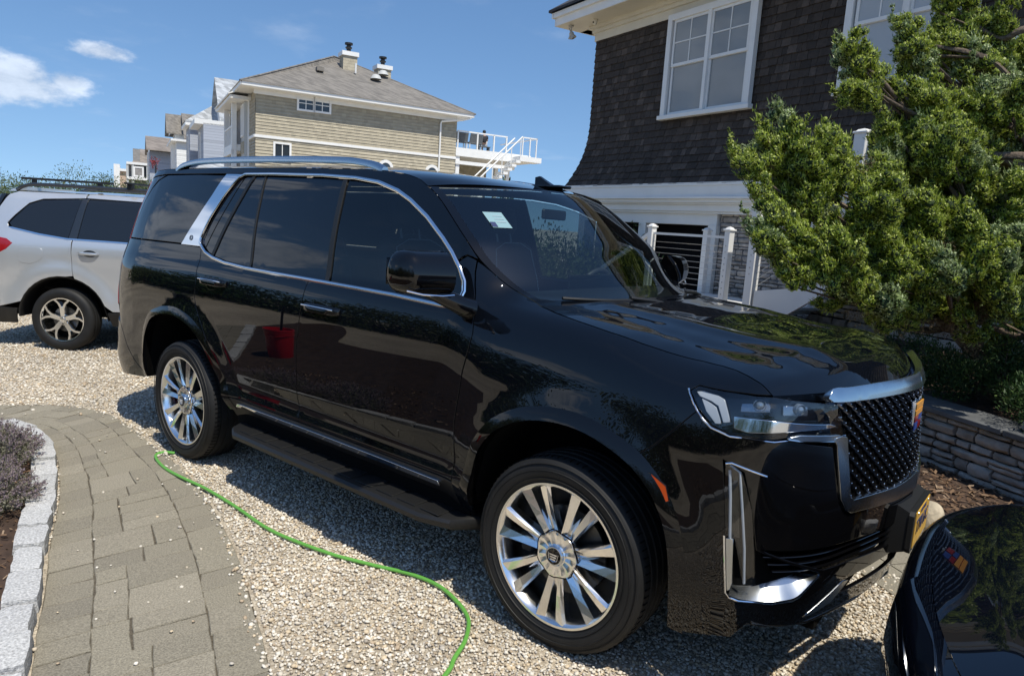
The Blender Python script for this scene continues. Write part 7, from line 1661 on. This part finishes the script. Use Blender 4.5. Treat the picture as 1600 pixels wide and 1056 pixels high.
SB = Body(.88, [(2.9, -.88), (3.1, -.865), (3.28, -.80), (3.42, -.66), (3.50, -.40), (3.53, 0)], [(-.60, -.88), (-.80, -.868), (-.94, -.82), (-1.03, -.70), (-1.07, -.45), (-1.09, 0)], Ts, ([-1.9, -1.15, -.78, -.2, .3, 2.0, 2.25, 2.7, 3.2, 3.8], [rearE, rearE, rearS, rearS, doorS, doorS, frS, frS, frN, frN]), wheels=((0, .35), (2.64, .35)))
sv = empty('silver_wagon', (-7.25-.632*.88, -.31+.774*.88, 0), math.atan2(.632, .775), label='silver wagon with roof rails parked at the left, partly hidden by the big black vehicle', cat='car')
def arcp(cx, cz, a, b, n=18, z0=.30):
    q = math.asin(min(1, (cz-z0)/b)) if z0 < cz else 0; return [(cx+a*math.cos(t), cz+b*math.sin(t)) for t in np.linspace(-q, math.pi+q, n)]
for sd in (False, True):
    A0 = arcp(.01, .36, .495, .475, z0=.42); A1 = arcp(2.64, .36, .495, .475, z0=.42)
    def pn(nm, o, m, **k): return panel(nm, o, SB, MT[m], sv, mir=sd, **k)
    q = [(-.70, .46), (-.70, .85), (-.76, 1.10), (-.80, 1.20), (-.80, 1.35), (-.76, 1.55), (-.68, 1.70), (-.60, 1.735), (.18, 1.748), (.19, 1.70), (-.28, 1.665), (-.42, 1.61), (-.55, 1.47), (-.62, 1.385), (-.605, 1.35), (-.55, 1.325), (-.25, 1.275), (.06, 1.245), (.115, 1.243), (.112, 1.10), (.125, .90), (.135, .845)]+[p for p in A0 if p[0] < .14 and p[1] > .46]
    pn('quarter_panel', q, 'silver', grid=.05)
    dq = [(.125, 1.243), (.115, 1.10), (.127, .90), (.137, .842)]+[p for p in A0[::-1] if p[0] > .14 and p[1] > .47]+[(.56, .47), (1.02, .47), (1.02, 1.235), (.60, 1.238)]
    d2 = pn('rear_door', dq, 'silver', grid=.05)
    pn('front_door', [(1.03, .47), (2.02, .47), (2.02, 1.10), (1.98, 1.235), (1.03, 1.235)], 'silver', grid=.05)
    pn('front_fender', [(2.03, .47), (2.03, 1.10), (2.0, 1.24), (2.2, 1.22), (3.2, 1.20), (3.4, 1.0), (3.3, .60), (3.2, .50)]+[p for p in A1 if p[1] > .46], 'silver', grid=.05)
    pn('roof_side', [(.20, 1.748), (2.0, 1.745), (2.3, 1.50), (2.35, 1.30), (2.25, 1.28), (1.85, 1.62), (1.5, 1.690), (.20, 1.702)], 'silver', grid=.05)
    pn('quarter_window', [(-.60, 1.385), (-.54, 1.46), (-.42, 1.60), (-.28, 1.655), (.16, 1.69), (.07, 1.255), (-.24, 1.288), (-.56, 1.338)], 'sglass', off=-.003)
    pn('door_window', [(.17, 1.25), (.235, 1.69), (1.02, 1.692), (1.02, 1.245)], 'sglass', off=-.003); pn('door_window', [(1.06, 1.245), (1.06, 1.692), (1.5, 1.685), (1.84, 1.61), (2.2, 1.30), (2.1, 1.245)], 'sglass', off=-.003)
    pn('window_pillar', [(.075, 1.25), (.165, 1.25), (.23, 1.695), (.165, 1.695)], 'disc', off=-.001, gap=0)
    pn('window_strip', [(-.60, 1.343), (-.55, 1.322), (-.25, 1.272), (.06, 1.24), (1.02, 1.232), (2.0, 1.235), (2.0, 1.247), (1.02, 1.246), (.06, 1.254), (-.25, 1.287), (-.55, 1.337)], 'chrome', off=.004, gap=0, depth=.006)
    pn('rear_bumper', [(-.70, .845), (-1.1, .85), (SB.smin, .85), (SB.smin, .46), (-1.0, .46), (-.70, .46)], 'silver', grid=.06)
    pn('bumper_skirt', [(-.49, .455), (SB.smin, .455), (SB.smin, .26), (-.9, .26), (-.52, .28)], 'matte', grid=.06)
    pn('tailgate', [(-.80, 1.20), (SB.smin, 1.20), (SB.smin, .86), (-.71, .86), (-.76, 1.08)], 'silver', grid=.06); pn('rear_window', [(-.81, 1.22), (SB.smin, 1.22), (SB.smin, 1.70), (-.72, 1.70), (-.79, 1.5)], 'sglass', grid=.06)
    pn('tail_light', [(-.53, 1.168), (-.60, 1.212), (-.80, 1.235), (-.80, 1.03), (-.68, 1.055), (-.60, 1.10)], 'red', off=.002, gap=0)
    pn('sill_cladding', [(.50, .46), (2.15, .46), (2.13, .27), (.53, .30)], 'matte', grid=.06)
    pn('front_bumper', [(3.31, .60), (3.41, 1.0), (3.6, .98), (SB.smax, .95), (SB.smax, .25), (3.3, .25), (3.14, .30), (3.16, .45)], 'silver', grid=.06)
    pn('headlight', [(3.25, .98), (3.3, .80), (3.6, .78), (3.65, .92)], 'lamp', off=.004, gap=0)
    fdr = pn('fuel_door', [(-.46, 1.11), (-.43, 1.135), (-.23, 1.135), (-.20, 1.11), (-.195, 1.04), (-.25, .985), (-.34, .955), (-.44, .965), (-.465, .99)], 'silver', off=.003, gap=0, depth=.002, d=.02)
    for A_ in (A0, A1):
        P_ = np.array(A_); A3 = SB(P_[:, 0], P_[:, 1]); c = P_.mean(0); c[1] = .36; dr = P_-c; dr /= np.linalg.norm(dr, axis=1)[:, None]; O3 = SB((P_-dr*.018)[:, 0], (P_-dr*.018)[:, 1]); I3 = A3.copy(); I3[:, 1] += .28; O3[:, 1] += .012
        if sd: A3 *= [1, -1, 1]; O3 *= [1, -1, 1]; I3 *= [1, -1, 1]
        n = len(A3); mesh('wheel_well', np.concatenate([A3, O3, I3]), [(j*n+i, j*n+i+1, (j+1)*n+i+1, (j+1)*n+i) for j in range(2) for i in range(n-1)], MT['matte'], sv, True)
        P2_ = P_+dr*.0; 
    # arch crease
    P_ = np.array(arcp(.01, .36, .58, .555, z0=.72)); A3 = SB(P_[:, 0], P_[:, 1])
    for (a, b) in ((.31, 1.10), (1.25, 1.09)):
        h = MB(); xs = np.linspace(-.115, .115, 13); V = []
        for x in xs:
            u = abs(x)/.115; c = SB(np.array([a+x]), np.array([b]))[0]; k_ = 1-u**4
            for oy, oz in ((.004, .014), (-.030*k_-.004, .016), (-.036*k_-.004, 0), (-.030*k_-.004, -.014), (.004, -.012)): V.append((c[0], (c[1]+oy)*(-1 if sd else 1), c[2]+oz*(1-.3*u*u)))
        n = 13; h.add(V, [(i*5+j, (i+1)*5+j, (i+1)*5+(j+1) % 5, i*5+(j+1) % 5) for i in range(12) for j in range(5)]); h.build('door_handle', MT['silver'], d2 if a < 1 else sv, True, 60)
        ring = [(a+.075*math.cos(t)+.01, b+.002+.036*math.sin(t)) for t in np.linspace(0, 6.283, 18, endpoint=False)]; panel('handle_cup', ring, SB, MT['disc'], sv, off=.0015, gap=0, depth=.003, mir=sd)
    y = -.56*(-1 if sd else 1)
    rl3 = [(-.66, y, 1.75), (-.56, y, 1.80), (-.38, y, 1.822), (.4, y, 1.825), (1.2, y, 1.82), (1.55, y, 1.79), (1.65, y, 1.74)]; MB().tube(spl(rl3, 4), .020, 8).build('roof_rail', MT['disc'], sv, True)
edge_loft('roof', SB, [(-.72, 1.745), (-.2, 1.75), (1.0, 1.75), (1.9, 1.745)], -.12, .12, [.0, .035, .04, .02], sv, MT['silver'])
edge_loft('windshield', SB, [(1.9, 1.745), (2.1, 1.66), (2.3, 1.50), (2.5, 1.36)], .14, .25, [.02, 0, .0], sv, MT['sglass'], 20)
edge_loft('hood', SB, [(2.30, 1.30), (2.7, 1.30), (3.1, 1.25), (3.3, 1.15), (3.45, 1.0)], .3, .35, [.0, .05, .04, .0], sv, MT['silver'], 30)
MB().add([(-.62, -.45, 1.74), (-.62, .45, 1.74), (-.85, .42, 1.73), (-.85, -.42, 1.73), (-.62, -.45, 1.79), (-.62, .45, 1.79), (-.80, .42, 1.76), (-.80, -.42, 1.76)], [(0, 1, 5, 4), (4, 5, 6, 7), (0, 4, 7, 3), (1, 2, 6, 5), (2, 3, 7, 6), (3, 2, 1, 0)]).build('spoiler', MT['silver'], sv)
MB().box((-.86, -.55, .35), (3.3, .55, 1.2)).box((.55, -.80, .3), (2.1, .80, 1.2)).build('chassis', MT['void'], sv)
rk = empty('roof_rack', (0, 0, 0)); rk.parent = sv; MB().box((-.78, -.32, 1.875), (.27, -.26, 1.90), bev=.006).box((-.66, -.31, 1.80), (-.62, -.27, 1.88)).box((.10, -.31, 1.80), (.14, -.27, 1.88)).build('bar', MT['matte'], rk)
for x in (.62,):
    b = empty('roof_crossbar', (0, 0, 0)); b.parent = sv; MB().box((x-.03, -.66, 1.885), (x+.03, .66, 1.905), bev=.006).build('bar', MT['matte'], b)
    for y in (-.56, .56): MB().box((x-.03, y-.03, 1.82), (x+.03, y+.03, 1.89), bev=.006).build('foot', MT['matte'], b)
for x in (0, 2.64):
    car_wheel(sv, x, -.785, .352, .243, 5, 0, MT['alloy'], True); car_wheel(sv, x, .785, .352, .243, 5, math.pi, MT['alloy'], True)
# near black hatchback: nose only in the frame, whole car built -----------
Tb = [.20, .32, .45, .58, .66, .72, .78, .84, .90, 1.0, 1.15, 1.30, 1.40]
zid = Tb
bd = mkt(Tb, [.10, .05, .02, .01, .004, .0, .006, .02, .05, .10, .18, .27, .34])
bf = mkt(Tb, [.08, .04, .01, .0, .004, .012, .035, .075, .13, .21, .28, .32, .34], [.20, .32, .45, .58, .66, .715, .765, .805, .835, .865, .88, .885, .885])
bn = mkt(Tb, [.08, .02, .0, .0, .005, .013, .030, .060, .105, .18, .28, .32, .34], [.20, .32, .45, .57, .64, .695, .742, .775, .798, .82, .83, .835, .835])
br_ = mkt(Tb, [.10, .03, .0, .01, .02, .03, .04, .06, .09, .14, .24, .36, .45])
BB = Body(.92, [(.30, -.92), (.50, -.90), (.66, -.83), (.76, -.70), (.81, -.50), (.835, -.25), (.85, 0)], [(-3.1, -.92), (-3.4, -.90), (-3.6, -.82), (-3.75, -.65), (-3.82, -.4), (-3.85, 0)], Tb, ([-4.8, -3.7, -3.0, -.9, -.55, -.1, .45, .9, 1.6], [br_, br_, bd, bd, bd, bf, bf, bn, bn]), wheels=((0, .34), (-2.9, .34)), fl=.02)
bc = empty('black_hatchback', (2.015, -.83, -.01), R_(188), label='glossy black car whose rounded nose and hood fill the lower right corner', cat='car')
MT['bpaint'] = mat('deep_black_paint', (.002, .003, .006), .3, 0, .0, coat=1.0, coat_rough=.01)
for sd in (False, True):
    A0 = arcp(0, .35, .40, .40, z0=.34); A1 = arcp(-2.9, .35, .40, .40, z0=.34)
    def pn(nm, o, m, **k): return panel(nm, o, BB, MT[m], bc, mir=sd, **k)
    HLb = [(.20, .785), (.34, .800), (.50, .785), (.66, .735), (.76, .68), (.72, .63), (.58, .615), (.42, .645), (.28, .70)]
    SMb = [(-.62, 1.08), (-.3, 1.04), (.0, 1.0), (.3, .96), (.46, .935), (.62, .92), (.80, .88), (1.0, .84), (1.3, .82), (BB.smax, .815)]
    pn('front_fender', [(-.62, .25)]+[(-.62, 1.07), (-.3, 1.035), (.0, .995), (.3, .955), (.46, .93), (.46, .86), (.50, .80), (.34, .815), (.185, .795), (.27, .695), (.41, .635), (.47, .60), (.45, .50), (.42, .34)]+[p for p in A0 if p[1] > .33]+[(-.42, .25)], 'bpaint', grid=.04)
    pn('front_bumper', [(.42, .335), (.455, .50), (.475, .60), (.58, .605), (.725, .62), (.775, .68), (.67, .745), (.51, .797), (.47, .86), (.47, .925), (.62, .925), (.80, .902), (1.0, .892), (1.3, .892), (BB.smax, .892), (BB.smax, .20), (.9, .20), (.45, .24)], 'bpaint', grid=.04, holes=([(.88, .54), (1.02, .55), (1.06, .42), (.98, .30), (.86, .34)], [(1.2, .45), (BB.smax-.01, .45), (BB.smax-.01, .28), (1.2, .30)]))
    panel('intake_recess', [(.80, .58), (BB.smax, .58), (BB.smax, .24), (.80, .26)], BB, MT['void'], bc, off=-.06, mir=sd, gap=0, depth=.001)
    hb_ = empty('headlight'); hb_.parent = bc
    panel('lamp_bowl', HLb, BB, MT['gloss'], hb_, off=-.035, mir=sd, gap=0, depth=.01); panel('lamp_cover', HLb, BB, MT['clear'], hb_, off=-.001, mir=sd, gap=.003, depth=.04)
    A3 = BB(*np.array([(.32, .765), (.44, .765), (.58, .735), (.70, .68)]).T); A3[:, 0] -= .02; A3[:, 1] += .012
    if sd: A3 *= [1, -1, 1]
    MB().tube([tuple(p) for p in A3], .007, 8).build('light_guide', MT['lampw'], hb_, True)
    for (a, b) in ((.44, .70), (.58, .675)):
        c = BB(np.array([a]), np.array([b]))[0]; c[0] -= .03; c[1] += .03
        if sd: c[1] *= -1
        MB().lathe([(0, .012), (.018, .010), (.028, 0), (.030, -.01)], 20, 'x', 0, Matrix.Translation(Vector(c))).build('projector', MT['lens'], hb_, True)
    pn('front_door', [(-.63, .25), (-.63, .98), (-1.7, .98), (-1.7, .25)], 'bpaint', grid=.08); pn('rear_door', [(-1.71, .25), (-1.71, .98), (-2.6, .98), (-2.6, .78), (-2.5, .5), (-2.46, .25)], 'bpaint', grid=.08)
    pn('quarter_panel', [(-2.61, .98), (-3.6, .98), (-3.7, .6), (-3.6, .30), (-3.33, .30)]+[p for p in A1 if p[1] > .33]+[(-2.49, .5), (-2.61, .78)], 'bpaint', grid=.08); pn('rear_bumper', [(-3.61, .98), (BB.smin, .98), (BB.smin, .25), (-3.6, .25), (-3.7, .6)], 'bpaint', grid=.08)
    pn('side_window', [(-.75, 1.0), (-3.2, 1.0), (-2.9, 1.30), (-1.6, 1.36), (-1.2, 1.28)], 'sglass', off=.002, gap=0); pn('roof_side', [(-.64, .99), (-.70, 1.06), (-1.3, 1.38), (-2.7, 1.38), (-3.5, 1.10), (-3.6, .99)], 'bpaint', grid=.08)
    for A_ in (A0, A1):
        P_ = np.array(A_); A3 = BB(P_[:, 0], P_[:, 1]); I3 = A3.copy(); I3[:, 1] += .28
        if sd: A3 *= [1, -1, 1]; I3 *= [1, -1, 1]
        n = len(A3); mesh('wheel_well', np.concatenate([A3, I3]), [(i, i+1, n+i+1, n+i) for i in range(n-1)], MT['void'], bc, True)
    # crease trim on the bumper corner
    for k_ in range(2):
        A3 = BB(*np.array([(.84+.07*k_, .60), (.82+.07*k_, .52), (.80+.07*k_, .42), (.79+.07*k_, .34)]).T); A3[:, 0] += .004; A3[:, 1] -= .003
        if sd: A3 *= [1, -1, 1]
        MB().tube(spl(A3, 4), [.001]+[.005]*11+[.001], 6).build('intake_blade', MT['gloss'], bc, True)
PH = [(-.60, 1.10), (-.3, 1.045), (.0, 1.005), (.3, .965), (.46, .94), (.62, .93), (.80, .905), (.92, .893)]
ho_, hf = edge_loft('hood', BB, PH, .10, .07, [.02, .04, .04, .025, .0], bc, MT['bpaint'], 50, e=2.2)
rg = MB()
edge_loft('windshield', BB, [(-1.35, 1.385), (-1.1, 1.28), (-.85, 1.16), (-.62, 1.08)], .25, .18, [.03, .03, .0], bc, MT['sglass'], 20)
edge_loft('roof', BB, [(-3.5, 1.10), (-2.7, 1.38), (-2.0, 1.40), (-1.35, 1.385)], .0, .22, [.0, .05, .05, .03], bc, MT['sglass'], 30)
for sd in (False, True): panel('inner_shell', [(.46, .3), (.40, .93), (.55, .86), (.9, .80), (1.2, .77), (BB.smax, .76), (BB.smax, .25), (.9, .25)], BB, MT['void'], bc, off=-.045, gap=0, depth=.001, mir=sd)
MB().box((-3.6, -.6, .2), (.6, .6, .72)).build('chassis', MT['void'], bc)
for x in (0, -2.9):
    car_wheel(bc, x, -.80, .34, .24, 5, 0, MT['barrel'], False); car_wheel(bc, x, .80, .34, .24, 5, math.pi, MT['barrel'], False)
